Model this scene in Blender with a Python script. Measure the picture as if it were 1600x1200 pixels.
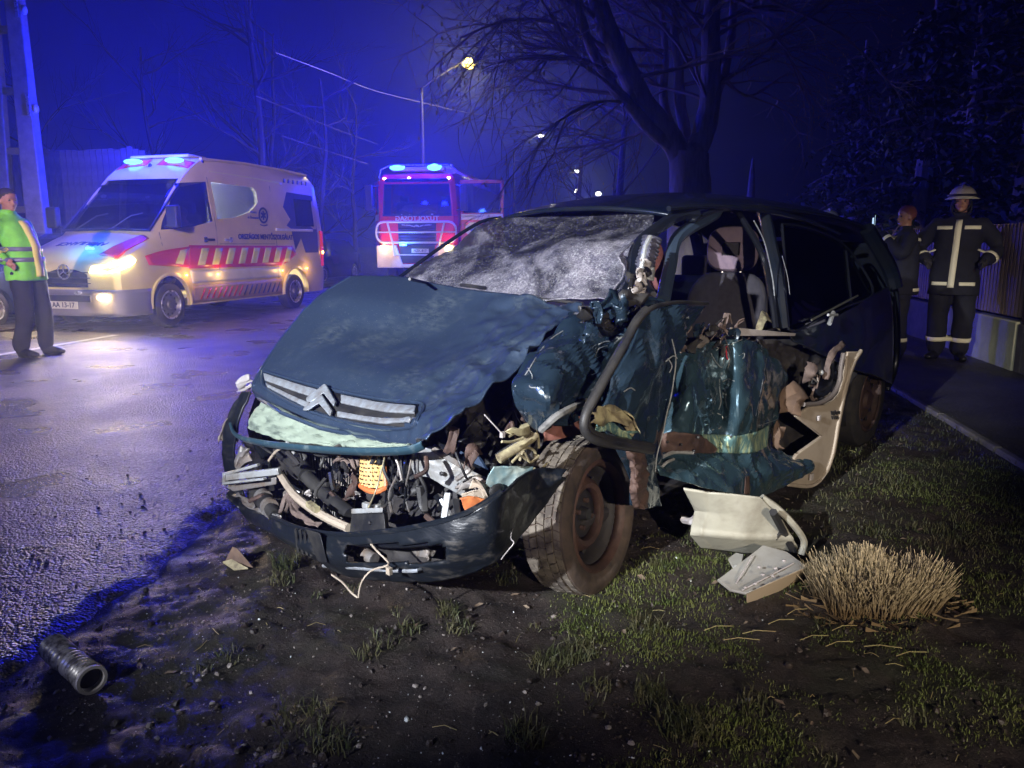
import bpy, bmesh, math, random
import numpy as np
from mathutils import Vector, Matrix, noise, Quaternion
random.seed(7); RNG = np.random.default_rng(7)
PI = math.pi
for _o in list(bpy.data.objects): bpy.data.objects.remove(_o)
SC = bpy.context.scene
COL = SC.collection

# ------------------------------------------------------------------ camera
PITCH = math.radians(10.34); FPX = 1200.0; CH = 1.3
cam_d = bpy.data.cameras.new('camera'); cam = bpy.data.objects.new('camera', cam_d); COL.objects.link(cam)
cam.location = (0, 0, CH); cam.rotation_euler = (PI/2 - PITCH, 0, 0)
cam_d.sensor_width = 36; cam_d.lens = 27.0; cam_d.clip_start = 0.05; cam_d.clip_end = 2000
SC.camera = cam

# ------------------------------------------------------------------ render settings, exposure
SC.render.engine = 'CYCLES'
SC.cycles.use_denoising = True
try: SC.cycles.denoiser = 'OPENIMAGEDENOISE'
except Exception: pass
SC.cycles.use_adaptive_sampling = True; SC.cycles.adaptive_threshold = 0.01
SC.cycles.max_bounces = 7; SC.cycles.diffuse_bounces = 2; SC.cycles.glossy_bounces = 3
SC.cycles.transmission_bounces = 5; SC.cycles.transparent_max_bounces = 10; SC.cycles.volume_bounces = 0
SC.cycles.caustics_reflective = False; SC.cycles.caustics_refractive = False
SC.cycles.sample_clamp_indirect = 4.0
SC.cycles.sample_clamp_direct = 12.0
SC.cycles.use_light_tree = True
SC.view_settings.view_transform = 'Standard'
SC.view_settings.look = 'None'
SC.view_settings.gamma = 1.0
SC.view_settings.use_curve_mapping = False
SC.view_settings.exposure = 0.0

# ------------------------------------------------------------------ night sky: dark blue, deeper overhead and away from the street
W = bpy.data.worlds.new('World'); SC.world = W; W.use_nodes = True
_nt = W.node_tree; _nt.nodes.clear()
def _n(t, **k):
    n = _nt.nodes.new(t)
    for a, b in k.items(): setattr(n, a, b)
    return n
_tc = _n('ShaderNodeTexCoord'); _dot = _n('ShaderNodeVectorMath', operation='DOT_PRODUCT')
_nrm = _n('ShaderNodeVectorMath', operation='NORMALIZE')
_nt.links.new(_tc.outputs['Generated'], _nrm.inputs[0])
_nt.links.new(_nrm.outputs[0], _dot.inputs[0]); _dot.inputs[1].default_value = Vector((-0.42, 0.9, 0.12)).normalized()
_cr = _n('ShaderNodeValToRGB')
_cr.color_ramp.elements[0].position = 0.0; _cr.color_ramp.elements[0].color = (0.0002, 0.0002, 0.0015, 1)
_cr.color_ramp.elements[1].position = 1.0; _cr.color_ramp.elements[1].color = (0.0012, 0.0026, 0.14, 1)
for p_, c_ in ((0.62, (0.0003, 0.0002, 0.0025, 1)), (0.82, (0.0006, 0.0005, 0.012, 1)), (0.94, (0.0007, 0.0013, 0.070, 1))):
    e_ = _cr.color_ramp.elements.new(p_); e_.color = c_
_nt.links.new(_dot.outputs['Value'], _cr.inputs[0])
_bg = _n('ShaderNodeBackground'); _bg.inputs['Strength'].default_value = 1.0
_nt.links.new(_cr.outputs[0], _bg.inputs[0])
_wo = _n('ShaderNodeOutputWorld'); _nt.links.new(_bg.outputs[0], _wo.inputs[0])

# ------------------------------------------------------------------ lamps that light the place from outside the frame
def lamp(name, kind, loc, energy, color, size=0.1, target=None, angle=60, blend=0.6, parent=None):
    d = bpy.data.lights.new(name, kind); d.energy = energy; d.color = color
    if kind in ('POINT', 'SPOT'): d.shadow_soft_size = size
    if kind == 'SPOT': d.spot_size = math.radians(angle); d.spot_blend = blend
    o = bpy.data.objects.new(name, d); COL.objects.link(o); o.location = loc
    if target is not None:
        o.rotation_euler = (Vector(target) - Vector(loc)).to_track_quat('-Z', 'Y').to_euler()
    if parent: o.parent = parent
    return o
lamp('floodlight', 'SPOT', (-3.4, -2.6, 2.9), 5600, (0.93, 0.95, 1.0), 0.05, (-0.10, 3.3, 0.80), 27, 0.8)
lamp('work_lamp_right', 'SPOT', (1.5, -3.4, 2.1), 1500, (1.0, 0.86, 0.70), 0.04, (1.0, 3.3, 0.42), 27, 0.9)
lamp('road_light', 'SPOT', (-3.0, -5.0, 3.6), 10500, (1.0, 0.74, 0.66), 0.10, (-4.5, 11.4, 0.7), 32, 0.9)
lamp('blue_fill_behind', 'POINT', (-5.5, -1.6, 3.2), 190, (0.03, 0.09, 1.0), 0.2)  # unseen blue light, added to turn the bonnet bluer
lamp('verge_light', 'SPOT', (2.3, -5.0, 2.6), 3000, (1.0, 0.84, 0.66), 0.06, (5.05, 8.8, 0.85), 9.5, 0.7)

# ------------------------------------------------------------------ geometry of the view: pixel of the photograph -> place in the world
_c, _s = math.cos(PITCH), math.sin(PITCH)
def ray(px, py):
    u = (600 - py)/FPX
    return Vector(((px - 800)/FPX, _c + u*_s, -_s + u*_c))
def gz(px, py, z=0.0):
    r = ray(px, py); t = (z - CH)/r.z
    return Vector((r.x*t, r.y*t, z))
def gy(px, py, Y):
    r = ray(px, py); t = Y/r.y
    return Vector((r.x*t, Y, CH + r.z*t))
ROAD = math.radians(9.96)                                   # the street runs 10 degrees right of the view
RD = Vector((math.sin(ROAD), math.cos(ROAD), 0)); RN = Vector((math.cos(ROAD), -math.sin(ROAD), 0))
def street(lat, along, z=0.0): return RN*lat + RD*along + Vector((0, 0, z))

# ------------------------------------------------------------------ helpers
def sm(a, b, x):
    t = min(1, max(0, (x - a)/(b - a))); return t*t*(3 - 2*t)
def nz(p, s=1.0, o=0.0): return noise.noise(Vector((p[0]*s + o, p[1]*s - o, p[2]*s + 3.1*o)))
def link(o, parent=None):
    COL.objects.link(o)
    if parent is not None: o.parent = parent
    return o
def props(o, label=None, cat=None, group=None, kind=None):
    if label: o['label'] = label
    if cat: o['category'] = cat
    if group: o['group'] = group
    if kind: o['kind'] = kind
    return o
def thing(name, label, cat, loc=(0, 0, 0), rz=0.0, group=None, rot=None):
    o = bpy.data.objects.new(name, None); COL.objects.link(o); o.empty_display_size = 0.2
    o.location = loc; o.rotation_euler = rot if rot else (0, 0, rz)
    return props(o, label, cat, group)
def copy_tree(o, parent=None):
    c = o.copy(); COL.objects.link(c)
    if parent is not None: c.parent = parent
    for ch in list(o.children): copy_tree(ch, c)
    return c
def basis(d):
    d = Vector(d).normalized(); a = Vector((0, 0, 1)) if abs(d.z) < 0.92 else Vector((0, 1, 0))
    x = a.cross(d).normalized(); return x, d.cross(x), d
def crom(P, t):
    n = len(P) - 1; t = min(max(t, 0), n - 1e-9); i = int(t); f = t - i
    a, b, c, d = P[max(i-1, 0)], P[i], P[i+1], P[min(i+2, n)]
    return 0.5*((2*b) + (c - a)*f + (2*a - 5*b + 4*c - d)*f*f + (3*b - a - 3*c + d)*f*f*f)
def smoothpath(P, k=6):
    P = [Vector(p) for p in P]; n = (len(P)-1)*k
    return [crom(P, i/k) for i in range(n+1)]
class MB:
    def __init__(s): s.v = []; s.f = []
    def add(s, v, f, M=None):
        b = len(s.v)
        s.v += [tuple(M @ Vector(q)) if M else tuple(q) for q in v]
        s.f += [tuple(b+i for i in q) for q in f]
        return s
    def box(s, c, d, rz=0.0, R=None):
        hx, hy, hz = d[0]/2, d[1]/2, d[2]/2
        M = R if R else Matrix.Rotation(rz, 3, 'Z')
        v = [Vector(c) + M @ Vector((x*hx, y*hy, z*hz)) for x in (-1, 1) for y in (-1, 1) for z in (-1, 1)]
        return s.add(v, [(0,1,3,2),(4,6,7,5),(0,4,5,1),(2,3,7,6),(0,2,6,4),(1,5,7,3)])
    def hexa(s, b, t):
        return s.add(list(b)+list(t), [(3,2,1,0),(4,5,6,7),(0,1,5,4),(1,2,6,5),(2,3,7,6),(3,0,4,7)])
    def beam(s, a, b, w, h=None, up=(0,0,1)):
        a, b = Vector(a), Vector(b); h = h or w; d = (b-a).normalized(); u = Vector(up)
        x = d.cross(u); x = x.normalized() if x.length > 1e-4 else Vector((1,0,0)); y = x.cross(d)
        q = [x*i*w/2 + y*j*h/2 for i, j in ((-1,-1),(1,-1),(1,1),(-1,1))]
        return s.hexa([a+i for i in q], [b+i for i in q])
    def tube(s, P, r, n=8, closed=False, cap=True):
        P = [Vector(p) for p in P]; m = len(P); R = r if hasattr(r, '__len__') else [r]*m
        T = []
        for i in range(m):
            if closed: t = P[(i+1) % m] - P[i-1]
            else: t = P[min(i+1, m-1)] - P[max(i-1, 0)]
            T.append(t.normalized() if t.length > 1e-9 else Vector((0,0,1)))
        x, y, _ = basis(T[0]); v = []
        for i in range(m):
            x = (x - T[i]*x.dot(T[i])); x = x.normalized() if x.length > 1e-6 else basis(T[i])[0]; y = T[i].cross(x)
            for k in range(n):
                a = 2*PI*k/n; v.append(P[i] + (x*math.cos(a) + y*math.sin(a))*R[i])
        f = []
        for i in range(m if closed else m-1):
            j = (i+1) % m
            for k in range(n):
                l = (k+1) % n; f.append((i*n+k, i*n+l, j*n+l, j*n+k))
        if cap and not closed:
            f.append(tuple(range(n-1, -1, -1))); f.append(tuple((m-1)*n+k for k in range(n)))
        return s.add(v, f)
    def lathe(s, prof, o=(0,0,0), d=(0,0,1), n=24, a0=0.0, a1=2*PI, close=False):
        x, y, z = basis(d); o = Vector(o); full = abs(a1-a0-2*PI) < 1e-6; m = n if full else n+1
        v = []
        for r, h in prof:
            for k in range(m):
                a = a0 + (a1-a0)*k/n; v.append(o + (x*math.cos(a)+y*math.sin(a))*r + z*h)
        f = []; L = len(prof)
        for i in range(L if close else L-1):
            j = (i+1) % L
            for k in range(n):
                l = (k+1) % m; f.append((i*m+k, i*m+l, j*m+l, j*m+k))
        return s.add(v, f)
    def disc(s, o, d, r, n=24, t=0.004): return s.lathe([(0.0001, t), (r, t), (r, 0), (0.0001, 0)], o, d, n)
    def sphere(s, c, r, n=12, m=8):
        r = r if hasattr(r, '__len__') else (r, r, r); v = []; f = []
        for i in range(m+1):
            p = PI*i/m
            for k in range(n):
                a = 2*PI*k/n; v.append((c[0]+r[0]*math.sin(p)*math.cos(a), c[1]+r[1]*math.sin(p)*math.sin(a), c[2]+r[2]*math.cos(p)))
        for i in range(m):
            for k in range(n):
                l = (k+1) % n; f.append((i*n+k, (i+1)*n+k, (i+1)*n+l, i*n+l))
        return s.add(v, f)
    def prism(s, poly, vec):
        P = [Vector(p) for p in poly]; vec = Vector(vec); n = len(P)
        return s.add(P + [p+vec for p in P], [tuple(range(n-1, -1, -1)), tuple(range(n, 2*n))] + [(i, (i+1) % n, n+(i+1) % n, n+i) for i in range(n)])
    def patch(s, net, nu, nv, disp=None, lin=False):
        """net: rows of 3D control points; a smooth sheet through them. disp(p, u, v) -> offset along the normal (u across, v down the rows, 0..1)"""
        net = [[Vector(p) for p in r] for r in net]; R = len(net)
        rows = [[crom(r, (len(r)-1)*i/nu) for i in range(nu+1)] for r in net]
        cols = [[r[i] for r in rows] for i in range(nu+1)]
        g = [[crom(cols[i], (R-1)*j/nv) for i in range(nu+1)] for j in range(nv+1)]
        if disp:
            h = []
            for j in range(nv+1):
                row = []
                for i in range(nu+1):
                    a = g[j][min(i+1, nu)] - g[j][max(i-1, 0)]; b = g[min(j+1, nv)][i] - g[max(j-1, 0)][i]
                    n = a.cross(b); n = n.normalized() if n.length > 1e-9 else Vector((0,0,1))
                    d = disp(g[j][i], i/nu, j/nv)
                    row.append(g[j][i] + (d if isinstance(d, Vector) else n*d))
                h.append(row)
            g = h
        v = [p for row in g for p in row]
        f = [(j*(nu+1)+i, j*(nu+1)+i+1, (j+1)*(nu+1)+i+1, (j+1)*(nu+1)+i) for j in range(nv) for i in range(nu)]
        s.add(v, f); s.grid = g
        return s
    def mesh(s, name, smooth=40):
        me = bpy.data.meshes.new(name); me.from_pydata(s.v, [], s.f)
        if smooth is not None and smooth is not False:
            me.polygons.foreach_set('use_smooth', [True]*len(me.polygons))
            try: me.set_sharp_from_angle(angle=math.radians(smooth))
            except Exception: pass
        me.update(); return me
def O(name, mb, m, parent=None, bev=0, solid=0, smooth=40, off=0.0, sub=0, seg=2, **pr):
    me = mb.mesh(name, smooth) if isinstance(mb, MB) else mb
    if m is not None and not len(me.materials):
        for q in (m if isinstance(m, (list, tuple)) else [m]): me.materials.append(q)
    o = bpy.data.objects.new(name, me); link(o, parent)
    if sub: 
        q = o.modifiers.new('sub', 'SUBSURF'); q.levels = sub; q.render_levels = sub
    if solid:
        q = o.modifiers.new('solid', 'SOLIDIFY'); q.thickness = solid; q.offset = off
    if bev:
        q = o.modifiers.new('bev', 'BEVEL'); q.width = bev; q.segments = seg; q.limit_method = 'ANGLE'; q.angle_limit = math.radians(35)
    props(o, **pr); return o
def recalc(me):
    bm = bmesh.new(); bm.from_mesh(me); bmesh.ops.recalc_face_normals(bm, faces=bm.faces); bm.to_mesh(me); bm.free(); return me
def text_mesh(s, size, depth=0.002, mirror=False, bold=0.0, align='CENTER'):
    cu = bpy.data.curves.new('lettering', 'FONT'); cu.body = s; cu.size = size; cu.extrude = depth; cu.align_x = align; cu.align_y = 'CENTER'; cu.offset = bold
    cu.resolution_u = 3
    o = bpy.data.objects.new('lettering', cu); COL.objects.link(o)
    dg = bpy.context.evaluated_depsgraph_get(); me = bpy.data.meshes.new_from_object(o.evaluated_get(dg))
    bpy.data.objects.remove(o); bpy.data.curves.remove(cu)
    if mirror: me.transform(Matrix.Scale(-1, 4, (1, 0, 0))); me.flip_normals()
    me.name = 'lettering'; me.materials.clear()
    return me

# ------------------------------------------------------------------ materials
def mat(name, col, rough=0.5, metal=0.0, col2=None, scale=6.0, detail=6.0, contrast=(0.35, 0.65), bump=0.0, bscale=None, rough2=None, coat=0.0, emit=None, es=0.0, spec=None, trans=0.0, stretch=None, alpha=None, sheen=0):
    m = bpy.data.materials.new(name); m.use_nodes = True; nt = m.node_tree; b = nt.nodes['Principled BSDF']
    L = nt.links.new
    b.inputs['Base Color'].default_value = (*col, 1); b.inputs['Roughness'].default_value = rough; b.inputs['Metallic'].default_value = metal
    if spec is not None: b.inputs['Specular IOR Level'].default_value = spec
    if coat: b.inputs['Coat Weight'].default_value = coat; b.inputs['Coat Roughness'].default_value = 0.08
    if trans: b.inputs['Transmission Weight'].default_value = trans
    if alpha is not None: b.inputs['Alpha'].default_value = alpha
    if sheen: b.inputs['Sheen Weight'].default_value = sheen
    if emit: b.inputs['Emission Color'].default_value = (*emit, 1); b.inputs['Emission Strength'].default_value = es
    if col2 or bump or rough2 is not None:
        tc = nt.nodes.new('ShaderNodeTexCoord'); mp = nt.nodes.new('ShaderNodeMapping'); L(tc.outputs['Object'], mp.inputs[0])
        if stretch: mp.inputs['Scale'].default_value = stretch
        t = nt.nodes.new('ShaderNodeTexNoise'); t.inputs['Scale'].default_value = scale; t.inputs['Detail'].default_value = detail; t.inputs['Roughness'].default_value = 0.62
        L(mp.outputs[0], t.inputs['Vector'])
        r = nt.nodes.new('ShaderNodeMapRange'); r.inputs['From Min'].default_value = contrast[0]; r.inputs['From Max'].default_value = contrast[1]
        L(t.outputs['Fac'], r.inputs['Value'])
        if col2:
            mx = nt.nodes.new('ShaderNodeMix'); mx.data_type = 'RGBA'; L(r.outputs[0], mx.inputs['Factor'])
            mx.inputs['A'].default_value = (*col, 1); mx.inputs['B'].default_value = (*col2, 1); L(mx.outputs['Result'], b.inputs['Base Color'])
        if rough2 is not None:
            q = nt.nodes.new('ShaderNodeMapRange'); L(r.outputs[0], q.inputs['Value']); q.inputs['To Min'].default_value = rough; q.inputs['To Max'].default_value = rough2
            L(q.outputs[0], b.inputs['Roughness'])
        if bump:
            t2 = t
            if bscale:
                t2 = nt.nodes.new('ShaderNodeTexNoise'); t2.inputs['Scale'].default_value = bscale; t2.inputs['Detail'].default_value = 5; L(mp.outputs[0], t2.inputs['Vector'])
            bp = nt.nodes.new('ShaderNodeBump'); bp.inputs['Strength'].default_value = 1.0; bp.inputs['Distance'].default_value = bump
            L(t2.outputs['Fac'], bp.inputs['Height']); L(bp.outputs[0], b.inputs['Normal'])
    return m
def emis(name, col, s):
    return mat(name, (0.02, 0.02, 0.02), 0.4, emit=col, es=s)
M_BLACK = mat('black_plastic', (0.012, 0.013, 0.016), 0.42, col2=(0.035, 0.033, 0.03), scale=9, bump=0.0006, bscale=180, rough2=0.65)
M_BLACKG = mat('black_gloss', (0.008, 0.009, 0.012), 0.15)
M_RUBBER = mat('rubber', (0.018, 0.018, 0.019), 0.8, col2=(0.045, 0.04, 0.034), scale=14, bump=0.001, bscale=90)
M_GLASSD = mat('dark_glass', (0.012, 0.014, 0.03), 0.06, spec=0.8, coat=0.3)
M_CHROME = mat('chrome', (0.7, 0.72, 0.75), 0.2, 0.7, col2=(0.4, 0.4, 0.42), scale=20, rough2=0.4)
M_STEEL = mat('bare_steel', (0.26, 0.26, 0.26), 0.38, 0.4, col2=(0.16, 0.12, 0.09), scale=12, bump=0.002, bscale=40, rough2=0.6)
M_RUST = mat('rusty_steel', (0.095, 0.055, 0.042), 0.72, 0.2, col2=(0.045, 0.028, 0.024), scale=16, bump=0.003, bscale=50)
M_WHITEP = mat('white_paint', (0.74, 0.74, 0.7), 0.32, coat=0.3, col2=(0.6, 0.6, 0.55), scale=3)
M_SKIN = mat('skin', (0.42, 0.22, 0.15), 0.5, col2=(0.34, 0.16, 0.11), scale=20)
M_HAIR = mat('hair', (0.03, 0.022, 0.018), 0.7, bump=0.004, bscale=150)
M_REFLT = mat('retroreflective_tape', (0.85, 0.82, 0.62), 0.45)
# ------------------------------------------------------------------ the ground, the road, the footpath
def lat_of(x, y): return x*RN.x + y*RN.y
def alo_of(x, y): return x*RD.x + y*RD.y
EDGE = -1.95
def ground_h(x, y):
    lat = lat_of(x, y)
    p = (x, y, 0)
    near = sm(-0.15, 0.35, lat - EDGE + 0.22*nz(p, 1.3) + 0.10*nz(p, 5.0, 7))
    rough = 0.030*nz(p, 2.6, 1) + 0.020*nz(p, 7.0, 2) + 0.014*nz(p, 18.0, 3) + 0.008*abs(nz(p, 42.0, 4))
    rut = -0.035*math.exp(-((x - 0.02 - 0.16*(2.7 - y))/0.10)**2)*sm(1.2, 1.6, y)*sm(2.95, 2.7, y)   # smooth rut dragged by the front wheel
    rut2 = -0.03*math.exp(-((lat + 1.15 + 0.05*nz(p, 1.5))/0.12)**2)*sm(4.0, 3.0, y)
    q = 1.0 - 0.85*math.exp(-((x - 0.02 - 0.16*(2.7 - y))/0.09)**2)*sm(1.4, 1.8, y)*sm(2.95, 2.7, y)
    far = sm(14, 8, math.hypot(x, y))*0.8 + 0.2
    foot = sm(2.25, 2.05, lat)                                    # dies out under the footpath
    return -0.035 + near*(0.040 + (rough*q + 0.6*(rut+rut2))*far*foot - 0.015*(1-foot))
def axis(lo, a, b, hi, fine, grow=1.22):
    v = list(np.arange(a, b, fine)); s = fine
    x = b
    while x < hi: v.append(x); s *= grow; x += s
    v.append(hi); x = a; s = fine; w = []
    while x > lo: s *= grow; x -= s; w.append(max(x, lo))
    return sorted(set(w)) + v
gx = axis(-120, -2.6, 3.4, 120, 0.02); gyv = axis(-12, 1.15, 6.0, 320, 0.02)
m_ = MB(); NX = len(gx)
m_.v = [(x, y, ground_h(x, y)) for y in gyv for x in gx]
m_.f = [(j*NX+i, j*NX+i+1, (j+1)*NX+i+1, (j+1)*NX+i) for j in range(len(gyv)-1) for i in range(NX-1)]
def earth_material():
    m = bpy.data.materials.new('wet_earth'); m.use_nodes = True; nt = m.node_tree; b = nt.nodes['Principled BSDF']; L = nt.links.new
    tc = nt.nodes.new('ShaderNodeTexCoord')
    def tex(scale, det=6, r=0.65):
        t = nt.nodes.new('ShaderNodeTexNoise'); t.inputs['Scale'].default_value = scale; t.inputs['Detail'].default_value = det; t.inputs['Roughness'].default_value = r
        L(tc.outputs['Object'], t.inputs['Vector']); return t.outputs['Fac']
    def rng(o, a, c, x=0, y=1):
        r = nt.nodes.new('ShaderNodeMapRange'); L(o, r.inputs['Value'])
        for k, v in zip(('From Min', 'From Max', 'To Min', 'To Max'), (a, c, x, y)): r.inputs[k].default_value = v
        return r.outputs[0]
    def mix(f, A, B):
        x = nt.nodes.new('ShaderNodeMix'); x.data_type = 'RGBA'; L(f, x.inputs['Factor'])
        for k, v in (('A', A), ('B', B)):
            if isinstance(v, tuple): x.inputs[k].default_value = (*v, 1)
            else: L(v, x.inputs[k])
        return x.outputs['Result']
    c = mix(rng(tex(9), 0.35, 0.65), (0.010, 0.0065, 0.0055), (0.034, 0.023, 0.019))
    c = mix(rng(tex(1.1, 4), 0.50, 0.62), c, (0.018, 0.019, 0.008))
    c = mix(rng(tex(60, 3), 0.60, 0.74), c, (0.09, 0.072, 0.06))
    L(c, b.inputs['Base Color']); L(rng(tex(5), 0.4, 0.6, 0.45, 0.85), b.inputs['Roughness'])
    bp = nt.nodes.new('ShaderNodeBump'); bp.inputs['Distance'].default_value = 0.012; L(tex(70, 8, 0.75), bp.inputs['Height']); L(bp.outputs[0], b.inputs['Normal'])
    return m
M_EARTH = earth_material()
O('ground', m_, M_EARTH, kind='structure', smooth=180)

def asphalt_material(name, lo, hi, stone, rough=(0.26, 0.55), bumpd=0.007):
    m = bpy.data.materials.new(name); m.use_nodes = True; nt = m.node_tree; b = nt.nodes['Principled BSDF']; L = nt.links.new
    tc = nt.nodes.new('ShaderNodeTexCoord')
    v = nt.nodes.new('ShaderNodeTexVoronoi'); v.inputs['Scale'].default_value = 95; L(tc.outputs['Object'], v.inputs['Vector'])
    v2 = nt.nodes.new('ShaderNodeTexVoronoi'); v2.inputs['Scale'].default_value = 48; L(tc.outputs['Object'], v2.inputs['Vector'])
    n = nt.nodes.new('ShaderNodeTexNoise'); n.inputs['Scale'].default_value = 1.4; n.inputs['Detail'].default_value = 8; L(tc.outputs['Object'], n.inputs['Vector'])
    def rng(o, a, c, x=0, y=1):
        r = nt.nodes.new('ShaderNodeMapRange'); L(o, r.inputs['Value'])
        for k, q in zip(('From Min', 'From Max', 'To Min', 'To Max'), (a, c, x, y)): r.inputs[k].default_value = q
        return r.outputs[0]
    def mix(f, A, B):
        x = nt.nodes.new('ShaderNodeMix'); x.data_type = 'RGBA'; L(f, x.inputs['Factor'])
        for k, q in (('A', A), ('B', B)):
            if isinstance(q, tuple): x.inputs[k].default_value = (*q, 1)
            else: L(q, x.inputs[k])
        return x.outputs['Result']
    sep = nt.nodes.new('ShaderNodeSeparateColor'); L(v.outputs['Color'], sep.inputs[0])
    c = mix(rng(n.outputs['Fac'], 0.35, 0.65), lo, hi)
    c = mix(rng(sep.outputs[0], 0.80, 0.98), c, stone)
    L(c, b.inputs['Base Color'])
    L(rng(n.outputs['Fac'], 0.38, 0.62, *rough), b.inputs['Roughness'])
    ad = nt.nodes.new('ShaderNodeMath'); ad.operation = 'ADD'; L(v.outputs['Distance'], ad.inputs[0]); L(v2.outputs['Distance'], ad.inputs[1])
    bp = nt.nodes.new('ShaderNodeBump'); bp.invert = True; bp.inputs['Distance'].default_value = bumpd; L(ad.outputs[0], bp.inputs['Height']); L(bp.outputs[0], b.inputs['Normal'])
    return m
M_ASPH = asphalt_material('wet_asphalt', (0.040, 0.034, 0.034), (0.085, 0.072, 0.068), (0.22, 0.20, 0.19))
M_PATH = asphalt_material('footpath_asphalt', (0.030, 0.028, 0.028), (0.055, 0.05, 0.047), (0.10, 0.09, 0.08), (0.5, 0.8), 0.003)
# road sheet: ragged near edge where the asphalt crumbles into the verge
lat_s = [-9.6, -9.0, -7.6, -5.5, -4.0, -3.2] + list(np.arange(-2.9, -1.5, 0.03)); al_s = list(np.arange(-6, 0.5, 0.5)) + list(np.arange(0.5, 7.0, 0.03)) + list(np.arange(7.0, 14, 0.25)) + list(np.arange(14, 320, 6.0))
m_ = MB(); NL = len(lat_s)
for a in al_s:
    for l in lat_s:
        p = street(l, a); e = EDGE + 0.20*nz(p, 1.1, 5) + 0.10*nz(p, 4.0, 6) + 0.03*nz(p, 17, 8)
        z = 0.0 - 0.045*sm(e - 0.10, e + 0.12, l)
        if l > -3.3: z += 0.004*nz(p, 9, 2)*sm(-3.3, -2.9, l) - 0.05*sm(e+0.1, e+0.5, l)
        m_.v.append((p.x, p.y, z))
m_.f = [(j*NL+i, j*NL+i+1, (j+1)*NL+i+1, (j+1)*NL+i) for j in range(len(al_s)-1) for i in range(NL-1)]
O('road', m_, M_ASPH, kind='structure', smooth=60)
M_LINE = mat('road_paint', (0.62, 0.61, 0.58), 0.5, col2=(0.22, 0.21, 0.2), scale=5, contrast=(0.52, 0.72))
m_ = MB()
m_.patch([[street(-7.62, a, 0.004), street(-7.50, a, 0.004)] for a in (3, 6, 8.6, 9.9)], 1, 12)
O('road_marking', m_, M_LINE, kind='structure')
m_ = MB()
for a0 in (13, 22, 31, 40): m_.patch([[street(-6.02, a, 0.004), street(-5.92, a, 0.004)] for a in (a0, a0+3)], 1, 2)
# footpath with its concrete edging, then the far verge
m_ = MB()
m_.patch([[street(2.26, a, 0.012), street(3.0, a, 0.016), street(3.72, a, 0.02)] for a in (-4, 2, 6, 12, 30, 90)], 6, 60, lambda p, u, v: 0.004*nz(p, 2.0))
O('footpath', m_, M_PATH, kind='structure')
M_KERB = mat('old_concrete', (0.20, 0.18, 0.15), 0.85, col2=(0.10, 0.09, 0.08), scale=9, bump=0.004, bscale=60)
kt = thing('kerb', 'thin weathered concrete edging along the dark footpath', 'kerb', (0, 0, 0))
a = 0.2; i_ = 0; kme = None
m_ = MB(); m_.box((0, 0, 0), (0.055, 0.985, 0.12)); kme = m_.mesh('kerb_stone', None)
while a < 14:
    p = street(2.235, a+0.5, -0.034 + 0.006*nz((a, 3, 1), 3)); o = O('kerb_stone', kme, M_KERB, kt, bev=0.008, seg=1); o.location = p; o.rotation_euler = (0, 0, -ROAD + 0.006*nz((a, 9, 2), 5)); a += 1.0
# far verge beyond the road
m_ = MB()
m_.patch([[street(-9.5, a, 0.0), street(-9.75, a, 0.06), street(-12, a, 0.10), street(-18, a, 0.15)] for a in (-4, 6, 16, 40, 90, 200)], 10, 60, lambda p, u, v: 0.02*nz(p, 1.3))
O('far_verge', m_, M_EARTH, kind='structure')

# stones, crumbs of glass and grit lying about (nobody could count them)
def scatter(name, n, where, size, m, sub=1, flat=0.6, z0=0.0, label=None):
    bm = bmesh.new(); bmesh.ops.create_icosphere(bm, subdivisions=1, radius=1); bv = np.array([v.co[:] for v in bm.verts]); bf = np.array([[v.index for v in f.verts] for f in bm.faces]); bm.free()
    V = []; F = []; k = 0; tries = 0
    while k < n and tries < n*20:
        tries += 1
        x, y = where(); 
        if x is None: continue
        s = size*(0.35 + RNG.pareto(2.6)*0.5); s = min(s, size*3.2)
        R = np.array(Matrix.Rotation(RNG.random()*6.28, 3, 'Z') @ Matrix.Rotation(RNG.random()*1.5, 3, 'X'))
        w = bv*(0.75+0.5*RNG.random((len(bv), 1)))*np.array([1, 0.55+0.45*RNG.random(), flat]); w = (w*s) @ R.T
        V.append(w + np.array([x, y, max(ground_h(x, y), z0 if lat_of(x, y) < EDGE else -1) + s*0.25])); F.append(bf + k*len(bv)); k += 1
    m2 = MB(); V = np.concatenate(V); F = np.concatenate(F); me = bpy.data.meshes.new(name); me.from_pydata(V.tolist(), [], F.tolist()); me.materials.append(m)
    o = bpy.data.objects.new(name, me); link(o); props(o, label=label, cat='debris', kind='stuff'); return o
M_STONE = mat('grit_stone', (0.10, 0.09, 0.085), 0.5, col2=(0.25, 0.22, 0.20), scale=3.1)
M_CRUMB = mat('glass_crumb', (0.55, 0.6, 0.62), 0.08, spec=0.9)
M_MUD = mat('mud_clod', (0.014, 0.0095, 0.008), 0.55, col2=(0.038, 0.027, 0.022), scale=11, bump=0.004, bscale=80)
def near_pt(r0=1.5, r1=6.0, a0=-38, a1=38):
    r = r0 + (r1 - r0)*RNG.random()**1.6; a = math.radians(a0 + (a1 - a0)*RNG.random()); return r*math.sin(a), r*math.cos(a)
def w_edge():
    x, y = near_pt(1.7, 5.5, -40, 10); l = lat_of(x, y)
    return (x, y) if RNG.random() < math.exp(-((l + 2.1)/0.65)**2) + 0.10 else (None, None)
scatter('gravel', 8000, w_edge, 0.0034, M_STONE, label='loose grit where the asphalt crumbles into the verge')
def w_verge():
    x, y = near_pt(1.5, 6, -38, 38); l = lat_of(x, y)
    return (x, y) if EDGE < l < 2.1 and nz((x, y, 0), 2.2, 31) + .5*nz((x, y, 0), 7, 32) > -.45 + .75*RNG.random() else (None, None)
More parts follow.
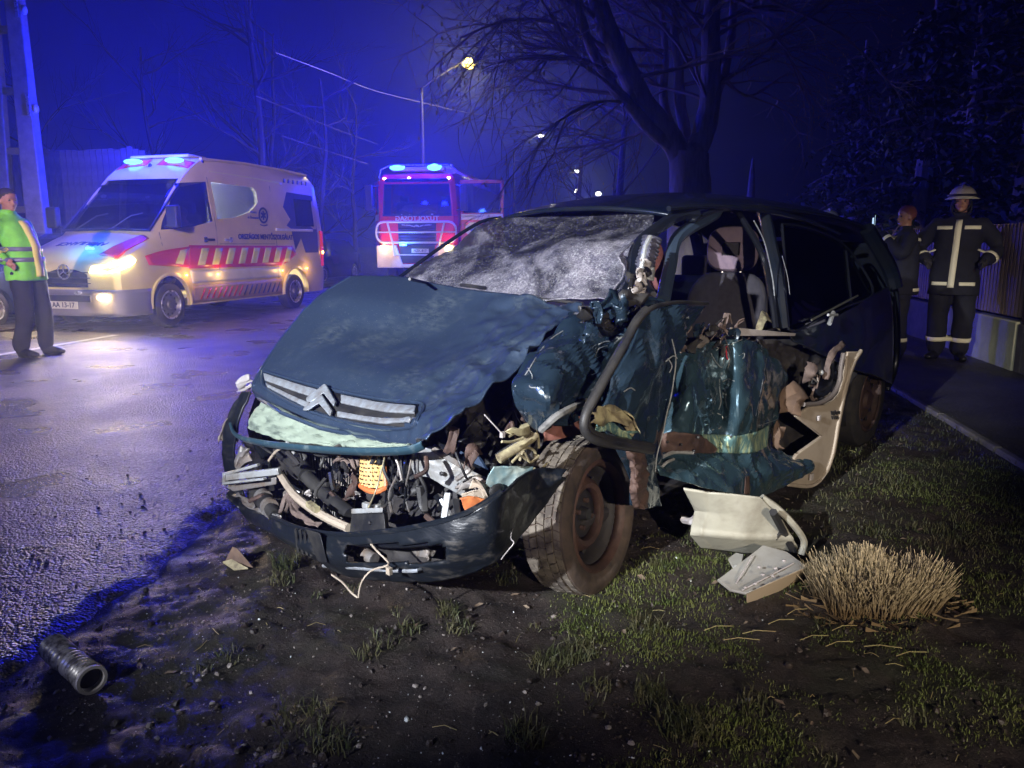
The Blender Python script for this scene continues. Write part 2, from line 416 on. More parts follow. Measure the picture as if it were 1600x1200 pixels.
scatter('earth_clods', 12000, w_verge, 0.0046, M_MUD, flat=0.8, label='churned clods of dark mud on the verge')
scatter('pebbles', 70, w_verge, 0.0050, M_STONE, label='pale pebbles pressed into the muddy verge')
def w_glass():
    x, y = near_pt(1.8, 5.2, -40, 22); return x, y
scatter('glass_crumbs', 650, w_glass, 0.0034, M_CRUMB, label='crumbs of broken glass scattered around the wreck')

# grass and moss
def blades(name, pts, h, w, m, lean=0.5, label=None, curl=0.3):
    V = []; F = []
    for k, (x, y, z, s) in enumerate(pts):
        a = RNG.random()*2*PI; hh = h*s*(0.5+0.8*RNG.random()); ln = lean*RNG.random(); b = RNG.random()*2*PI
        dx, dy = math.cos(b)*ln*hh, math.sin(b)*ln*hh; wx, wy = math.cos(a)*w*0.5, math.sin(a)*w*0.5; i = len(V)
        V += [(x-wx, y-wy, z), (x+wx, y+wy, z), (x+dx*0.4-wx*0.8, y+dy*0.4-wy*0.8, z+hh*0.6), (x+dx*0.4+wx*0.8, y+dy*0.4+wy*0.8, z+hh*0.6), (x+dx*(1+curl), y+dy*(1+curl), z+hh*(1-0.25*ln))]
        F += [(i, i+1, i+3, i+2), (i+2, i+3, i+4)]
    me = bpy.data.meshes.new(name); me.from_pydata(V, [], F); me.materials.append(m)
    o = bpy.data.objects.new(name, me); link(o); props(o, label=label, cat='grass', kind='stuff'); return o
M_GRASS = mat('grass_blade', (0.055, 0.085, 0.012), 0.6, col2=(0.105, 0.115, 0.028), scale=5)
M_GRASSD = mat('dull_grass_blade', (0.030, 0.044, 0.012), 0.6, col2=(0.080, 0.070, 0.030), scale=9)
M_STRAW = mat('straw', (0.26, 0.19, 0.09), 0.6, col2=(0.26, 0.24, 0.10), scale=14)
pts = []; tr = 0
while len(pts) < 34000 and tr < 400000:
    tr += 1; x, y = near_pt(1.55, 5.5, -12, 42); l = lat_of(x, y)
    if not EDGE + 0.3 < l < 2.2: continue
    q = (x, y, 0); d = nz(q, 1.6, 11) + 0.7*nz(q, 5.0, 12) + 0.25*sm(0.0, 0.6, x) - 0.10 + 0.3*sm(1.4, 2.0, l)
    if x < 0.12 and y < 3.2: d -= 0.28
    if d < RNG.random()*0.45: continue
    pts.append((x, y, ground_h(x, y)-0.003, 0.6+0.6*d))
blades('moss_grass', pts, 0.020, 0.0032, M_GRASS, 0.9, 'short green moss and grass patches on the verge')
pts = []
def tuft(x, y, n, r, s=1.0):
    for _ in range(n):
        a = RNG.random()*2*PI; q = r*math.sqrt(RNG.random()); u, v = x+q*math.cos(a), y+q*math.sin(a); pts.append((u, v, ground_h(u, v)-0.004, s))
for px, py, n, r, s in ((448,893,130,.055,1.3),(440,915,60,.05,.9),(360,1030,30,.04,.7),(905,1025,120,.06,1.2),(860,1035,110,.07,1.1),(715,985,60,.05,.9),(700,960,60,.05,.8),(640,990,40,.04,.8),(1060,1140,160,.07,1.0),(1090,1150,120,.06,.9),(470,1130,110,.08,.9),(520,1165,90,.06,.9),(820,1150,120,.06,.9),(830,880,90,.05,.9),(795,905,60,.05,.7),(640,905,60,.06,.6),(1030,885,80,.05,.7),(1010,985,140,.07,.9),(1015,1090,120,.05,.9),(930,1085,60,.05,.7),(600,1010,40,.05,.7),(575,1030,50,.05,.7),(1180,1110,90,.06,.7),(1290,1190,40,.04,.6)):
    p = gz(px, py, 0.0); tuft(p.x, p.y, n, r, s)
for _ in range(80):
    x, y = w_verge()
    if x: tuft(x, y, 14, 0.03, 0.6)
blades('grass_tufts', pts, 0.055, 0.0038, M_GRASSD, 1.1, 'straggling grass tufts growing out of the mud', 0.5)
pts = []
for _ in range(2200):
    x, y = near_pt(3.6, 14, 8, 40); l = lat_of(x, y)
    if 0.9 < l < 2.2: pts += [(x+0.06*RNG.normal(), y+0.06*RNG.normal(), -0.03 + 0.03, 1.0) for _ in range(12)]
blades('verge_grass', pts, 0.035, 0.004, M_GRASSD, 0.9, 'grass strip between the wreck and the footpath')
# straws, dead leaves
V = MB()
for _ in range(260):
    x, y = w_verge()
    if x is None: continue
    a = RNG.random()*PI; L_ = 0.02 + 0.06*RNG.random()**2; z = ground_h(x, y)+0.008
    V.tube([(x, y, z), (x+math.cos(a)*L_*.5, y+math.sin(a)*L_*.5, z+0.006*RNG.random()), (x+math.cos(a)*L_, y+math.sin(a)*L_, ground_h(x+math.cos(a)*L_, y+math.sin(a)*L_)+0.006)], 0.0011, 4)
for px, py, q in ((1100,985,1),(1160,990,1),(1200,975,1),(1250,1000,1),(1300,985,1),(1350,1010,1),(1130,1000,1),(1230,960,1),(1290,1010,1),(1400,1025,1)):
    p = gz(px, py, 0.02); a = RNG.random()*PI*.5 - .2; V.tube([p, p+Vector((math.cos(a)*.05, math.sin(a)*.03, .008)), p+Vector((math.cos(a)*.12, math.sin(a)*.06, 0))], 0.0016, 4)
O('dead_stalks', V, M_STRAW, kind='stuff', label='dead straws and twigs lying on the mud', cat='debris')
V = MB()
for _ in range(170):
    x, y = w_verge()
    if x is None: continue
    s = 0.006+0.010*RNG.random(); a = RNG.random()*6.28; R = Matrix.Rotation(a, 3, 'Z') @ Matrix.Rotation(RNG.random()*.9-.4, 3, 'X'); z = ground_h(x, y)+0.010
    V.add([Vector((x, y, z)) + R @ Vector(q) for q in ((-s*1.6, 0, 0), (-s*.5, s*.7, s*.3), (s, s*.5, .1*s), (s*1.8, 0, s*.2), (s*.8, -s*.6, s*.1), (-s*.6, -s*.6, s*.4), (0, 0, -s*.2))], [(0,1,6),(1,2,6),(2,3,6),(3,4,6),(4,5,6),(5,0,6)])
M_DEAD = mat('dead_leaf', (0.11, 0.075, 0.05), 0.7, col2=(0.24, 0.19, 0.14), scale=6)
O('dead_leaves', V, M_DEAD, kind='stuff', label='small dead leaves scattered over the mud', cat='debris')
# ------------------------------------------------------------------ vehicles: hollow bodies with real window openings
def carve(mb, cutters, name):
    """mesh of mb with every cutter MB cut away (the cutters are thrown out again)"""
    me = recalc(mb.mesh(name, None)); o = bpy.data.objects.new(name, me); COL.objects.link(o); tmp = []
    for c in cutters:
        cm = recalc(c.mesh('cut', None)); co = bpy.data.objects.new('cut', cm); COL.objects.link(co); tmp.append(co)
        q = o.modifiers.new('b', 'BOOLEAN'); q.operation = 'DIFFERENCE'; q.object = co; q.solver = 'EXACT'
    dg = bpy.context.evaluated_depsgraph_get(); r = bpy.data.meshes.new_from_object(o.evaluated_get(dg)); r.name = name
    for t in tmp + [o]:
        d = t.data; bpy.data.objects.remove(t); bpy.data.meshes.remove(d)
    r.polygons.foreach_set('use_smooth', [True]*len(r.polygons)); r.set_sharp_from_angle(angle=math.radians(32)); r.update()
    return r
def loft(stations):
    """stations: (x, [(y, z) half outline from the sill up to the roof middle]) mirrored and closed"""
    m = MB(); rows = []
    for x, h in stations:
        rows.append([(x, y, z) for y, z in h] + [(x, -y, z) for y, z in reversed(h)])
    n = len(rows[0]); m.v = [p for r in rows for p in r]
    for j in range(len(rows)-1):
        for i in range(n):
            k = (i+1) % n; m.f.append((j*n+i, j*n+k, (j+1)*n+k, (j+1)*n+i))
    m.f.append(tuple(range(n))); m.f.append(tuple((len(rows)-1)*n+i for i in range(n-1, -1, -1)))
    return m
def shrink(st, d, zf):
    out = []
    for x, h in st:
        out.append((x, [(max(y-d, 0.0005) if y > 0.01 else 0.0005, max(z-d, zf+0.01*i)) for i, (y, z) in enumerate(h)]))
    return out
M_PANE = mat('clear_pane', (0.5, 0.55, 0.6), 0.02, trans=1.0, spec=0.5); M_PANE.node_tree.nodes['Principled BSDF'].inputs['IOR'].default_value = 1.05
def tinted(name, col, gloss=0.16, opac=0.35):
    m = bpy.data.materials.new(name); m.use_nodes = True; nt = m.node_tree; nt.nodes.clear(); L = nt.links.new
    o = nt.nodes.new('ShaderNodeOutputMaterial'); t = nt.nodes.new('ShaderNodeBsdfTransparent'); t.inputs[0].default_value = (*col, 1)
    g = nt.nodes.new('ShaderNodeBsdfGlossy'); g.inputs['Roughness'].default_value = 0.03; fr = nt.nodes.new('ShaderNodeLayerWeight'); fr.inputs[0].default_value = 0.35
    mx = nt.nodes.new('ShaderNodeMixShader'); mr = nt.nodes.new('ShaderNodeMapRange'); mr.inputs['To Min'].default_value = gloss*0.4; mr.inputs['To Max'].default_value = min(1, gloss*4); L(fr.outputs['Fresnel'], mr.inputs['Value'])
    L(mr.outputs[0], mx.inputs[0]); L(t.outputs[0], mx.inputs[1]); L(g.outputs[0], mx.inputs[2]); L(mx.outputs[0], o.inputs[0]); return m
M_WIN = tinted('window_glass', (0.45, 0.5, 0.58)); M_WINT = tinted('tinted_glass', (0.10, 0.11, 0.14))
M_TAIL = mat('red_lens', (0.35, 0.01, 0.01), 0.15, emit=(1, .05, .02), es=0.4)
M_AMBER = emis('amber_marker', (1.0, 0.45, 0.08), 14)
M_BLUEL = emis('blue_beacon_lens', (0.05, 0.26, 1.0), 9)
M_WHITEL = emis('headlamp_lens', (1.0, 0.90, 0.68), 80)
M_FOGL = emis('fog_lamp_lens', (1.0, 0.70, 0.26), 260)
def wheel(parent, c, side=1, R=0.35, wd=0.23, rim_m=None, group=None, rz=0.0, holes=10, rimr=0.66):
    w = bpy.data.objects.new('wheel', None); link(w, parent); w.location = c; w.rotation_euler = (0, 0, rz if side > 0 else PI + rz)
    t = MB(); h = wd/2
    t.lathe([(R*rimr, -h), (R*.90, -h), (R*.985, -h*.80), (R, -h*.55), (R, h*.55), (R*.985, h*.80), (R*.90, h), (R*rimr*1.04, h*1.0), (R*rimr, h*.86)], (0,0,0), (0,1,0), 36, close=True)
    O('tyre', t, M_RUBBER, w)
    r = MB(); q = R*rimr
    r.lathe([(q*1.0, -h*.8), (q*1.01, h*.88), (q*.95, h*.95), (q*.90, h*.62), (q*.80, h*.40), (q*.5, h*.72), (q*.32, h*.72), (q*.26, h*.95), (0.001, h*.98)], (0,0,0), (0,1,0), 36)
    O('rim', r, rim_m or M_STEEL, w)
    ring = MB(); ring.lathe([(q*.90, h*.93), (q*.97, h*1.0), (q*1.02, h*.94)], (0,0,0), (0,1,0), 36); O('rim_edge', ring, M_CHROME, w, solid=0.004)
    hb = MB()
    for k in range(holes): a = 2*PI*k/holes; hb.disc((q*.68*math.cos(a), h*.62, q*.68*math.sin(a)), (0,1,0), q*.085, 8, 0.004)
    O('vent_hole', hb, M_BLACK, w)
    return w

# ------------------------------------------------------------------ the ambulance
M_AYEL = mat('ambulance_yellow', (0.74, 0.62, 0.26), 0.28, coat=0.5, col2=(0.64, 0.53, 0.22), scale=2)
M_RED = mat('reflective_red', (0.66, 0.045, 0.028), 0.35, coat=0.3)
M_LIME = mat('reflective_yellow', (0.72, 0.70, 0.22), 0.35)
M_GREYD = mat('dark_decal', (0.045, 0.05, 0.12), 0.4)
M_INT = mat('interior_panel', (0.55, 0.54, 0.5), 0.6)
M_DARKI = mat('dark_trim', (0.03, 0.03, 0.035), 0.6)
A_ANG = math.atan2(-0.961, -0.2756)                     # heading: towards the camera and a little left
A_O = Vector((-5.43, 12.3, 0)) - Vector((0.961, -0.2756, 0))*1.0
amb = thing('ambulance', 'yellow ambulance van with red and yellow chequer band and headlights on', 'ambulance', A_O, A_ANG)
def ah(W, zb, zs, We, ze, zt, c=0.04):                  # half outline
    return [(W*.97, zb), (W, zb+.22), (W, (zb+zs)/2+.08), (W*.995, zs), ((W*.995+We)/2+.02, (zs+ze)/2), (We, ze), (We-.10, zt-.02), (We*.5, zt+c*.6), (0.0, zt+c)]
ast = [(1.02, ah(.80, .30, .70, .78, .90, 1.00, .03)), (.95, ah(.93, .27, .80, .90, 1.05, 1.12, .03)), (.72, ah(.99, .26, .95, .95, 1.16, 1.24, .04)), (.42, ah(1.0, .26, 1.1, .93, 1.28, 1.37, .04)),
       (.18, ah(1.0, .28, 1.2, .91, 1.38, 1.47, .04)), (-.05, ah(1.0, .30, 1.3, .90, 1.55, 1.72, .05)), (-.45, ah(1.0, .30, 1.4, .88, 1.95, 2.13, .06)), (-.80, ah(1.0, .30, 1.45, .87, 2.28, 2.45, .06)), (-.98, ah(1.0, .30, 1.5, .86, 2.42, 2.58, .05)),
       (-1.25, ah(1.0, .30, 1.5, .86, 2.56, 2.74, .04)), (-1.7, ah(1.0, .30, 1.5, .87, 2.60, 2.78, .03)), (-3.2, ah(1.0, .30, 1.5, .87, 2.60, 2.77, .03)), (-4.6, ah(.99, .30, 1.5, .86, 2.58, 2.74, .03)), (-4.82, ah(.97, .30, 1.5, .83, 2.5, 2.66, .03)), (-4.90, ah(.94, .34, 1.5, .80, 2.4, 2.55, .02))]
WB = 3.665
cav = [(x, h) for x, h in shrink([q for q in ast if -4.7 < q[0] < 0.2], 0.055, 0.42)]
cuts = [loft(cav)]
for x in (0, -WB):
    for s in (1, -1): c_ = MB(); c_.lathe([(0.0001, 0), (.44, 0), (.44, .40), (0.0001, .40)], (x, s*.68 if s > 0 else -1.08, .37), (0, 1, 0), 28); cuts.append(c_)
c_ = MB(); c_.prism([(1.3, -.80, 1.53), (1.3, .80, 1.53), (1.3, .72, 2.36), (1.3, -.72, 2.36)], (-2.1, 0, 0)); cuts.append(c_)
def side_cut(P, s=1): c = MB(); c.prism([(x, .70 if s > 0 else -.70, z) for x, z in P], (0, .5*s, 0)); return c
fwin = [(.00, 1.52), (-.10, 1.66), (-.62, 2.28), (-1.18, 2.34), (-1.18, 1.68), (-.6, 1.57)]
swin = [(-1.30, 1.72), (-1.30, 2.34), (-2.50, 2.33), (-2.58, 2.26), (-2.56, 2.05), (-2.3, 1.88), (-1.8, 1.76)]
for s in (1, -1): cuts += [side_cut(fwin, s), side_cut(swin, s)]
c_ = MB(); c_.prism([(-4.6, -.72, 1.6), (-4.6, .72, 1.6), (-4.6, .68, 2.2), (-4.6, -.68, 2.2)], (-.5, 0, 0)); cuts.append(c_)
O('body', carve(loft(ast), cuts, 'body'), M_AYEL, amb)
def side_y(x, z):                                       # outer skin at (x, z)
    for (x0, h0), (x1, h1) in zip(ast, ast[1:]):
        if x1 <= x <= x0:
            t = (x - x1)/(x0 - x1)
            h = [(a[0]*t + b[0]*(1-t), a[1]*t + b[1]*(1-t)) for a, b in zip(h0, h1)]
            for (y0, z0), (y1, z1) in zip(h, h[1:]):
                if z0 <= z <= z1 and z1 > z0: return y0 + (y1-y0)*(z-z0)/(z1-z0)
            return h[0][0] if z < h[0][1] else h[5][0]
    return 1.0
def side_sheet(name, quads, m, parent, off=0.004, s=1, nu=6, nv=4, th=0.003, **pr):
    mb = MB()
    for q in quads:                                     # q: rows of (x, z) from bottom row to top row
        mb.patch([[(x, s*(side_y(x, z)+off), z) for x, z in r] for r in q], nu, nv, lambda p, u, v: Vector((0, s*(side_y(p.x, p.z)+off) - p.y, 0)))
    return O(name, mb, m, parent, solid=th, **pr)
def pane(name, P, m, parent, s=1, inset=0.004):
    mb = MB(); mb.prism([(x, s*(side_y(x, z)-inset), z) for x, z in P], (0, s*.003, 0)); return O(name, mb, m, parent)
for s in (1, -1): pane('window', fwin, M_WIN, amb, s); pane('window', swin, M_WIN, amb, s)
ws = MB(); ws.patch([[(.17, y, 1.51 + .02*(1-(y/.8)**2)) for y in (-.83, -.4, 0, .4, .83)], [(-.33, y, 1.98+.03*(1-(y/.8)**2)) for y in (-.79, -.4, 0, .4, .79)], [(-.83, y, 2.42+.03*(1-(y/.8)**2)) for y in (-.75, -.4, 0, .4, .75)]], 10, 8)
O('windscreen', ws, M_WIN, amb, solid=0.005)
wf = MB(); wf.tube([(.18, -.84, 1.51), (-.34, -.80, 1.98), (-.85, -.76, 2.43), (-.87, 0, 2.46), (-.85, .76, 2.43), (-.34, .80, 1.98), (.18, .84, 1.51), (.20, 0, 1.53)], .022, 6, closed=True); O('windscreen_seal', wf, M_BLACK, amb)
# red edge of the brow, red arrow over the wing, band, chequers
brow = MB()
for s in (1, -1): brow.patch([[(-.96, s*.10, 2.613), (-.96, s*.45, 2.60), (-.955, s*.74, 2.545)], [(-1.14, s*.12, 2.735), (-1.14, s*.45, 2.715), (-1.13, s*.74, 2.66)]], 8, 3)
O('brow_stripe', brow, M_RED, amb, solid=0.004)
side_sheet('red_band', [[[(-.46, .90), (-1.8, .89), (-3.16, .88)], [(-.50, 1.28), (-1.8, 1.27), (-3.55, 1.26)]]], M_RED, amb, nu=30)
side_sheet('red_band', [[[(-.46, .90), (-.46, .92), (.44, .98)], [(-.52, 1.26), (.1, 1.2), (.5, 1.12)]]], M_RED, amb, off=0.006, nu=10)
side_sheet('red_band', [[[(-3.24, .90), (-3.32, .93), (-3.40, .94)], [(-3.56, 1.26), (-3.6, 1.25), (-3.75, 1.10)]]], M_RED, amb, off=0.006)
for k in range(9):
    x = -.30 - k*.37
    if k in (0,): side_sheet('yellow_block', [[[(x+.16, .99), (x-.02, .97)], [(x+.02, 1.2), (x-.16, 1.22)]]], M_LIME, amb, off=0.010, nu=3, nv=3)
    else: side_sheet('yellow_block', [[[(x, .95), (x-.19, .95)], [(x-.14, 1.23), (x-.33, 1.23)]]], M_LIME, amb, off=0.010, nu=3, nv=3)
side_sheet('white_band', [[[(-.52, .66), (-1.8, .66), (-3.14, .66)], [(-.47, .87), (-1.8, .86), (-3.12, .85)]]], M_WHITEP, amb, nu=24)
lower = side_sheet('sill_panel', [[[(-.50, .33), (-1.8, .33), (-3.18, .33)], [(-.52, .62), (-1.8, .62), (-3.14, .62)]]], mat('amber_lit_sill', (0.45, 0.33, 0.22), 0.5, col2=(0.36, 0.22, 0.14), scale=4), amb, nu=24)  # amber glow of the marker lamps is put into the sill colour
for k in range(16): side_sheet('hatch_stripe', [[[(-.70-k*.15, .38), (-.75-k*.15, .38)], [(-.80-k*.15, .56), (-.85-k*.15, .56)]]], M_RED if k < 8 else M_GREYD, amb, off=0.009, nu=2, nv=2) if k % 1 == 0 else None
# seams, rail, handles
def seam(P, r=0.005): 
    mb = MB(); mb.tube([(x, side_y(x, z)+0.003, z) for x, z in P], r, 5); O('door_seam', mb, M_BLACK, amb)
seam([(-1.24, .33), (-1.25, .9), (-1.24, 1.6), (-1.22, 2.42)]); seam([(-3.05, .64), (-3.05, 1.3), (-3.05, 2.4)]); seam([(.05, .95), (.10, 1.3), (.05, 1.48)]); seam([(-1.3, 1.30), (-2.2, 1.30), (-3.0, 1.30)], .004)
r_ = MB(); r_.box((-3.72, 1.005, 1.575), (1.36, .03, .05)); O('door_rail', r_, M_WHITEP, amb, bev=.008)
for x in (-1.02, -1.50): h_ = MB(); h_.box((x, 1.035, 1.37), (.20, .035, .04)); h_.box((x-.1*(1 if x < -1.2 else -1), 1.015, 1.37), (.07, .02, .09)); O('door_handle', h_, M_CHROME if x < -1.2 else M_BLACK, amb, bev=.008)
side_sheet('roof_stripe', [[[(-1.3, 2.515), (-2.4, 2.50), (-3.5, 2.45)], [(-1.3, 2.53), (-2.4, 2.52), (-3.5, 2.50)]]], M_LIME, amb, off=0.008, nu=14)
rl_ = MB(); rl_.tube([(-1.2, .80, 2.72), (-2.4, .80, 2.76), (-3.7, .80, 2.75), (-4.6, .79, 2.72)], .028, 6); O('roof_rail', rl_, M_AYEL, amb)
for k in range(6): side_sheet('roof_vent', [[[(-3.55-k*.17, 2.50), (-3.62-k*.17, 2.50)], [(-3.58-k*.17, 2.58), (-3.65-k*.17, 2.58)]]], M_GREYD, amb, off=0.007, nu=2, nv=2)
# rear dark glass with zigzag edge
zig = [(-3.62, 2.32), (-3.40, 2.02), (-3.62, 1.78), (-3.45, 1.66), (-3.60, 1.60), (-3.72, 1.18), (-3.95, 1.42), (-4.1, 1.12), (-4.62, 1.12), (-4.62, 1.5), (-4.60, 2.30)]
mb = MB(); mb.prism([(x, side_y(x, z)+.004, z) for x, z in zig], (0, .004, 0)); O('zigzag_decal', mb, M_GREYD, amb)
pn = MB(); pn.prism([(-3.80, side_y(-3.8, 1.62)+.010, 1.66), (-3.84, side_y(-3.8, 2.2)+.010, 2.2), (-4.5, side_y(-4.5, 2.2)+.010, 2.2), (-4.5, side_y(-4.5, 1.62)+.010, 1.66)], (0, .004, 0)); O('rear_side_window', pn, M_GLASSD, amb)
# lettering on the side
Rt = Matrix.Rotation(PI, 4, 'Z') @ Matrix.Rotation(PI/2, 4, 'X')
t = text_mesh('ORSZÁGOS MENTŐSZOLGÁLAT', .13, .003, bold=.004); o = O('lettering', t, M_GREYD, amb); o.matrix_local = Matrix.Translation((-2.72, 1.008, 1.425)) @ Rt; o.scale.x = .95
for j, s_ in enumerate(('Mentés', 'és Életmentő')): t = text_mesh(s_, .07, .003); o = O('lettering', t, M_GREYD, amb); o.matrix_local = Matrix.Translation((-2.36, .985, 1.88-.10*j)) @ Rt
lg = MB(); lg.lathe([(.115, -.003), (.115, .004), (.15, .004), (.15, -.003)], (-2.66, .992, 1.83), (0, 1, 0), 28, close=True)
for k in range(3): lg.box((-2.66, .994, 1.83), (.035, .008, .17), R=Matrix.Rotation(PI*k/3, 3, 'Y'))
lg.tube([(-2.55, .995, 1.655), (-2.66, .998, 1.635), (-2.77, .995, 1.655)], .012, 5); O('star_emblem', lg, M_GREYD, amb)
for x, z in ((-1.18, .78), (-3.18, .78), (-4.1, .80), (-.38, .80)): mk = MB(); mk.sphere((x, 1.012, z), (.028, .014, .018), 10, 6); O('marker_lamp', mk, M_AMBER, amb); lamp('marker_glow', 'POINT', (x, 1.16, z), 2.6, (1.0, .55, .18), .03, parent=amb)
# arches
for x in (0, -WB):
    a_ = MB(); a_.tube([(x+.455*math.cos(q), 1.005, .37+.455*math.sin(q)) for q in np.linspace(-.12, PI+.12, 22)], .028, 6); O('wheel_arch', a_, M_AYEL, amb)
    for s in (1, -1): wheel(amb, (x, s*.875, .345), s, .345, .235, mat('grey_wheel', (.16, .16, .17), .4, .5))
# front: hood graphics, grille, lamps, bumper, plate
def hood_z(x, y):
    for (x0, h0), (x1, h1) in zip(ast, ast[1:]):
        if x1 <= x <= x0:
            t = (x-x1)/(x0-x1); h = [(a[0]*t + b[0]*(1-t), a[1]*t + b[1]*(1-t)) for a, b in zip(h0, h1)]
            for (y1, z1), (y0, z0) in zip(h[4:], h[5:]):
                if y0 <= abs(y) <= y1: return z0 + (z1-z0)*(abs(y)-y0)/max(y1-y0, 1e-5)
    return 1.2
hd = MB(); hd.patch([[(x, y, 0) for y in (ya, (ya+.9)/2, .88)] for x, ya in ((.93, .55), (.72, .60), (.5, .66), (.25, .74))], 8, 10, lambda p, u, v: Vector((0, 0, hood_z(p.x, p.y) + .006))); O('red_hood_flash', hd, M_RED, amb, solid=.003)
t = text_mesh('AMBULANCE', .155, .003, mirror=True, bold=.003); t.transform(Matrix.Rotation(PI/2, 4, 'Z'))
# lay it on the bonnet: letters upright for the driver ahead
for v in t.vertices:
    x = .66 - v.co.x*1.0; y = v.co.y; zz = v.co.z; v.co = (x, y, hood_z(x, y)+.006+zz)
o = O('lettering', t, M_GREYD, amb)
g_ = MB(); g_.patch([[(1.035, y, z) for y in (-.56, -.2, .2, .56)] for z in (.66, .85, 1.03)], 8, 6, lambda p, u, v: Vector((-.05*(p.y/.56)**2 - .06*sm(.85, 1.03, p.z), 0, 0))); O('grille', g_, M_BLACKG, amb, solid=.02)
for z in (.72, .80, .88, .96): b_ = MB(); b_.tube([(1.045-.05*(y/.56)**2-.06*sm(.85, 1.03, z), y, z) for y in (-.54, -.3, 0, .3, .54)], .010, 5); O('grille_bar', b_, M_BLACK, amb)
b_ = MB(); b_.lathe([(.098, -.006), (.098, .008), (.115, .008), (.115, -.006)], (1.055, 0, .89), (1, 0, 0), 24, close=True)
for k in range(3): a = PI/2 + k*2*PI/3; b_.beam((1.06, 0, .89), (1.06, .1*math.cos(a), .89+.1*math.sin(a)), .014, .01, (1, 0, 0))
O('star_badge', b_, M_CHROME, amb)
bp = MB(); bp.patch([[(.48, -1.03, z), (.80, -1.025, z), (.97, -.96, z), (1.055, -.80, z), (1.085, -.4, z), (1.09, 0, z), (1.085, .4, z), (1.055, .80, z), (.97, .96, z), (.80, 1.025, z), (.48, 1.03, z)] for z in (.24, .36, .48, .63)], 26, 6, lambda p, u, v: -.015*math.sin(v*PI)); O('bumper', bp, mat('bumper_plastic', (.17, .16, .22), .5), amb, solid=.02)
ai = MB(); ai.box((1.10, 0, .50), (.03, 1.0, .10)); O('lower_grille', ai, M_BLACK, amb, bev=.01)
pl = MB(); pl.box((1.115, -.0, .40), (.012, .52, .11)); plo = O('number_plate', pl, M_WHITEP, amb, bev=.004)
t = text_mesh('AA 13-17', .105, .003, bold=.002); t.transform(Matrix.Rotation(PI/2, 4, 'Z') @ Matrix.Rotation(PI/2, 4, 'X')); o = O('lettering', t, M_GREYD, amb); o.location = (1.122, 0, .40)
def front_lamp(s):
    P = [(1.035,.45,.88),(1.03,.50,.975),(1.025,.78,1.0),(.965,.93,1.06),(.80,.995,1.12),(.74,1.01,1.06),(.80,1.01,1.0),(.97,.955,.93),(1.035,.80,.88)]
    h = MB(); h.prism([(x+.012, y*s, z) for x, y, z in P], (-.05, 0, 0)); return h
for s in (1, -1): O('headlight', front_lamp(s), M_WHITEL, amb, bev=.01)
for s in (1, -1):
    f_ = MB(); f_.sphere((1.085, s*.70, .52), (.035, .11, .042), 14, 8); O('fog_lamp', f_, M_FOGL, amb)
w_ = MB(); w_.sphere((1.11, .28, .585), (.02, .075, .03), 12, 8); O('grille_lamp', w_, M_CHROME, amb)
for s in (1, -1):
    lb = MB(); lb.sphere((-1.02, s*.42, 2.69), (.12, .17, .045), 16, 8); O('beacon', lb, M_BLUEL, amb)
lb = MB(); lb.box((.86, .33, 1.235), (.05, .12, .035)); O('hood_beacon', lb, M_BLUEL, amb, bev=.01)
rf = MB(); rf.box((-1.40, 0, 2.78), (.5, 1.2, .05)); O('roof_pod', rf, M_AYEL, amb, bev=.03)
sn = MB(); sn.sphere((-.93, 0, 2.60), (.03, .035, .045), 10, 6); O('brow_badge', sn, M_GREYD, amb)
mr = MB(); mr.box((.02, 1.17, 1.72), (.12, .20, .34)); mr.beam((.0, .98, 1.56), (.02, 1.12, 1.6), .05); O('mirror', mr, M_BLACK, amb, bev=.03)
mr = MB(); mr.box((.02, -1.17, 1.72), (.12, .20, .34)); mr.beam((.0, -.98, 1.56), (.02, -1.12, 1.6), .05); O('mirror', mr, M_BLACK, amb, bev=.03)
for y0 in (-.55, .12): wp = MB(); wp.tube([(.20, y0, 1.53), (.02, y0+.25, 1.74), (-.02, y0+.45, 1.78)], .010, 5); O('wiper', wp, M_BLACK, amb)
tl = MB(); tl.box((-4.80, .955, 1.2), (.12, .07, .75)); O('tail_lamp', tl, M_TAIL, amb, bev=.02)
tm = MB(); tm.sphere((-4.80, 1.0, 1.12), (.03, .02, .04), 8, 6); O('marker_lamp', tm, M_AMBER, amb)
# inside: dashboard, seats, bulkhead, cupboards of the lit treatment room
it = MB(); it.box((-.05, 0, 1.36), (.35, 1.7, .16)); O('dashboard', it, M_DARKI, amb, bev=.03)
for s in (.48, -.48):
    q = MB(); q.box((-.95, s, 1.0), (.5, .5, .16)); q.box((-1.2, s, 1.42), (.14, .48, .75)); q.box((-1.22, s, 1.92), (.10, .26, .2)); O('seat', q, M_DARKI, amb, bev=.04)
sw = MB(); sw.lathe([(.19, -.015), (.20, .0), (.19, .015), (.18, 0)], (-.34, .48, 1.46), (-.8, 0, .55), 20, close=True); O('steering_wheel', sw, M_BLACK, amb)
it = MB(); it.box((-3.0, -.62, 1.5), (2.9, .42, 2.0)); it.box((-1.6, -.3, 2.12), (.5, .9, .35)); O('cupboard', it, M_INT, amb, bev=.02)
it = MB(); it.box((-2.2, -.58, 2.10), (.5, .04, .12)); it.box((-1.75, -.58, 1.98), (.3, .04, .05)); it.box((-2.4, -.4, 1.55), (.35, .3, .3)); O('equipment', it, M_DARKI, amb, bev=.02)
it = MB(); it.box((-1.27, 0, 1.6), (.04, 1.6, 2.2)); O('bulkhead', it, M_DARKI, amb)
lamp('treatment_room_light', 'POINT', (-2.1, .35, 2.30), 420, (1.0, .93, .84), .15, parent=amb)
lamp('cab_light', 'POINT', (-1.2, .2, 2.3), 1.2, (1.0, .8, .6), .1, parent=amb)
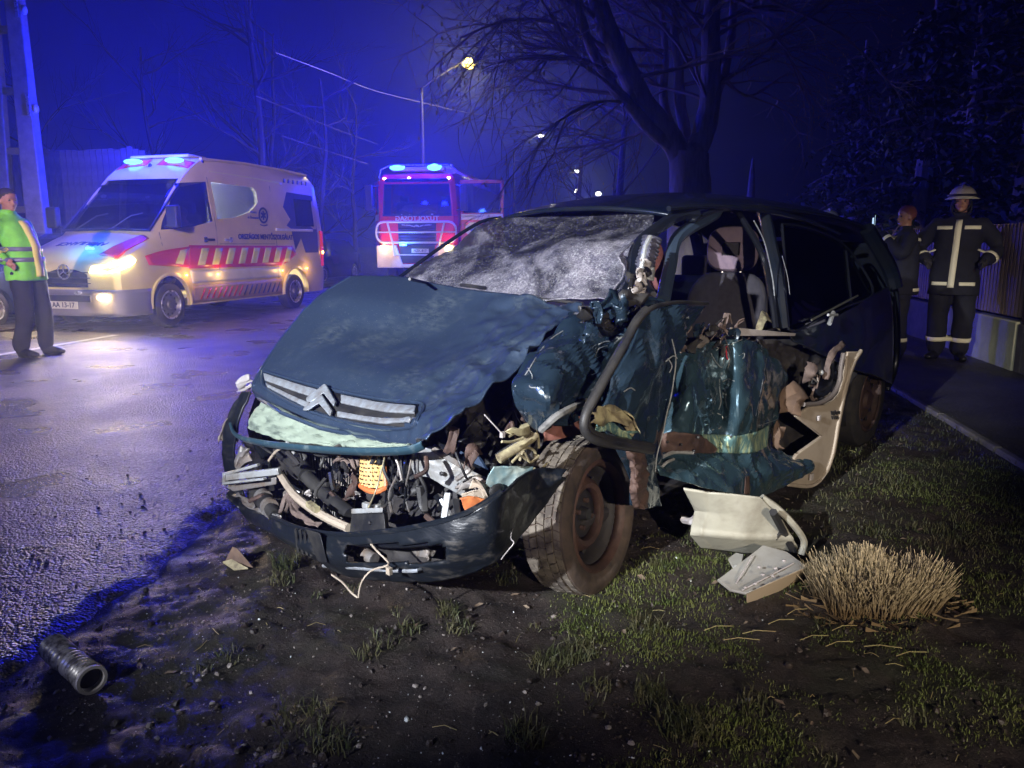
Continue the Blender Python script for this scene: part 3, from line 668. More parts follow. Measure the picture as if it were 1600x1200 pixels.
def vspot(name, p, aim, e, col, ang, parent, size=.06, blend=.9): return lamp(name, 'SPOT', p, e, col, size, aim, ang, blend, parent)
vspot('headlight_beam', (1.10, .80, 1.0), (5.0, 2.2, -.1), 420, (1.0, .86, .62), 80, amb); vspot('headlight_beam', (1.10, -.80, 1.0), (6.5, -1.0, -.1), 200, (1.0, .86, .62), 80, amb)
vspot('fog_beam', (1.22, .70, .52), (3.9, 3.7, -.1), 620, (1.0, .66, .26), 42, amb)
lamp('fog_glow', 'POINT', (1.5, .84, .52), 4, (1.0, .78, .42), .06, parent=amb)
lamp('headlight_glow', 'POINT', (1.45, 1.05, 1.0), 5, (1.0, .95, .85), .06, parent=amb)
lamp('beacon_light', 'POINT', (-.93, .42, 2.95), 900, (.006, .014, 1.0), .12, parent=amb); lamp('beacon_light', 'POINT', (-.93, -.42, 2.95), 900, (.006, .014, 1.0), .12, parent=amb)
lamp('hood_beacon_light', 'POINT', (1.05, .33, 1.45), 40, (.03, .20, 1.0), .06, parent=amb)

# ------------------------------------------------------------------ the fire engine, cab doors open
M_FRED = mat('fire_red', (0.66, 0.015, 0.025), 0.3, coat=0.5)
F_D = 22.5
F_O = gz(654, 381+1.3*FPX/F_D, 0); F_ANG = math.atan2(-math.cos(ROAD+.0), -math.sin(ROAD+.0)) + 0.03
fire = thing('fire_engine', 'red fire engine with blue roof beacons and both cab doors open', 'fire engine', F_O, F_ANG)
def fh(W, zb, zm, We, zt): return [(W, zb), (W, zm), (W*.995, 2.1), (We, zt-.12), (We-.08, zt), (0, zt+.02)]
fst = [(0.0, fh(1.10, .75, 1.4, 1.02, 3.12)), (-.10, fh(1.20, .62, 1.4, 1.12, 3.28)), (-.5, fh(1.22, .6, 1.4, 1.16, 3.36)), (-2.6, fh(1.22, .6, 1.4, 1.16, 3.38)), (-2.7, fh(1.2, .7, 1.4, 1.14, 3.34))]
cuts = [loft(shrink([(-.12, fst[1][1]), (-.5, fst[2][1]), (-2.6, fst[3][1])], .06, 1.15))]
c_ = MB(); c_.prism([(.3, -1.03, 2.13), (.3, 1.03, 2.13), (.3, .98, 3.02), (.3, -.98, 3.02)], (-1.0, 0, 0)); cuts.append(c_)
for s in (1, -1):
    c_ = MB(); c_.prism([(-.32, s*.9, 1.2), (-.42, s*.9, 3.1), (-1.35, s*.9, 3.1), (-1.35, s*.9, 1.2)], (0, s*.6, 0)); cuts.append(c_)
    c_ = MB(); c_.lathe([(0.0001, 0), (.56, 0), (.56, .5), (.0001, .5)], (-1.35, .95 if s > 0 else -1.45, .5), (0, 1, 0), 24); cuts.append(c_)
O('cab', carve(loft(fst), cuts, 'cab'), M_FRED, fire)
p_ = MB(); p_.box((-.07, 0, 2.575), (.008, 2.05, .9)); O('windscreen', p_, M_WIN, fire)
p_ = MB(); p_.tube([(0.0, -1.03, 2.12), (0.0, 1.03, 2.12), (-.05, .98, 3.03), (-.05, -.98, 3.03)], .03, 6, closed=True); O('windscreen_seal', p_, M_BLACK, fire)
for y0, y1 in ((-.75, -.2), (0.05, .6)): wp = MB(); wp.tube([(.03, y0, 2.14), (.0, (y0+y1)/2, 2.3), (-.01, y1, 2.2)], .014, 5); O('wiper', wp, M_BLACK, fire)
b_ = MB(); b_.box((-.35, 0, 1.95), (.4, 2.1, .25)); O('dashboard', b_, M_DARKI, fire, bev=.04)
for s in (.65, -.65): q = MB(); q.box((-1.0, s, 2.15), (.15, .5, .8)); q.box((-.98, s, 2.62), (.12, .28, .22)); O('seat', q, M_DARKI, fire, bev=.05)
b_ = MB(); b_.box((-.02, 0, 3.12), (.10, 1.9, .10)); O('visor', b_, M_BLACKG, fire, bev=.03)
b_ = MB(); b_.box((.02, 0, 1.60), (.05, 1.15, .68)); O('grille', b_, mat('grille_violet', (.035, .02, .05), .35), fire, bev=.02)
for z in (1.38, 1.47, 1.56, 1.65, 1.74): b_ = MB(); b_.box((.05, 0, z), (.02, 1.10, .02)); O('grille_bar', b_, M_BLACKG, fire)
b_ = MB(); b_.tube([(.06, -.45, 1.85), (.07, -.2, 1.835), (.075, -.08, 1.80), (.075, .08, 1.80), (.07, .2, 1.835), (.06, .45, 1.85)], .018, 6); b_.sphere((.075, 0, 1.82), (.02, .07, .03), 8, 6); O('chrome_wing_badge', b_, M_CHROME, fire)
lt = MB(); random.seed(3)
for k in range(9): y = -.22+.052*k; lt.beam((.07, y, 1.60), (.07, y+.02*random.uniform(-1, 1), 1.60+.06*random.uniform(.5, 1)), .016, .012); lt.beam((.07, y, 1.60+.03), (.07, y+.03, 1.61+.04*random.random()), .014, .01)
O('small_script', lt, M_WHITEP, fire)
RtF = Matrix.Rotation(PI/2, 4, 'Z') @ Matrix.Rotation(PI/2, 4, 'X')
t = text_mesh('TŰZOLTÓSÁG', .20, .004, mirror=True, bold=.006); t.transform(RtF); o = O('lettering', t, M_WHITEP, fire); o.location = (.014, 0, 2.03)
# tubular guard
M_PIPE = mat('guard_pipe', (.75, .70, .70), .3, coat=.4)
def gp(P, r=.030, closed=False): b = MB(); b.tube(P, r, 8, closed=closed); O('guard_pipe', b, M_PIPE, fire)
def rr(y0, y1, z0, z1, q=.22, x=.16):
    P = []
    for cy, cz, a0 in ((y1-q, z1-q, 0), (y0+q, z1-q, PI/2), (y0+q, z0+q, PI), (y1-q, z0+q, 3*PI/2)):
        for k in range(5): a = a0 + k*PI/8; P.append((x, cy+q*math.cos(a), cz+q*math.sin(a)))
    return P
gp(rr(-1.2, 1.2, 1.34, 1.93), .032, True); gp([(.16, -1.2, 1.64), (.16, 1.2, 1.64)], .024)
gp([(.17, -.86, 1.93), (.19, -.70, 1.30), (.19, -.66, .95)]); gp([(.17, .86, 1.93), (.19, .70, 1.30), (.19, .66, .95)])
gp([(.17, -.66, .98), (.17, .66, .98)], .02)
b_ = MB()
b_.prism([(.06, -1.22, .60), (.06, -1.22, 1.26), (.06, -.62, 1.26), (.06, -.52, .95), (.06, -.40, .60)], (.08, 0, 0)); b_.prism([(.06, 1.22, .60), (.06, .40, .60), (.06, .52, .95), (.06, .62, 1.26), (.06, 1.22, 1.26)], (.08, 0, 0)); b_.box((.08, 0, .66), (.10, 1.0, .10))
O('bumper', b_, mat('bumper_white', (.72, .66, .64), .35, coat=.3, col2=(.55, .5, .5), scale=4), fire, bev=.02)
b_ = MB(); b_.box((.03, 0, 1.0), (.05, 1.05, .52)); O('lower_grille', b_, M_BLACK, fire)
b_ = MB(); b_.box((.175, .12, 1.10), (.012, .52, .12)); O('number_plate', b_, M_WHITEP, fire, bev=.004)
t = text_mesh('RENDŐR', .01, .001) if False else text_mesh('NZK-817', .10, .003, bold=.002); t.transform(RtF); o = O('lettering', t, M_GREYD, fire); o.location = (.183, .12, 1.10)
for y in (-.98, .98): b_ = MB(); b_.sphere((.17, y, 1.18), (.04, .11, .09), 14, 8); O('headlight', b_, M_FOGL, fire)
b_ = MB(); b_.box((.21, -.38, 1.27), (.06, .20, .06)); O('grille_beacon', b_, M_BLUEL, fire, bev=.01)
for y in (-.96, .96, -.22): b_ = MB(); b_.sphere((-.02, y, 3.18), (.03, .05, .04), 10, 6); O('marker_lamp', b_, emis('white_marker', (1, .8, .7), 9) if y == -.96 else bpy.data.materials['white_marker'], fire)
b_ = MB(); b_.box((-.35, 0, 3.46), (.32, 1.6, .12)); O('light_bar', b_, M_PIPE, fire, bev=.03)
b_ = MB(); b_.sphere((-.22, -.62, 3.50), (.14, .24, .08), 16, 8); O('beacon', b_, M_BLUEL, fire)
b_ = MB(); b_.sphere((-.22, .50, 3.50), (.14, .22, .10), 16, 8); O('beacon', b_, M_BLUEL, fire)
b_ = MB(); b_.tube([(-.1, -1.15, 3.2), (-.15, -1.1, 3.45), (-.15, -.8, 3.56), (-.15, .9, 3.56), (-.15, 1.15, 3.42)], .022, 6); O('roof_rail', b_, M_CHROME, fire)
b_ = MB(); b_.box((-5.2, 0, 2.0), (5.0, 2.4, 2.3)); O('rear_body', b_, M_FRED, fire, bev=.05)
b_ = MB()
for s in (.45, .95): b_.beam((-.4, s, 3.55), (-7.0, s, 3.42), .05, .10)
for k in range(16): b_.beam((-.6-.4*k, .45, 3.54-.008*k), (-.6-.4*k, .95, 3.54-.008*k), .035)
O('ladder', b_, M_PIPE, fire)
for s in (1, -1):
    wheel(fire, (-1.35, s*1.08, .5), s, .5, .30); wheel(fire, (-5.6, s*1.08, .5), s, .5, .30)
    mr = MB(); mr.box((.06, s*1.42, 2.62), (.12, .22, .75)); mr.beam((-.1, s*1.15, 3.0), (.05, s*1.4, 2.9), .04); mr.beam((-.1, s*1.15, 2.25), (.05, s*1.4, 2.35), .04); O('mirror', mr, M_BLACK, fire, bev=.03)
def cab_door(s, ang, wd=1.0):
    d = bpy.data.objects.new('door', None); link(d, fire); d.location = (-.34, s*1.23, 0); d.rotation_euler = (0, 0, s*ang); d.scale.x = wd
    f = MB(); y = 0
    f.box((-.5, y, 1.72), (1.0, .06, .95))
    for x0, x1, z0, z1 in ((0, -.07, 2.2, 3.12), (-.93, -1.0, 2.2, 3.12), (0, -1.0, 3.04, 3.14)): f.box(((x0+x1)/2, y, (z0+z1)/2), (abs(x1-x0), .055, z1-z0))
    O('door_panel', f, M_FRED, d, bev=.01)
    g = MB(); g.box((-.5, 0, 2.63), (.86, .006, .84)); O('window', g, M_WIN, d)
    for q in (.036, -.036): w = MB(); w.box((-.5, q, 2.08), (.96, .008, .17)); O('white_stripe', w, M_WHITEP, d)
    for q in (.036, -.036):
        e = MB(); e.prism([(-.30+.20*math.cos(a), q, 1.72+.22*math.sin(a)) for a in np.linspace(0, 2*PI, 9)[:-1]+PI/8], (0, .006, 0)); em = O('emblem', e, M_WHITEP, d)
        e2 = MB(); e2.sphere((-.30, q, 1.74), (.10, .012, .12), 12, 6); e2.beam((-.42, q, 1.6), (-.2, q, 1.8), .03, .02); O('emblem_core', e2, mat('emblem_blue', (.10, .22, .5), .4), em)
    h = MB(); h.box((-.85, .05, 2.0), (.16, .05, .05)); O('handle', h, M_BLACK, d)
cab_door(1, math.radians(-86), 1.28); cab_door(-1, math.radians(-24))
lamp('beacon_light', 'POINT', (-.05, -.62, 3.75), 1500, (.006, .012, 1.0), .15, parent=fire); lamp('beacon_light', 'POINT', (-.05, .50, 3.75), 2700, (.006, .012, 1.0), .15, parent=fire)
lamp('headlight_glow', 'POINT', (.8, -1.0, 1.18), 16, (1.0, .62, .25), .08, parent=fire)
vspot('headlight_beam', (.30, -.98, 1.18), (8, -1, 0), 160, (1.0, .85, .6), 80, fire)
lamp('grille_beacon_light', 'POINT', (.30, -.38, 1.30), 60, (.05, .25, 1.0), .05, parent=fire)

# ------------------------------------------------------------------ dark hatchback parked between ambulance and fire engine
M_DCAR = mat('dark_car_paint', (0.02, 0.025, 0.05), 0.25, coat=0.6)
def hatchback(loc, ang, label, group):
    c = thing('parked_car', label, 'car', loc, ang, group)
    def hh(W, zb, zs, We, zt): return [(W*.96, zb), (W, zb+.2), (W, zs), (We, zt-.05), (We*.85, zt), (0, zt+.02)]
    st = [(.85, hh(.62, .30, .5, .58, .64)), (.72, hh(.80, .22, .6, .74, .76)), (.35, hh(.86, .2, .76, .74, .90)), (-.25, hh(.87, .2, .88, .70, 1.0)), (-.55, hh(.87, .2, .90, .68, 1.16)), (-1.0, hh(.87, .2, .92, .62, 1.42)), (-1.6, hh(.87, .2, .92, .62, 1.47)), (-2.5, hh(.87, .2, .92, .62, 1.43)), (-3.0, hh(.85, .22, .92, .60, 1.22)), (-3.2, hh(.78, .3, .9, .55, .98)), (-3.28, hh(.7, .36, .7, .5, .8))]
    cu = []
    for x in (0, -2.55):
        for s in (1, -1): q = MB(); q.lathe([(.0001, 0), (.35, 0), (.35, .4), (.0001, .4)], (x, .6 if s > 0 else -1.0, .30), (0, 1, 0), 20); cu.append(q)
    O('body', carve(loft(st), cu, 'body'), M_DCAR, c)
    g = MB(); g.patch([[(-.33, -.66, 1.05), (-.30, 0, 1.07), (-.33, .66, 1.05)], [(-.93, -.60, 1.40), (-.92, 0, 1.44), (-.93, .60, 1.40)]], 8, 4); O('windscreen', g, M_GLASSD, c, solid=.01)
    for s in (1, -1):
        g = MB(); g.prism([(-.60, s*.845, .96), (-1.05, s*.66, 1.38), (-2.5, s*.66, 1.38), (-2.9, s*.82, 1.0)], (0, s*.02, .004)); O('side_window', g, M_GLASSD, c)
        h = MB(); h.sphere((.66, s*.62, .64), (.10, .16, .06), 12, 8); O('headlight', h, M_GLASSD, c)
        for x in (0, -2.55): wheel(c, (x, s*.76, .30), s, .30, .19)
    return c
pc = gz(470, 381+1.3*FPX/25, 0)
hatchback(pc, F_ANG-.05, 'dark hatchback parked between the ambulance tail and the fire engine', None)
pc = gz(-118, 381+1.3*FPX/9.8, 0)
hatchback(pc + Vector((-1.2, 2.2, 0)), A_ANG, 'dark car nose at the left edge behind the traffic guard', None)
# ------------------------------------------------------------------ the wrecked car. Local axes: x towards its nose, y to its left, z up, origin between the front wheels
from mathutils.bvhtree import BVHTree
C_F = Vector((-.68, -.733, 0)).normalized(); C_L = Vector((-C_F.y, C_F.x, 0)); C_O = Vector((-.29, 3.29, 0))
car = thing('wrecked_car', 'dark teal crashed hatchback with crumpled bonnet and torn open left side', 'car', C_O, math.atan2(C_F.y, C_F.x))
CAMC = Vector(((Vector((0,0,CH))-C_O).dot(C_F), (Vector((0,0,CH))-C_O).dot(C_L), CH))
def cray(px, py): r = ray(px, py); return Vector((r.dot(C_F), r.dot(C_L), r.z))
def K(px, py, ax, v):
    r = cray(px, py); i = 'xyz'.index(ax); t = (v - CAMC[i])/r[i]; return CAMC + r*t
def creased(mb, seed=1):                                  # split every quad along its shorter bend so the sheet breaks into sharp folds
    f2 = []
    for q in mb.f:
        a, b, c, d = [Vector(mb.v[i]) for i in q]
        n1 = (b-a).cross(c-a).normalized().dot((c-a).cross(d-a).normalized()); n2 = (b-a).cross(d-a).normalized().dot((c-b).cross(d-b).normalized())
        f2 += [(q[0], q[1], q[2]), (q[0], q[2], q[3])] if n1 < n2 else [(q[0], q[1], q[3]), (q[1], q[2], q[3])]
    mb.f = f2
def Ky(rows): return [[K(a, b, 'y', c) for a, b, c in r] for r in rows]
class Skin:                                              # lay small parts on a sheet of the body
    def __init__(s, mb): s.b = BVHTree.FromPolygons([Vector(v) for v in mb.v], mb.f)
    def at(s, px, py, off=0.004):
        r = cray(px, py).normalized(); h = s.b.ray_cast(CAMC, r)
        if h[0] is None:
            h = s.b.find_nearest(CAMC + r*3.0)
            q = CAMC + r*((h[0]-CAMC).dot(r)); return q + (CAMC-q).normalized()*off
        n = h[1] if h[1].dot(r) < 0 else -h[1]; return h[0] + n*off
def ridge(p, s, o):
    p = Vector(p); w = noise.noise_vector(p*s*.7 + Vector((o, 2, o)))*.45/s
    return 1 - 2.4*abs(noise.noise((p+w)*s + Vector((o, o*1.7, -o))))
def crumple(amp, s, o, fade=None):
    def f(p, u, v):
        d = amp*(0.62*ridge(p, s, o) - 0.38*ridge(p, s*2.1, o+5) + 0.20*ridge(p, s*4.4, o+9))
        return d*(fade(u, v) if fade else 1)
    return f
def paint(name, base, dirt, rough=0.22, dust=(0.58, 0.80), metal=0.4):
    return mat(name, base, rough, metal, col2=dirt, scale=9, detail=10, contrast=dust, bump=0.010, bscale=13, rough2=0.45, coat=0.9)
M_PAINT = paint('teal_paint', (0.022, 0.040, 0.062), (0.08, 0.10, 0.13))
M_PAINTH = mat('bonnet_paint', (0.04, 0.07, 0.13), 0.30, 0.55, bump=0.002, bscale=9, coat=0.9)
def _dust(m):
    nt = m.node_tree; b = nt.nodes['Principled BSDF']; L = nt.links.new; tc = nt.nodes.new('ShaderNodeTexCoord')
    def T(sc, d, st=None):
        t = nt.nodes.new('ShaderNodeTexNoise'); t.inputs['Scale'].default_value = sc; t.inputs['Detail'].default_value = d; t.inputs['Roughness'].default_value = .7
        mp = nt.nodes.new('ShaderNodeMapping'); L(tc.outputs['Object'], mp.inputs[0]); L(mp.outputs[0], t.inputs['Vector'])
        if st: mp.inputs['Scale'].default_value = st
        return t.outputs['Fac']
    def R(o, a, c, x=0, y=1):
        r = nt.nodes.new('ShaderNodeMapRange'); L(o, r.inputs['Value'])
        for k, v in zip(('From Min', 'From Max', 'To Min', 'To Max'), (a, c, x, y)): r.inputs[k].default_value = v
        return r.outputs[0]
    def MUL(a, c, op='MULTIPLY'): q = nt.nodes.new('ShaderNodeMath'); q.operation = op; L(a, q.inputs[0]); L(c, q.inputs[1]); return q.outputs[0]
    big = R(T(2.3, 3), .46, .60); fine = R(T(70, 10, (1, .35, 1)), .42, .72); sp = R(T(150, 2), .66, .74)
    f = MUL(MUL(big, fine), R(sp, 0, 1, .65, .65)) if False else MUL(big, fine); f = MUL(f, sp, 'MAXIMUM') if False else f
    x = nt.nodes.new('ShaderNodeMix'); x.data_type = 'RGBA'; L(R(f, 0, 1, .0, .85), x.inputs['Factor']); x.inputs['A'].default_value = (0.060, 0.095, 0.165, 1); x.inputs['B'].default_value = (.20, .25, .28, 1)
    y = nt.nodes.new('ShaderNodeMix'); y.data_type = 'RGBA'; L(sp, y.inputs['Factor']); L(x.outputs['Result'], y.inputs['A']); y.inputs['B'].default_value = (.30, .33, .36, 1); L(y.outputs['Result'], b.inputs['Base Color'])
    L(R(f, 0, 1, .30, .60), b.inputs['Roughness'])
_dust(M_PAINTH)
M_PAINTB = mat('bumper_paint', (0.009, 0.012, 0.017), 0.34, 0.1, col2=(0.06, 0.055, 0.05), scale=20, detail=12, contrast=(.54, .72), bump=.0012, bscale=70, rough2=.7, stretch=(1, .35, 1.5), coat=.2)
M_INSIDE = mat('dark_inside', (0.010, 0.010, 0.013), 0.7, col2=(0.03, 0.026, 0.024), scale=12, bump=.003, bscale=40)  # near-black mottled colour for inner parts
M_MINT = mat('pale_green_primer', (0.27, 0.33, 0.26), 0.5, col2=(0.10, 0.13, 0.11), scale=24, detail=10, contrast=(.50, .66), bump=.004, bscale=40, stretch=(1,.4,1.4))
M_MINT2 = mat('scraped_green', (0.10, 0.20, 0.20), 0.38, .4, col2=(0.42, 0.50, 0.30), scale=26, contrast=(.46, .6), bump=.004, bscale=60, stretch=(3, 1, .6))
M_CREAM = mat('cream_lining', (0.38, 0.32, 0.25), 0.6, col2=(0.24, 0.19, 0.14), scale=5, contrast=(.5, .8), bump=.0008, bscale=90)
M_PALEY = mat('pale_yellow_plastic', (0.38, 0.34, 0.20), 0.5, col2=(0.17, 0.14, 0.09), scale=22, contrast=(.42,.62))
M_FLESH = mat('dirty_pink_foam', (0.17, 0.125, 0.105), 0.7, col2=(0.07, 0.05, 0.045), scale=18, bump=.003, bscale=50)
M_SEAT = mat('seat_cloth', (0.042, 0.039, 0.048), 0.9, col2=(0.028, 0.026, 0.033), scale=30, bump=.001, bscale=300)
M_HEADR = mat('headrest_cloth', (0.19, 0.14, 0.18), 0.9, col2=(0.15, 0.11, 0.15), scale=20, bump=.001, bscale=300)
M_ALU = mat('scraped_aluminium', (0.40, 0.42, 0.43), 0.36, 0.35, col2=(0.24, 0.22, 0.19), scale=15, contrast=(.45, .7), bump=.002, bscale=60)
M_WHITEPL = mat('white_trim', (0.50, 0.47, 0.47), 0.45, col2=(0.34, 0.31, 0.30), scale=8)

# --- bonnet
hn_ = Ky([[(545,432,-.74),(625,433,-.46),(700,447,-.14),(800,464,.26),(911,482,.64)],
 [(508,455,-.76),(590,470,-.40),(680,488,-.08),(775,505,.30),(880,510,.68)],
 [(470,490,-.77),(560,515,-.38),(650,535,-.02),(740,548,.36),(845,538,.70)],
 [(430,540,-.76),(510,560,-.34),(595,580,.03),(690,590,.42),(796,590,.74)],
 [(405,580,-.70),(490,598,-.28),(580,620,.10),(662,632,.45),(745,628,.74)],
 [(394,603,-.66),(462,640,-.24),(550,664,.12),(640,672,.48),(715,652,.74)],
 [(400,620,-.655),(468,656,-.25),(552,680,.10),(630,694,.47),(673,694,.71)]])
HC = Vector(K(700, 560, 'y', .38)); 
def hood_d(p, u, v):
    side = sm(.55, .85, u)
    d = .010*math.exp(-((u-.60-.15*(1-v))/.035)**2)*sm(.25, .45, v)*sm(.98, .8, v)          # long pressed crease
    d -= .030*math.exp(-((u-.70)/.10)**2 - ((v-.50)/.22)**2)
    d += side*(.020*ridge(p, 5.5, 3) + .010*ridge(p, 13, 4)) + .003*nz(p, 6, 2) + .0012*ridge(p, 24, 7)*sm(.3, .7, v)
    return d*(-1)
hood = MB(); hood.patch(hn_, 96, 84, hood_d)
O('bonnet', hood, M_PAINTH, car, solid=.006, smooth=35); HS = Skin(hood)
lip = MB(); lip.tube([HS.at(a, b, .0) for a, b in ((546,434),(520,449),(476,484),(434,538),(409,578),(398,602),(404,622),(440,645),(500,669),(552,680),(610,690),(668,694))], .008, 6); O('bonnet_edge', lip, M_PAINTH, car)
def onskin(S, pts, off): return [S.at(a, b, off) for a, b in pts]
def rib(name, top, bot, m, S, off, th, parent=car, k=8, bev=0, nv=2):
    """a strip laid on the sheet between two pixel polylines"""
    T = smoothpath([(a, b, 0) for a, b in top], k); B = smoothpath([(a, b, 0) for a, b in bot], k); mb = MB(); rows = []
    for j in range(nv+1): rows.append([S.at(t.x + (b.x-t.x)*j/nv, t.y + (b.y-t.y)*j/nv, off) for t, b in zip(T, B)])
    n = len(T); mb.v = [p for r in rows for p in r]; mb.f = [(j*n+i, j*n+i+1, (j+1)*n+i+1, (j+1)*n+i) for j in range(nv) for i in range(n-1)]
    return O(name, mb, m, parent, solid=th, off=0, bev=bev)
rib('grille_recess', [(415,583),(470,601),(540,618),(600,629),(655,634)], [(418,604),(470,633),(540,656),(600,666),(645,668)], M_BLACK, HS, .004, .004)
fr_ = MB(); fr_.tube(smoothpath(onskin(HS, [(412,581),(470,598),(540,615),(600,626),(655,631),(663,640),(655,656),(645,668),(600,671),(540,660),(470,638),(420,611),(411,597),(412,581)], .006), 4), .0075, 6); O('grille_surround', fr_, M_PAINTH, car)
M_CHR2 = mat('dull_chrome', (.40, .45, .50), .28, .35, col2=(.25, .25, .26), scale=30, rough2=.5)
rib('grille_bar', [(414,586),(470,604),(500,612)], [(416,597),(470,617),(500,626)], M_CHR2, HS, .011, .010, bev=.003)
rib('grille_bar', [(535,620),(600,633),(652,639)], [(535,633),(600,646),(650,650)], M_CHR2, HS, .011, .010, bev=.003)
rib('grille_bar', [(418,602),(470,626),(486,632)], [(420,608),(470,634),(484,640)], M_CHR2, HS, .011, .008, bev=.002)
rib('grille_bar', [(530,646),(600,657),(646,656)], [(530,654),(600,664),(643,662)], M_CHR2, HS, .011, .008, bev=.002)
def chevron(name, P, th, off):
    mb = MB(); A = [HS.at(a, b, off) for a, b in P]; n = (CAMC-A[2]).normalized()*th + Vector((th*.6, 0, th*.3)); mb.prism(A, n); O(name, mb, M_CHR2, car, bev=.004)
chevron('chevron_emblem', [(484,627),(511,605),(514,605),(530,632),(527,640),(511,619),(493,633),(485,633)], .016, .014)
chevron('chevron_emblem', [(481,641),(504,622),(508,622),(525,646),(522,655),(504,635),(488,645),(480,645)], .016, .014)

# --- nose: trim strip, pale crash foam, bumper shell
mint = MB(); mint.patch([[K(408,628,'y',-.62),K(470,658,'y',-.26),K(550,682,'y',.10),K(636,694,'y',.46)], [K(392,652,'y',-.63),K(450,676,'y',-.30),K(545,690,'y',.12),K(640,694,'y',.50)], [K(388,670,'y',-.62),K(450,689,'y',-.28),K(545,699,'y',.14),K(650,700,'y',.54)]], 60, 18, crumple(.016, 9, 4)); O('crash_foam', mint, M_MINT, car, solid=.02)
def band(name, P, w, m, parent=car, tilt=(0,0,1), th=.012, k=8, bev=.003):
    Q = smoothpath(P, k); mb = MB(); up = Vector(tilt); rows = [[q + up*w/2 for q in Q], [q + Vector((.006,0,0)) for q in Q], [q - up*w/2 for q in Q]]
    n = len(Q); mb.v = [p for r in rows for p in r]; mb.f = [(j*n+i, j*n+i+1, (j+1)*n+i+1, (j+1)*n+i) for j in range(2) for i in range(n-1)]
    return O(name, mb, m, parent, solid=th, bev=bev)
band('nose_strip', [K(362,664,'y',-.78),K(370,680,'y',-.70),K(400,690,'x',.66),K(450,697,'x',.70),K(520,703,'x',.72),K(590,705,'x',.72),K(640,702,'x',.70),K(662,694,'x',.68)], .030, mat('nose_paint', (.045, .10, .14), .3, .4, col2=(.25, .32, .33), scale=14, contrast=(.55,.75)), tilt=(.5, 0, .9))
bumpT = [K(362,763,'y',-.80),K(389,790,'y',-.70),K(430,810,'x',.72),K(475,828,'x',.77),K(535,836,'x',.80),K(600,832,'x',.81),K(665,822,'x',.79),K(730,803,'x',.74),K(785,770,'x',.64),K(835,733,'y',.86),K(885,735,'y',.88)]
bumpB = [K(364,776,'y',-.80),K(402,818,'y',-.66),K(442,842,'x',.70),K(482,866,'x',.74),K(535,897,'x',.76),K(600,905,'x',.77),K(665,908,'x',.75),K(730,898,'x',.70),K(787,868,'x',.62),K(835,808,'y',.87),K(883,746,'y',.885)]
bm_ = [(a+b)/2 + Vector((.035, .01, 0)) for a, b in zip(bumpT, bumpB)]
bs = MB(); bs.patch([bumpT, bm_, bumpB], 110, 18, crumple(.006, 7, 2))
# the lower intake is a real opening in the shell
G = bs.grid; keep = []
def pixof(p):
    w = C_O + C_F*p.x + C_L*p.y + Vector((0, 0, p.z - CH)); d = w.y*_c - w.z*_s; u = w.y*_s + w.z*_c; return 800 + FPX*w.x/d, 600 - FPX*u/d
for f in bs.f:
    c = sum((Vector(bs.v[i]) for i in f), Vector())/4; a, b = pixof(c)
    inside = (540 < a < 695) and (850 < b < 884 - .12*abs(a-620)*.6) and not (b > 880)
    if not inside: keep.append(f)
bs.f = keep
O('bumper_shell', bs, M_PAINTB, car, solid=.010); BS = Skin(bs)
for P in ([(505,884),(560,886),(620,890),(660,888),(690,872),(696,862)],): 
    q = MB(); q.tube(smoothpath([BS.at(a, b, .004) for a, b in P], 5), .006, 6); O('intake_trim', q, M_CHR2, car)
tb = MB(); tb.tube([p + Vector((.004, 0, .004)) for p in smoothpath(bumpT[:9], 5)], .009, 6); O('bumper_edge', tb, M_PAINTB, car)
vs = MB()
for k in range(4): a = 462+7*k; vs.beam(K(a, 826+2*k, 'x', .80), K(a+4, 862+2*k, 'x', .785), .008, .012)
O('bumper_vents', vs, M_BLACK, car)
pb = MB(); pb.hexa([K(477,826,'x',.80),K(500,833,'x',.81),K(512,880,'x',.80),K(497,878,'x',.79)], [K(477,826,'x',.82),K(500,833,'x',.83),K(512,880,'x',.82),K(497,878,'x',.81)]); O('plate_bracket', pb, M_BLACK, car, bev=.004)
sl = MB(); sl.patch([[K(552,842,'x',.78),K(620,846,'x',.78),K(690,838,'x',.76)], [K(552,852,'x',.80),K(620,856,'x',.80),K(696,850,'x',.78)]], 16, 3); O('intake_lip', sl, M_BLACKG, car, solid=.01)
lb = MB(); lb.patch([[K(560,855,'x',.66),K(620,858,'x',.66),K(690,850,'x',.66)], [K(560,890,'x',.66),K(620,893,'x',.66),K(690,885,'x',.66)]], 30, 12, crumple(.02, 10, 3)); O('intake_back', lb, M_INSIDE, car, solid=.01)
fg = MB(); fg.tube([K(565,862,'x',.72),K(585,874,'x',.72)], .022, 10); O('fog_tube', fg, M_STEEL, car)
fg = MB(); fg.patch([[K(640,850,'x',.70),K(665,856,'x',.72),K(682,860,'x',.70)],[K(645,868,'x',.72),K(668,872,'x',.74),K(676,878,'x',.72)]], 16, 10, crumple(.014, 14, 8)); O('torn_fog_surround', fg, M_STEEL, car, solid=.004)
# bumper's right end turned up: pale inner flange with hole
fl = MB(); fl.patch([[K(772,730,'y',.78),K(800,729,'y',.81),K(835,729,'y',.84)], [K(760,752,'y',.76),K(795,756,'y',.80),K(825,752,'y',.84)], [K(762,785,'y',.75),K(790,790,'y',.79),K(812,775,'y',.83)]], 30, 22, crumple(.010, 9, 6)); O('end_flange', fl, mat('flange_paint', (.12, .24, .28), .34, .4, col2=(.36, .42, .38), scale=12), car, solid=.006)
hl = MB(); hl.sphere(K(776,766,'y',.795), (.035, .012, .022), 12, 8); O('flange_hole', hl, M_BLACK, car)
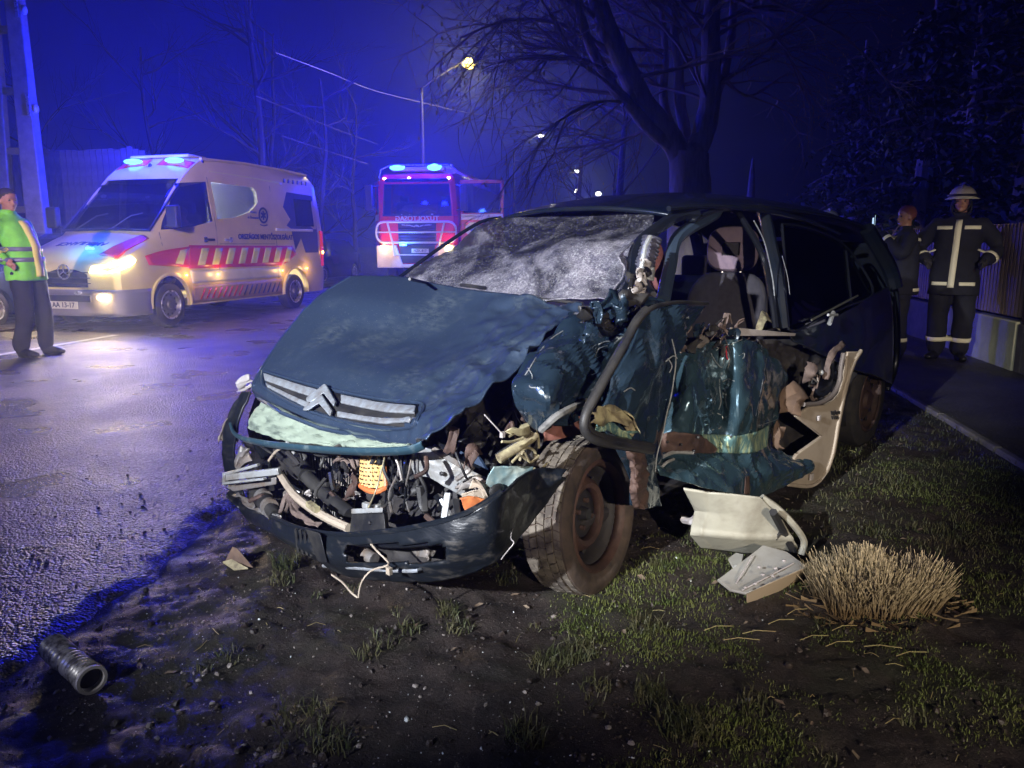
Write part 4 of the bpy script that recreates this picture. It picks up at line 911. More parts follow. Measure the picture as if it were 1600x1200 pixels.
# left (picture) end of the nose: hanging shell and torn brackets
ls = MB(); ls.patch([[K(378,612,'y',-.80),K(392,612,'y',-.74)], [K(356,650,'y',-.84),K(375,655,'y',-.76)], [K(347,700,'y',-.86),K(366,705,'y',-.78)], [K(352,742,'y',-.85),K(372,748,'y',-.76)], [K(363,770,'y',-.80),K(385,786,'y',-.72)]], 8, 40, crumple(.008, 12, 1)); O('torn_corner_shell', ls, M_PAINTB, car, solid=.008)
def torn(name, pts, w, m, seed, n=1, sc=.02, parent=car, ax=None):
    """a crumpled strip of sheet along the points"""
    Q = smoothpath(pts, 6); mb = MB(); rnd = random.Random(seed); rows = []
    for j in range(4):
        row = []
        for i, q in enumerate(Q):
            t = Q[min(i+1, len(Q)-1)] - Q[max(i-1, 0)]; s = t.cross(ax or (CAMC-q)).normalized()
            row.append(q + s*w*(j/3-.5)*(.7+.6*abs(nz(q, 9, seed))) + Vector((nz(q, 14, seed+j), nz(q, 15, seed+2*j), nz(q, 13, seed-j)))*sc)
        rows.append(row)
    k = len(Q); mb.v = [p for r in rows for p in r]; mb.f = [(j*k+i, j*k+i+1, (j+1)*k+i+1, (j+1)*k+i) for j in range(3) for i in range(k-1)]
    return O(name, mb, m, parent, solid=.004, smooth=25)
torn('lamp_shard', [K(370,602,'y',-.80),K(382,596,'y',-.78),K(394,592,'y',-.74)], .035, M_WHITEPL, 2)
torn('lamp_shard', [K(372,607,'y',-.80),K(384,606,'y',-.78),K(392,602,'y',-.76)], .025, M_WHITEPL, 5)
torn('lamp_bracket', [K(344,690,'y',-.86),K(352,668,'y',-.85),K(362,650,'y',-.83)], .035, M_CREAM, 3)
torn('lamp_bracket', [K(356,694,'y',-.84),K(360,678,'y',-.83),K(369,690,'y',-.8)], .03, M_CREAM, 6)
fk = MB(); A = K(352,748,'x',.70); 
fk.beam(K(350,741,'x',.72), K(404,726,'x',.66), .022, .012); fk.beam(K(350,746,'x',.72), K(437,736,'x',.62), .020, .028); fk.beam(K(350,755,'x',.73), K(414,748,'x',.68), .022, .010); fk.beam(K(352,739,'x',.72), K(352,758,'x',.72), .02, .02)
O('forked_bracket', fk, M_ALU, car, bev=.003)
fk = MB(); fk.hexa([K(352,760,'x',.70),K(432,745,'x',.64),K(432,757,'x',.64),K(365,768,'x',.70)], [K(352,760,'x',.66),K(432,745,'x',.60),K(432,757,'x',.60),K(365,768,'x',.66)]); O('bracket_arm', fk, M_STEEL, car, bev=.004)
# engine bay
bk = MB(); bk.patch([[K(385,690,'x',.34),K(480,700,'x',.38),K(580,705,'x',.38),K(700,690,'x',.36),K(800,640,'x',.22)], [K(385,740,'x',.38),K(480,760,'x',.42),K(580,765,'x',.42),K(700,760,'x',.40),K(830,700,'x',.2)], [K(380,800,'x',.45),K(480,840,'x',.48),K(580,850,'x',.48),K(700,840,'x',.45),K(840,760,'x',.2)]], 60, 30, crumple(.05, 6, 12)); O('engine_bay_back', bk, M_INSIDE, car, solid=.01)
en = MB(); en.box((.02, -.05, .52), (.5, .9, .5)); O('engine_block', en, M_INSIDE, car, bev=.04)
cy = MB(); cy.tube(smoothpath([K(436,704,'x',.50),K(470,735,'x',.56),K(500,765,'x',.58),K(548,805,'x',.62)], 4), .028, 14); cy.tube([K(498,757,'x',.60),K(513,757,'x',.60)], .010, 8); cy.tube([K(462,718,'x',.53),K(480,742,'x',.57)], .036, 12); O('cooler_pipe', cy, M_BLACK, car)
bm2 = MB(); bm2.tube(smoothpath([K(438,742,'x',.60),K(462,775,'x',.68),K(500,803,'x',.73),K(545,825,'x',.75)], 6), .016, 8); O('rib_beam', bm2, M_CREAM, car)
st_ = MB(); st_.beam(K(482,787,'x',.735), K(496,797,'x',.745), .022, .020); O('yellow_sticker', st_, M_PALEY, car)
mo = MB(); mo.tube([K(402,770,'x',.62),K(420,792,'x',.68)], .035, 14); mo.tube([K(418,788,'x',.68),K(430,806,'x',.70)], .026, 12); O('washer_motor', mo, M_BLACK, car)
mo = MB(); mo.tube([K(410,776,'x',.64),K(413,780,'x',.65)], .038, 14); O('motor_collar', mo, M_STEEL, car)
mo = MB(); mo.tube([K(420,790,'x',.68),K(422,793,'x',.69)], .036, 14); O('motor_collar', mo, M_STEEL, car)
torn('bent_flange', [K(440,800,'x',.68),K(452,775,'x',.66),K(462,800,'x',.70),K(500,822,'x',.74)], .03, M_FLESH, 8)
torn('bent_flange', [K(370,772,'x',.66),K(400,795,'x',.70),K(440,812,'x',.72)], .03, M_STEEL, 9)
torn('fan_shard', [K(392,716,'y',-.66),K(372,728,'y',-.72),K(385,700,'y',-.7)], .05, M_STEEL, 10)
ra = MB(); ra.hexa([K(452,705,'x',.42),K(560,712,'x',.42),K(552,812,'x',.46),K(470,800,'x',.46)], [K(452,705,'x',.45),K(560,712,'x',.45),K(552,812,'x',.49),K(470,800,'x',.49)]); O('radiator_core', ra, M_BLACK, car)
rf_ = MB()
for k in range(26):
    u = k/25; rf_.beam(K(453+107*u, 706+6*u, 'x', .455), K(471+81*u, 800+11*u, 'x', .495), .003, .006)
O('radiator_fins', rf_, M_STEEL, car, kind='stuff')
for k in range(5): u = k/4; q = MB(); q.beam(K(453+18*u, 708+92*u, 'x', .462+.035*u), K(559-8*u, 713+98*u, 'x', .462+.035*u), .008, .006); O('radiator_tank_bar', q, M_STEEL if k in (0, 4) else M_BLACK, car)
fbx = MB(); fbx.box(K(632,745,'x',.50), (.10,.10,.09)); fbx.box(K(632,732,'x',.50), (.11,.11,.012)); O('fuse_box', fbx, M_BLACK, car, bev=.008)
for k in range(7):
    a = 600+9*k; q = MB(); q.tube(smoothpath([K(a, 708, 'x', .60), K(a+6*math.sin(k), 735, 'x', .62), K(a+14*math.cos(k*2), 770, 'x', .60), K(a-6, 800, 'x', .58)], 5), .0035 if k % 2 else .006, 6); O('wiring_loom', q, (M_BLACK, M_BLACKG, M_STEEL)[k % 3], car)
# perforated filter
FA, FB = K(565,700,'x',.56), K(599,700,'x',.56); FC, FD = K(602,762,'x',.60), K(562,756,'x',.60)
fm = mat('filter_yellow', (.62, .42, .14), .6, col2=(.45, .25, .08), scale=18)
fp = MB(); back = Vector((-.10, -.01, 0))
rows = []
for j in range(2):
    row = []
    for i in range(13):
        a = (FA if j == 0 else FD); b = (FB if j == 0 else FC); p = a + (b-a)*i/12 + Vector((.008*(i % 2) + .02*math.sin(PI*i/12), 0, 0)); row.append(p)
    rows.append(row)
fp.v = rows[0]+rows[1]; fp.f = [(i, i+1, 14+i, 13+i) for i in range(12)]; O('filter_pleats', fp, fm, car, solid=.05, off=1, smooth=None)
hp = MB()
for j in range(9):
    for i in range(7):
        u = (i + .5*(j % 2) + .5)/7.2; v = (j+.6)/9.6; a = FA+(FB-FA)*u; b = FD+(FC-FD)*u; p = a+(b-a)*v + Vector((.014+.02*math.sin(PI*u), 0, 0)); hp.box(p, (.003, .0045, .0045))
O('filter_holes', hp, M_BLACK, car, kind='stuff')
fo = MB(); fo.tube(smoothpath([K(560,756,'x',.60),K(575,766,'x',.63),K(590,768,'x',.63),K(605,761,'x',.60)], 4), .010, 8); fo.tube([K(599,706,'x',.59),K(603,760,'x',.61)], .007, 6); O('filter_rim', fo, mat('filter_orange', (.55, .16, .05), .5), car)
for i, P in enumerate(([(523,722),(535,714),(548,716),(556,742)], [(528,716),(545,724),(552,735)], [(536,712),(556,716),(560,728)], [(540,730),(548,742),(556,738)])):
    h = MB(); h.tube(smoothpath([K(a, b, 'x', .58-.01*i) for a, b in P], 5), .009, 8); O('hose', h, M_FLESH, car)
for P, r, m in (([(420,720),(432,705),(450,696),(470,700)], .006, M_CREAM), ([(448,690),(462,712)], .006, M_ALU), ([(400,690),(412,700),(430,712)], .005, M_BLACK), ([(610,700),(622,725),(630,760)], .005, M_STEEL), ([(480,700),(500,712),(530,706)], .006, M_BLACK), ([(690,780),(700,800),(702,812)], .010, M_ALU), ([(655,760),(660,790),(668,800)], .014, M_BLACK)):
    h = MB(); h.tube(smoothpath([K(a, b, 'x', .62) for a, b in P], 5), r, 6); O('hose', h, m, car)
# latch box
lx = MB(); lx.hexa([K(550,800,'x',.70),K(606,800,'x',.70),K(608,832,'x',.72),K(546,834,'x',.72)], [K(550,800,'x',.78),K(600,800,'x',.78),K(603,832,'x',.80),K(546,834,'x',.80)]); O('latch_panel', lx, M_BLACK, car, bev=.004)
lx = MB(); lx.hexa([K(549,795,'x',.72),K(604,792,'x',.72),K(602,800,'x',.72),K(549,803,'x',.72)], [K(549,795,'x',.80),K(598,793,'x',.80),K(598,801,'x',.80),K(549,803,'x',.80)]); lx.box(K(573,790,'x',.76), (.02, .03, .02)); lx.box(K(591,792,'x',.76), (.02, .012, .018)); O('latch_top', lx, M_ALU, car, bev=.003)
lh = MB(); lh.sphere(K(577,817,'x',.795), (.004, .007, .006), 8, 6); O('latch_hole', lh, M_INSIDE, car)
# crossmember on the right of the bay
cmn = Ky([[(650,704,.50),(672,700,.56),(700,715,.60),(735,735,.66),(765,748,.70)], [(643,722,.48),(672,722,.55),(700,736,.60),(730,752,.66),(762,766,.70)], [(648,742,.48),(675,748,.55),(700,762,.60),(725,776,.64),(755,785,.69)]])
cm = MB(); cm.patch(cmn, 50, 24, crumple(.008, 8, 17)); O('crossmember', cm, M_ALU, car, solid=.01, smooth=30)
cs_ = MB(); cs_.beam(K(676,699,'y',.57), K(733,733,'y',.66), .030, .020); O('crossmember_top', cs_, M_STEEL, car, bev=.003)
cs_ = MB(); cs_.sphere(K(690,740,'y',.60), (.006, .010, .008), 8, 6); O('crossmember_hole', cs_, M_BLACK, car)
cs_ = MB(); cs_.prism([K(688,703,'y',.50),K(712,690,'y',.55),K(738,690,'y',.60),K(745,710,'y',.62),K(760,735,'y',.64),K(735,728,'y',.62),K(700,718,'y',.56)], (-.01, 0, 0)); O('air_duct', cs_, mat('duct_blue', (.025, .045, .09), .35), car)
torn('lamp_housing', [K(738,752,'y',.74),K(752,760,'y',.76),K(766,782,'y',.77)], .06, M_CREAM, 31, sc=.03)
torn('lamp_housing', [K(722,778,'y',.72),K(745,770,'y',.75),K(762,792,'y',.76)], .04, M_CREAM, 33, sc=.03)
ol = MB(); ol.patch([[K(720,780,'y',.735),K(738,776,'y',.755),K(758,780,'y',.77)], [K(726,796,'y',.735),K(740,798,'y',.755),K(755,790,'y',.77)]], 12, 8, crumple(.01, 20, 4)); O('orange_indicator', ol, mat('indicator_orange', (.62, .20, .06), .3, col2=(.4, .12, .05), scale=20), car, solid=.008)
for P in ([(662,762),(664,800)], [(700,770),(694,810)], [(712,780),(716,812)]): q = MB(); q.beam(K(*P[0], 'x', .60), K(*P[1], 'x', .64), .022, .012); O('support_strut', q, M_ALU if P[0][0] == 700 else M_BLACK, car, bev=.003)
# rubble of small torn pieces deep in the bay
rnd = random.Random(12)
for k in range(46):
    px, py = rnd.uniform(392, 735), rnd.uniform(704, 818)
    if py > 838 - .0012*(px-570)**2: continue
    p = K(px, py, 'x', rnd.uniform(.48, .66)); q = p + Vector((rnd.uniform(-.04, .04), rnd.uniform(-.09, .09), rnd.uniform(-.06, .06))); r2 = q + Vector((rnd.uniform(-.04, .04), rnd.uniform(-.07, .07), rnd.uniform(-.06, .04)))
    m = rnd.choice([M_BLACK, M_BLACK, M_INSIDE, M_BLACKG, M_STEEL, M_RUST])
    if k % 3 == 0: torn('torn_scrap', [p, q, r2], rnd.uniform(.015, .045), m, 40+k, sc=.02)
    else: h = MB(); h.tube(smoothpath([p, q, r2], 4), rnd.uniform(.004, .013), 7); O('loose_hose', h, m, car)
for k in range(34):                                      # behind the bonnet's crushed corner, above the wheel
    px, py = rnd.uniform(705, 830), rnd.uniform(625, 735)
    if py < 700 - .62*(px-690): continue
    p = K(px, py, 'y', rnd.uniform(.60, .76)); q = p + Vector((rnd.uniform(-.09, .05), rnd.uniform(-.04, .04), rnd.uniform(-.06, .06))); r2 = q + Vector((rnd.uniform(-.09, .05), rnd.uniform(-.03, .03), rnd.uniform(-.06, .06)))
    m = rnd.choice([M_BLACK, M_INSIDE, M_RUST, M_RUST, M_STEEL, M_PALEY if k % 6 == 0 else M_BLACK])
    if k % 2 == 0: torn('torn_scrap', [p, q, r2], rnd.uniform(.02, .06), m, 90+k, sc=.03)
    else: h = MB(); h.tube(smoothpath([p, q, r2], 4), rnd.uniform(.004, .010), 7); O('loose_hose', h, m, car)
bk = MB(); bk.patch(Ky([[(700,660,.45),(760,600,.5),(820,560,.55)], [(700,700,.45),(780,680,.5),(860,620,.6)], [(720,760,.5),(800,740,.55),(880,690,.62)]]), 40, 30, crumple(.05, 7, 21)); O('inner_wing', bk, M_INSIDE, car, solid=.01)
yt = MB(); yt.tube([K(779,717,'y',.84),K(812,697,'y',.86),K(836,680,'y',.87)], .016, 12); O('pale_pipe', yt, M_PALEY, car)
for i, P in enumerate(([(795,682),(815,672),(838,676),(842,700)], [(806,716),(822,700),(836,706),(834,720)], [(812,720),(818,706),(828,722),(842,712)], [(784,690),(800,690),(818,684)], [(800,722),(812,712),(822,718)])):
    h = MB(); h.tube(smoothpath([K(a, b, 'y', .86+.01*i) for a, b in P], 5), .0045, 7); O('torn_cable', h, M_PALEY, car)
torn('yellow_tag', [K(796,672,'y',.87),K(815,676,'y',.88),K(828,672,'y',.88)], .035, M_PALEY, 61)
wr = MB(); wr.tube([K(757,648,'y',.84),K(783,676,'y',.86)], .0022, 6); wr.box(K(785,679,'y',.86), (.012, .012, .018)); O('strut_rod', wr, M_WHITEPL, car)
wr = MB(); wr.tube(smoothpath([K(603,706,'x',.66),K(596,735,'x',.70),K(588,765,'x',.72),K(575,795,'x',.77)], 5), .0028, 6); O('loose_wire', wr, M_PALEY, car)
wr = MB(); wr.tube(smoothpath([K(578,848,'x',.82),K(590,862,'x',.84),K(606,878,'x',.84),K(604,884,'x',.86),K(580,892,'x',.88),K(565,910,'x',.90),K(560,934,'x',.90)], 6), .0032, 6); O('loose_wire', wr, M_CREAM, car)
wr = MB(); wr.tube(smoothpath([K(518,898,'x',.86),K(535,910,'x',.88),K(548,925,'x',.90),K(559,934,'x',.90)], 6), .0032, 6); O('loose_wire', wr, M_CREAM, car)
wr = MB(); wr.box(K(608,892,'x',.86), (.012, .018, .022)); O('wire_connector', wr, M_CREAM, car)
crk = MB(); crk.tube(smoothpath([K(806,783,'y',.90),K(803,800,'y',.90),K(804,815,'y',.89),K(798,840,'x',.64),K(803,848,'x',.66),K(792,862,'x',.67),K(783,874,'x',.67)], 3), .0016, 5); O('bumper_crack', crk, M_WHITEPL, car)

# --- crushed front wing
wn = Ky([[(895,480,.66),(930,474,.74),(975,468,.82),(1012,462,.86),(1050,470,.88)],
 [(862,520,.72),(905,518,.80),(950,515,.84),(1000,512,.88),(1050,515,.9)],
 [(822,556,.80),(865,558,.88),(925,560,.90),(990,560,.90),(1045,565,.9)],
 [(798,598,.84),(850,600,.95),(905,600,.92),(965,600,.92),(1040,610,.9)],
 [(808,640,.86),(855,638,.97),(900,630,.95),(950,628,.93),(1030,655,.9)],
 [(822,664,.86),(862,672,.95),(900,664,.96),(945,650,.95),(1020,690,.9)]])
wing = MB(); wing.patch(wn, 46, 38, lambda p, u, v: .020*ridge(p, 3.2, 2) - .022*ridge((p[0]*1.5, p[1], p[2]*.6), 5.5, 5) + .013*ridge((p[0], p[1], p[2]*1.6), 9, 8) - .003*ridge(p, 18, 3)); creased(wing); O('front_wing', wing, M_PAINT, car, solid=.004, smooth=17); WS = Skin(wing)
for P in ([(880,518),(862,530),(846,548),(834,566),(822,586),(806,604)], [(826,576),(832,590),(828,604),(838,606)], [(806,604),(802,625),(806,648),(818,668)], [(935,538),(945,534),(958,533)], [(930,556),(935,546),(948,540)]):
    q = MB(); q.tube(smoothpath([WS.at(a, b, .003) for a, b in P], 5), .0018, 5); O('bright_fold', q, M_ALU, car)
al = MB(); al.tube(smoothpath([WS.at(a, b, .012) for a, b in ((846,668),(865,650),(890,636),(915,628),(930,630))], 5), .012, 7); O('arch_lip', al, mat('dusty_rubber', (.20, .20, .19), .8, col2=(.08, .08, .08), scale=30), car)
rp = MB(); rp.patch(Ky([[(850,672,.88),(880,655,.90),(910,650,.92)], [(852,690,.88),(885,684,.90),(915,678,.92)]]), 20, 12, crumple(.012, 10, 5)); O('inner_arch', rp, mat('dull_red_primer', (.20, .075, .055), .7, col2=(.10, .05, .04), scale=12), car, solid=.006)
# --- front door: skin, bent window frame, torn pocket
dn = Ky([[(1010,470,.92),(1040,470,.93),(1075,478,.93),(1108,478,.92)], [(985,540,.96),(1020,540,.97),(1045,540,.96),(1062,545,.94)], [(955,600,.98),(1000,600,1.0),(1035,600,.98),(1055,600,.94)], [(935,650,.99),(985,655,1.0),(1020,655,.98),(1042,655,.95)], [(960,700,.98),(990,705,1.0),(1012,705,.98),(1034,700,.96)], [(985,750,.97),(1000,755,.98),(1015,757,.97),(1030,757,.96)], [(986,790,.96),(1000,794,.97),(1015,794,.96),(1032,790,.95)]])
door = MB(); door.patch(dn, 26, 50, lambda p, u, v: (.016*ridge((p[0]*1.5, p[1], p[2]*.6), 4, 12) - .014*ridge(p, 8, 3) + .004*ridge(p, 16, 3))*(1-.3*v)); creased(door); O('front_door', door, M_PAINT, car, solid=.010, smooth=16); DS = Skin(door)
de = MB(); de.patch(Ky([[(978,704,1.0),(992,704,1.02),(1010,706,1.0)], [(984,735,1.0),(997,738,1.025),(1012,738,1.0)], [(984,765,1.0),(996,768,1.02),(1014,766,1.0)], [(990,793,.99),(1000,796,1.0),(1014,794,.99)]]), 14, 50, crumple(.016, 12, 44)); O('door_end', de, M_RUST, car, solid=.004, smooth=30)
fp_ = [(1106,474,.96),(1062,472,.98),(1022,480,1.0),(998,500,1.02),(978,535,1.04),(955,575,1.05),(930,620,1.06),(914,652,1.06),(916,676,1.06),(938,690,1.06),(980,698,1.04),(1018,704,1.02)]
wf_ = MB(); Q = smoothpath([K(a, b, 'y', c) for a, b, c in fp_], 8); n_ = len(Q)
wf_.tube(Q, [.006 + .009*sm(0, .45, i/n_) for i in range(n_)], 10); O('window_frame', wf_, M_BLACK, car)
wf_ = MB(); wf_.tube([q + Vector((-.022, -.012, .006)) for q in Q[20:]], .016, 8); O('window_seal', wf_, M_BLACK, car)
torn('torn_pocket', [K(925,655,'y',1.03),(K(955,646,'y',1.03)),K(985,656,'y',1.03),K(994,676,'y',1.03)], .05, M_PALEY, 75, sc=.035)
torn('torn_pocket', [K(930,668,'y',1.02),(K(958,668,'y',1.02)),K(985,682,'y',1.02)], .03, M_MINT2, 77, sc=.03)
sm_ = MB(); sm_.tube(smoothpath([K(a, b, 'y', .99) for a, b in ((1050,530),(1056,560),(1053,592),(1048,622),(1041,650),(1036,676),(1027,710),(1024,738))], 5), .0025, 6); O('door_seam', sm_, M_ALU, car)
for P in ([(1040,565),(1052,556),(1058,560)], [(1044,560),(1050,572),(1046,582)], [(880+95,612),(985,606),(992,610)]): q = MB(); q.tube(smoothpath([K(a, b, 'y', 1.01) for a, b in P], 4), .0022, 5); O('bright_fold', q, M_ALU, car)
# --- crushed centre panel
pn = [[(1058,545,.84),(1090,538,.88),(1122,532,.86),(1150,530,.92),(1180,537,.90),(1200,550,.86)],
 [(1053,585,.86),(1085,580,.95),(1122,580,.86),(1155,580,.96),(1195,580,.92),(1228,585,.86)],
 [(1044,630,.88),(1082,630,.99),(1124,630,.88),(1155,632,1.0),(1190,635,.96),(1218,638,.90)],
 [(1034,672,.90),(1076,672,.98),(1115,675,.92),(1155,678,1.0),(1185,680,.96),(1206,678,.92)],
 [(1029,708,.92),(1074,710,.95),(1115,712,.96),(1150,712,.98),(1185,710,.98),(1218,704,.95)],
 [(1026,728,.96),(1066,738,1.0),(1106,742,1.03),(1148,742,1.04),(1200,738,1.03),(1272,728,1.0)],
 [(1030,742,.97),(1066,752,1.02),(1108,764,1.06),(1150,772,1.08),(1188,776,1.06),(1234,755,1.02)]]
def pan_d(p, u, v):
    fold = .018*math.exp(-((u-.43-.03*math.sin(v*9))/.02)**2)*sm(.75, .5, v) + .012*math.exp(-((u-.78+.12*v)/.02)**2)*sm(.9, .6, v)
    return -(fold + (.011*ridge((p[0]*1.8, p[1], p[2]*.5), 4, 31) - .009*ridge(p, 8, 32) + .0028*ridge(p, 18, 33))*sm(1.1, .8, v))
pan = MB(); pan.patch(Ky(pn), 90, 84, pan_d)
M_PAINTP = mat('scuffed_teal_paint', (0.045, 0.088, 0.115), 0.24, 0.5, col2=(0.11, 0.15, 0.16), scale=14, detail=12, contrast=(.56, .80), bump=.006, bscale=14, rough2=.45, coat=.9)
creased(pan); pan_o = O('crushed_door_panel', pan, M_PAINTP, car, solid=.005, smooth=20); PS = Skin(pan)
def dress(name, T, B, m, off=.006, th=.003, nv=8, cr=.004, S=None, seed=1):
    o = rib(name, T, B, m, S or PS, off, th, nv=nv, k=10); me = o.data
    for v in me.vertices: v.co += (CAMC - v.co).normalized()*cr*(1+noise.noise(v.co*22 + Vector((seed, 0, 0))))
    return o
dress('scraped_strip', [(1094,678),(1120,680),(1150,680),(1180,674),(1200,664)], [(1110,706),(1130,708),(1155,708),(1180,706),(1196,698)], M_MINT2, nv=10, cr=.006)
dress('torn_sill', [(1030,680),(1060,674),(1090,680),(1118,702)], [(1028,708),(1060,706),(1095,708),(1114,710)], M_RUST, cr=.010, off=.012)
for a, b in ((1043,685),(1062,687),(1080,679),(1078,699),(1142,683)): q = MB(); q.sphere(PS.at(a, b, .030 if a < 1100 else .02), (.006, .006, .006), 8, 6); O('bolt_hole', q, M_BLACK, car)
for P, r in (([(1029,717),(1050,709),(1078,704)], .008), ([(1026,738),(1036,728),(1049,722)], .006), ([(1026,730),(1040,724),(1050,722)], .004)): q = MB(); q.tube(smoothpath([PS.at(a, b, .018) for a, b in P], 5), r, 7); O('sill_rod', q, M_ALU, car)
for P, r in (([(1114,540),(1130,545),(1146,536),(1158,531)], .004), ([(1118,548),(1128,540),(1140,538)], .003), ([(1136,548),(1141,560),(1138,576)], .003), ([(1154,556),(1162,552),(1160,560),(1148,556)], .003), ([(1125,592),(1124,610),(1126,628),(1122,640)], .004), ([(1130,596),(1139,592),(1148,596)], .004), ([(1110,552),(1118,566),(1128,574),(1132,560)], .003), ([(1197,560),(1190,600),(1180,650)], .0018), ([(1185,665),(1206,658),(1214,655)], .002), ([(1120,646),(1130,652),(1126,668),(1112,672)], .005)):
    q = MB(); q.tube(smoothpath([PS.at(a, b, .003) for a, b in P], 5), r*.5, 5); O('bright_fold', q, M_ALU, car)
for P in ([(1136,540),(1138,556),(1140,562)], [(1132,546),(1137,540)]): q = MB(); q.tube(smoothpath([PS.at(a, b, .012) for a, b in P], 5), .003, 5); O('red_wire', q, mat('red_wire_%d' % P[0][0], (.5, .03, .05), .5), car)
dress('rust_smear', [(1162,745),(1168,745)], [(1160,772),(1168,775)], M_RUST, nv=4, cr=.001, off=.008)
# white board lying across the sill
wb = MB(); wb.hexa([K(1140,511,'y',.80),K(1244,521,'y',.86),K(1242,525,'y',.86),K(1138,524,'y',.80)], [K(1141,511,'y',.86),K(1244,521,'y',.88),K(1242,525,'y',.88),K(1139,525,'y',.86)]); O('white_trim_board', wb, M_WHITEPL, car, bev=.003)
cb = MB(); cb.patch([[K(1180,520,'y',.6),K(1190,486,'y',.6),K(1200,492,'y',.6)],[K(1188,522,'y',.64),K(1200,500,'y',.64),K(1220,518,'y',.64)]], 12, 8, crumple(.01, 12, 3)); O('map_pocket', cb, M_PALEY, car, solid=.008)
# --- rear door lining torn open (cream), with its hardware
ln = [(1251,640),(1261,634),(1283,633),(1300,624),(1309,613),(1315,592),(1318,570),(1320,549),(1344,549),(1334,565),(1326,585),(1317,619),(1309,661),(1301,707),(1291,736),(1277,754),(1261,760),(1232,756),(1222,735),(1241,708),(1279,681),(1238,650)]  # left notch: the hole and a cast shadow, both cut into the shape
lm = MB(); lm.prism([K(a, b, 'y', .97) for a, b in ln], (.0, .018, 0)); O('door_lining', lm, M_CREAM, car, bev=.006)
le = MB(); le.tube(smoothpath([K(a, b, 'y', .99) for a, b in ((1345,548),(1334,565),(1326,585),(1317,619),(1309,661),(1301,707),(1291,736),(1277,754),(1261,760),(1232,757))], 4), .010, 8); O('lining_edge', le, M_CREAM, car)
la = MB(); la.tube(smoothpath([K(a, b, 'y', 1.0) for a, b in ((1255,632),(1280,630),(1300,618),(1311,598),(1314,572),(1318,552))], 5), .012, 8); O('lining_arch', la, mat('grey_brown_trim', (.13, .11, .10), .6), car)
cl_ = MB(); cl_.box(K(1280,653,'y',1.0), (.03, .012, .025)); cl_.box(K(1268,745,'y',1.0), (.035, .012, .035)); O('lining_clip', cl_, M_WHITEPL, car, bev=.003)
lt = MB(); rnd = random.Random(5)
for k in range(7): lt.beam(K(1299+2*k, 642+rnd.uniform(-1, 1), 'y', .995), K(1300+2*k, 646+rnd.uniform(0, 3), 'y', .995), .006, .003)
for k in range(4): lt.beam(K(1300+3*k, 650, 'y', .995), K(1301+3*k, 655, 'y', .995), .006, .003)
O('small_print', lt, M_BLACK, car, kind='stuff')
hw = MB(); hw.lathe([(.0001, .03), (.06, .03), (.075, 0), (.0001, 0)], K(1282,600,'y',.93), (.3, 1, 0), 16); O('window_motor', hw, M_BLACKG, car)
hw = MB(); hw.sphere(K(1283,582,'y',.98), .014, 10, 6); O('motor_bolt', hw, M_ALU, car)
torn('inner_rail', [K(1290,592,'y',.98),K(1294,568,'y',.98),K(1304,548,'y',.98),K(1320,536,'y',.97)], .040, M_FLESH, 81, sc=.01)
torn('padding_scrap', [K(1268,566,'y',.95),K(1264,580,'y',.96),K(1268,592,'y',.96)], .06, M_FLESH, 83, sc=.03)
torn('padding_scrap', [K(1254,608,'y',.97),K(1238,626,'y',.97),K(1236,646,'y',.97)], .13, mat('brown_felt', (.15, .095, .06), .85, col2=(.08, .05, .035), scale=9), 85, sc=.03)
torn('padding_scrap', [K(1218,662,'y',.97),K(1212,680,'y',.98),K(1216,700,'y',.98)], .05, bpy.data.materials['brown_felt'], 87, sc=.03)
for k in range(16):
    p = K(rnd.uniform(1262, 1305), rnd.uniform(575, 625), 'y', rnd.uniform(.9, .97)); h = MB(); h.tube([p, p+Vector((rnd.uniform(-.06, .06), .01, rnd.uniform(-.05, .05))), p+Vector((rnd.uniform(-.07, .07), 0, rnd.uniform(-.06, .06)))], rnd.uniform(.004, .01), 6); O('loose_hose', h, rnd.choice([M_BLACK, M_BLACKG, M_STEEL, M_FLESH]), car)
# dark remains behind the panels
bk = MB(); bk.patch(Ky([[(1180,530,.74),(1240,530,.76),(1300,525,.80),(1345,540,.84)], [(1190,600,.78),(1240,600,.80),(1290,600,.84),(1330,600,.86)], [(1190,700,.80),(1240,700,.82),(1270,690,.86),(1300,680,.88)], [(1190,755,.8),(1225,750,.82),(1240,745,.85),(1270,740,.88)]]), 60, 60, crumple(.03, 6, 41)); O('door_inner', bk, M_INSIDE, car, solid=.01)
# --- rear quarter, belt line, tail
qn = Ky([[(1232,522,.84),(1290,502,.84),(1345,472,.82),(1388,446,.76)], [(1240,535,.86),(1295,522,.86),(1350,505,.85),(1394,490,.80)], [(1270,548,.88),(1310,545,.88),(1355,545,.88),(1395,545,.82)], [(1322,575,.9),(1345,582,.9),(1368,588,.9),(1393,600,.84)]])
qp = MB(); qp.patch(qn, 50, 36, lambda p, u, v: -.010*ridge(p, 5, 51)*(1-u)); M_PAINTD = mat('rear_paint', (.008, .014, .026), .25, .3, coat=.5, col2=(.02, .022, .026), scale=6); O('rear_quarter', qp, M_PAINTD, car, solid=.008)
q = MB(); q.tube([K(1302,488,'y',.88),K(1296,506,'y',.90)], .012, 6); q.tube([K(1294,492,'y',.89),K(1308,492,'y',.89)], .008, 6); O('door_handle_remains', q, M_ALU, car)
q = MB(); q.tube([K(1268,500,'y',.86),K(1340,462,'y',.84)], .006, 6); O('belt_trim', q, mat('satin_trim', (.10, .10, .08), .35, .3), car)
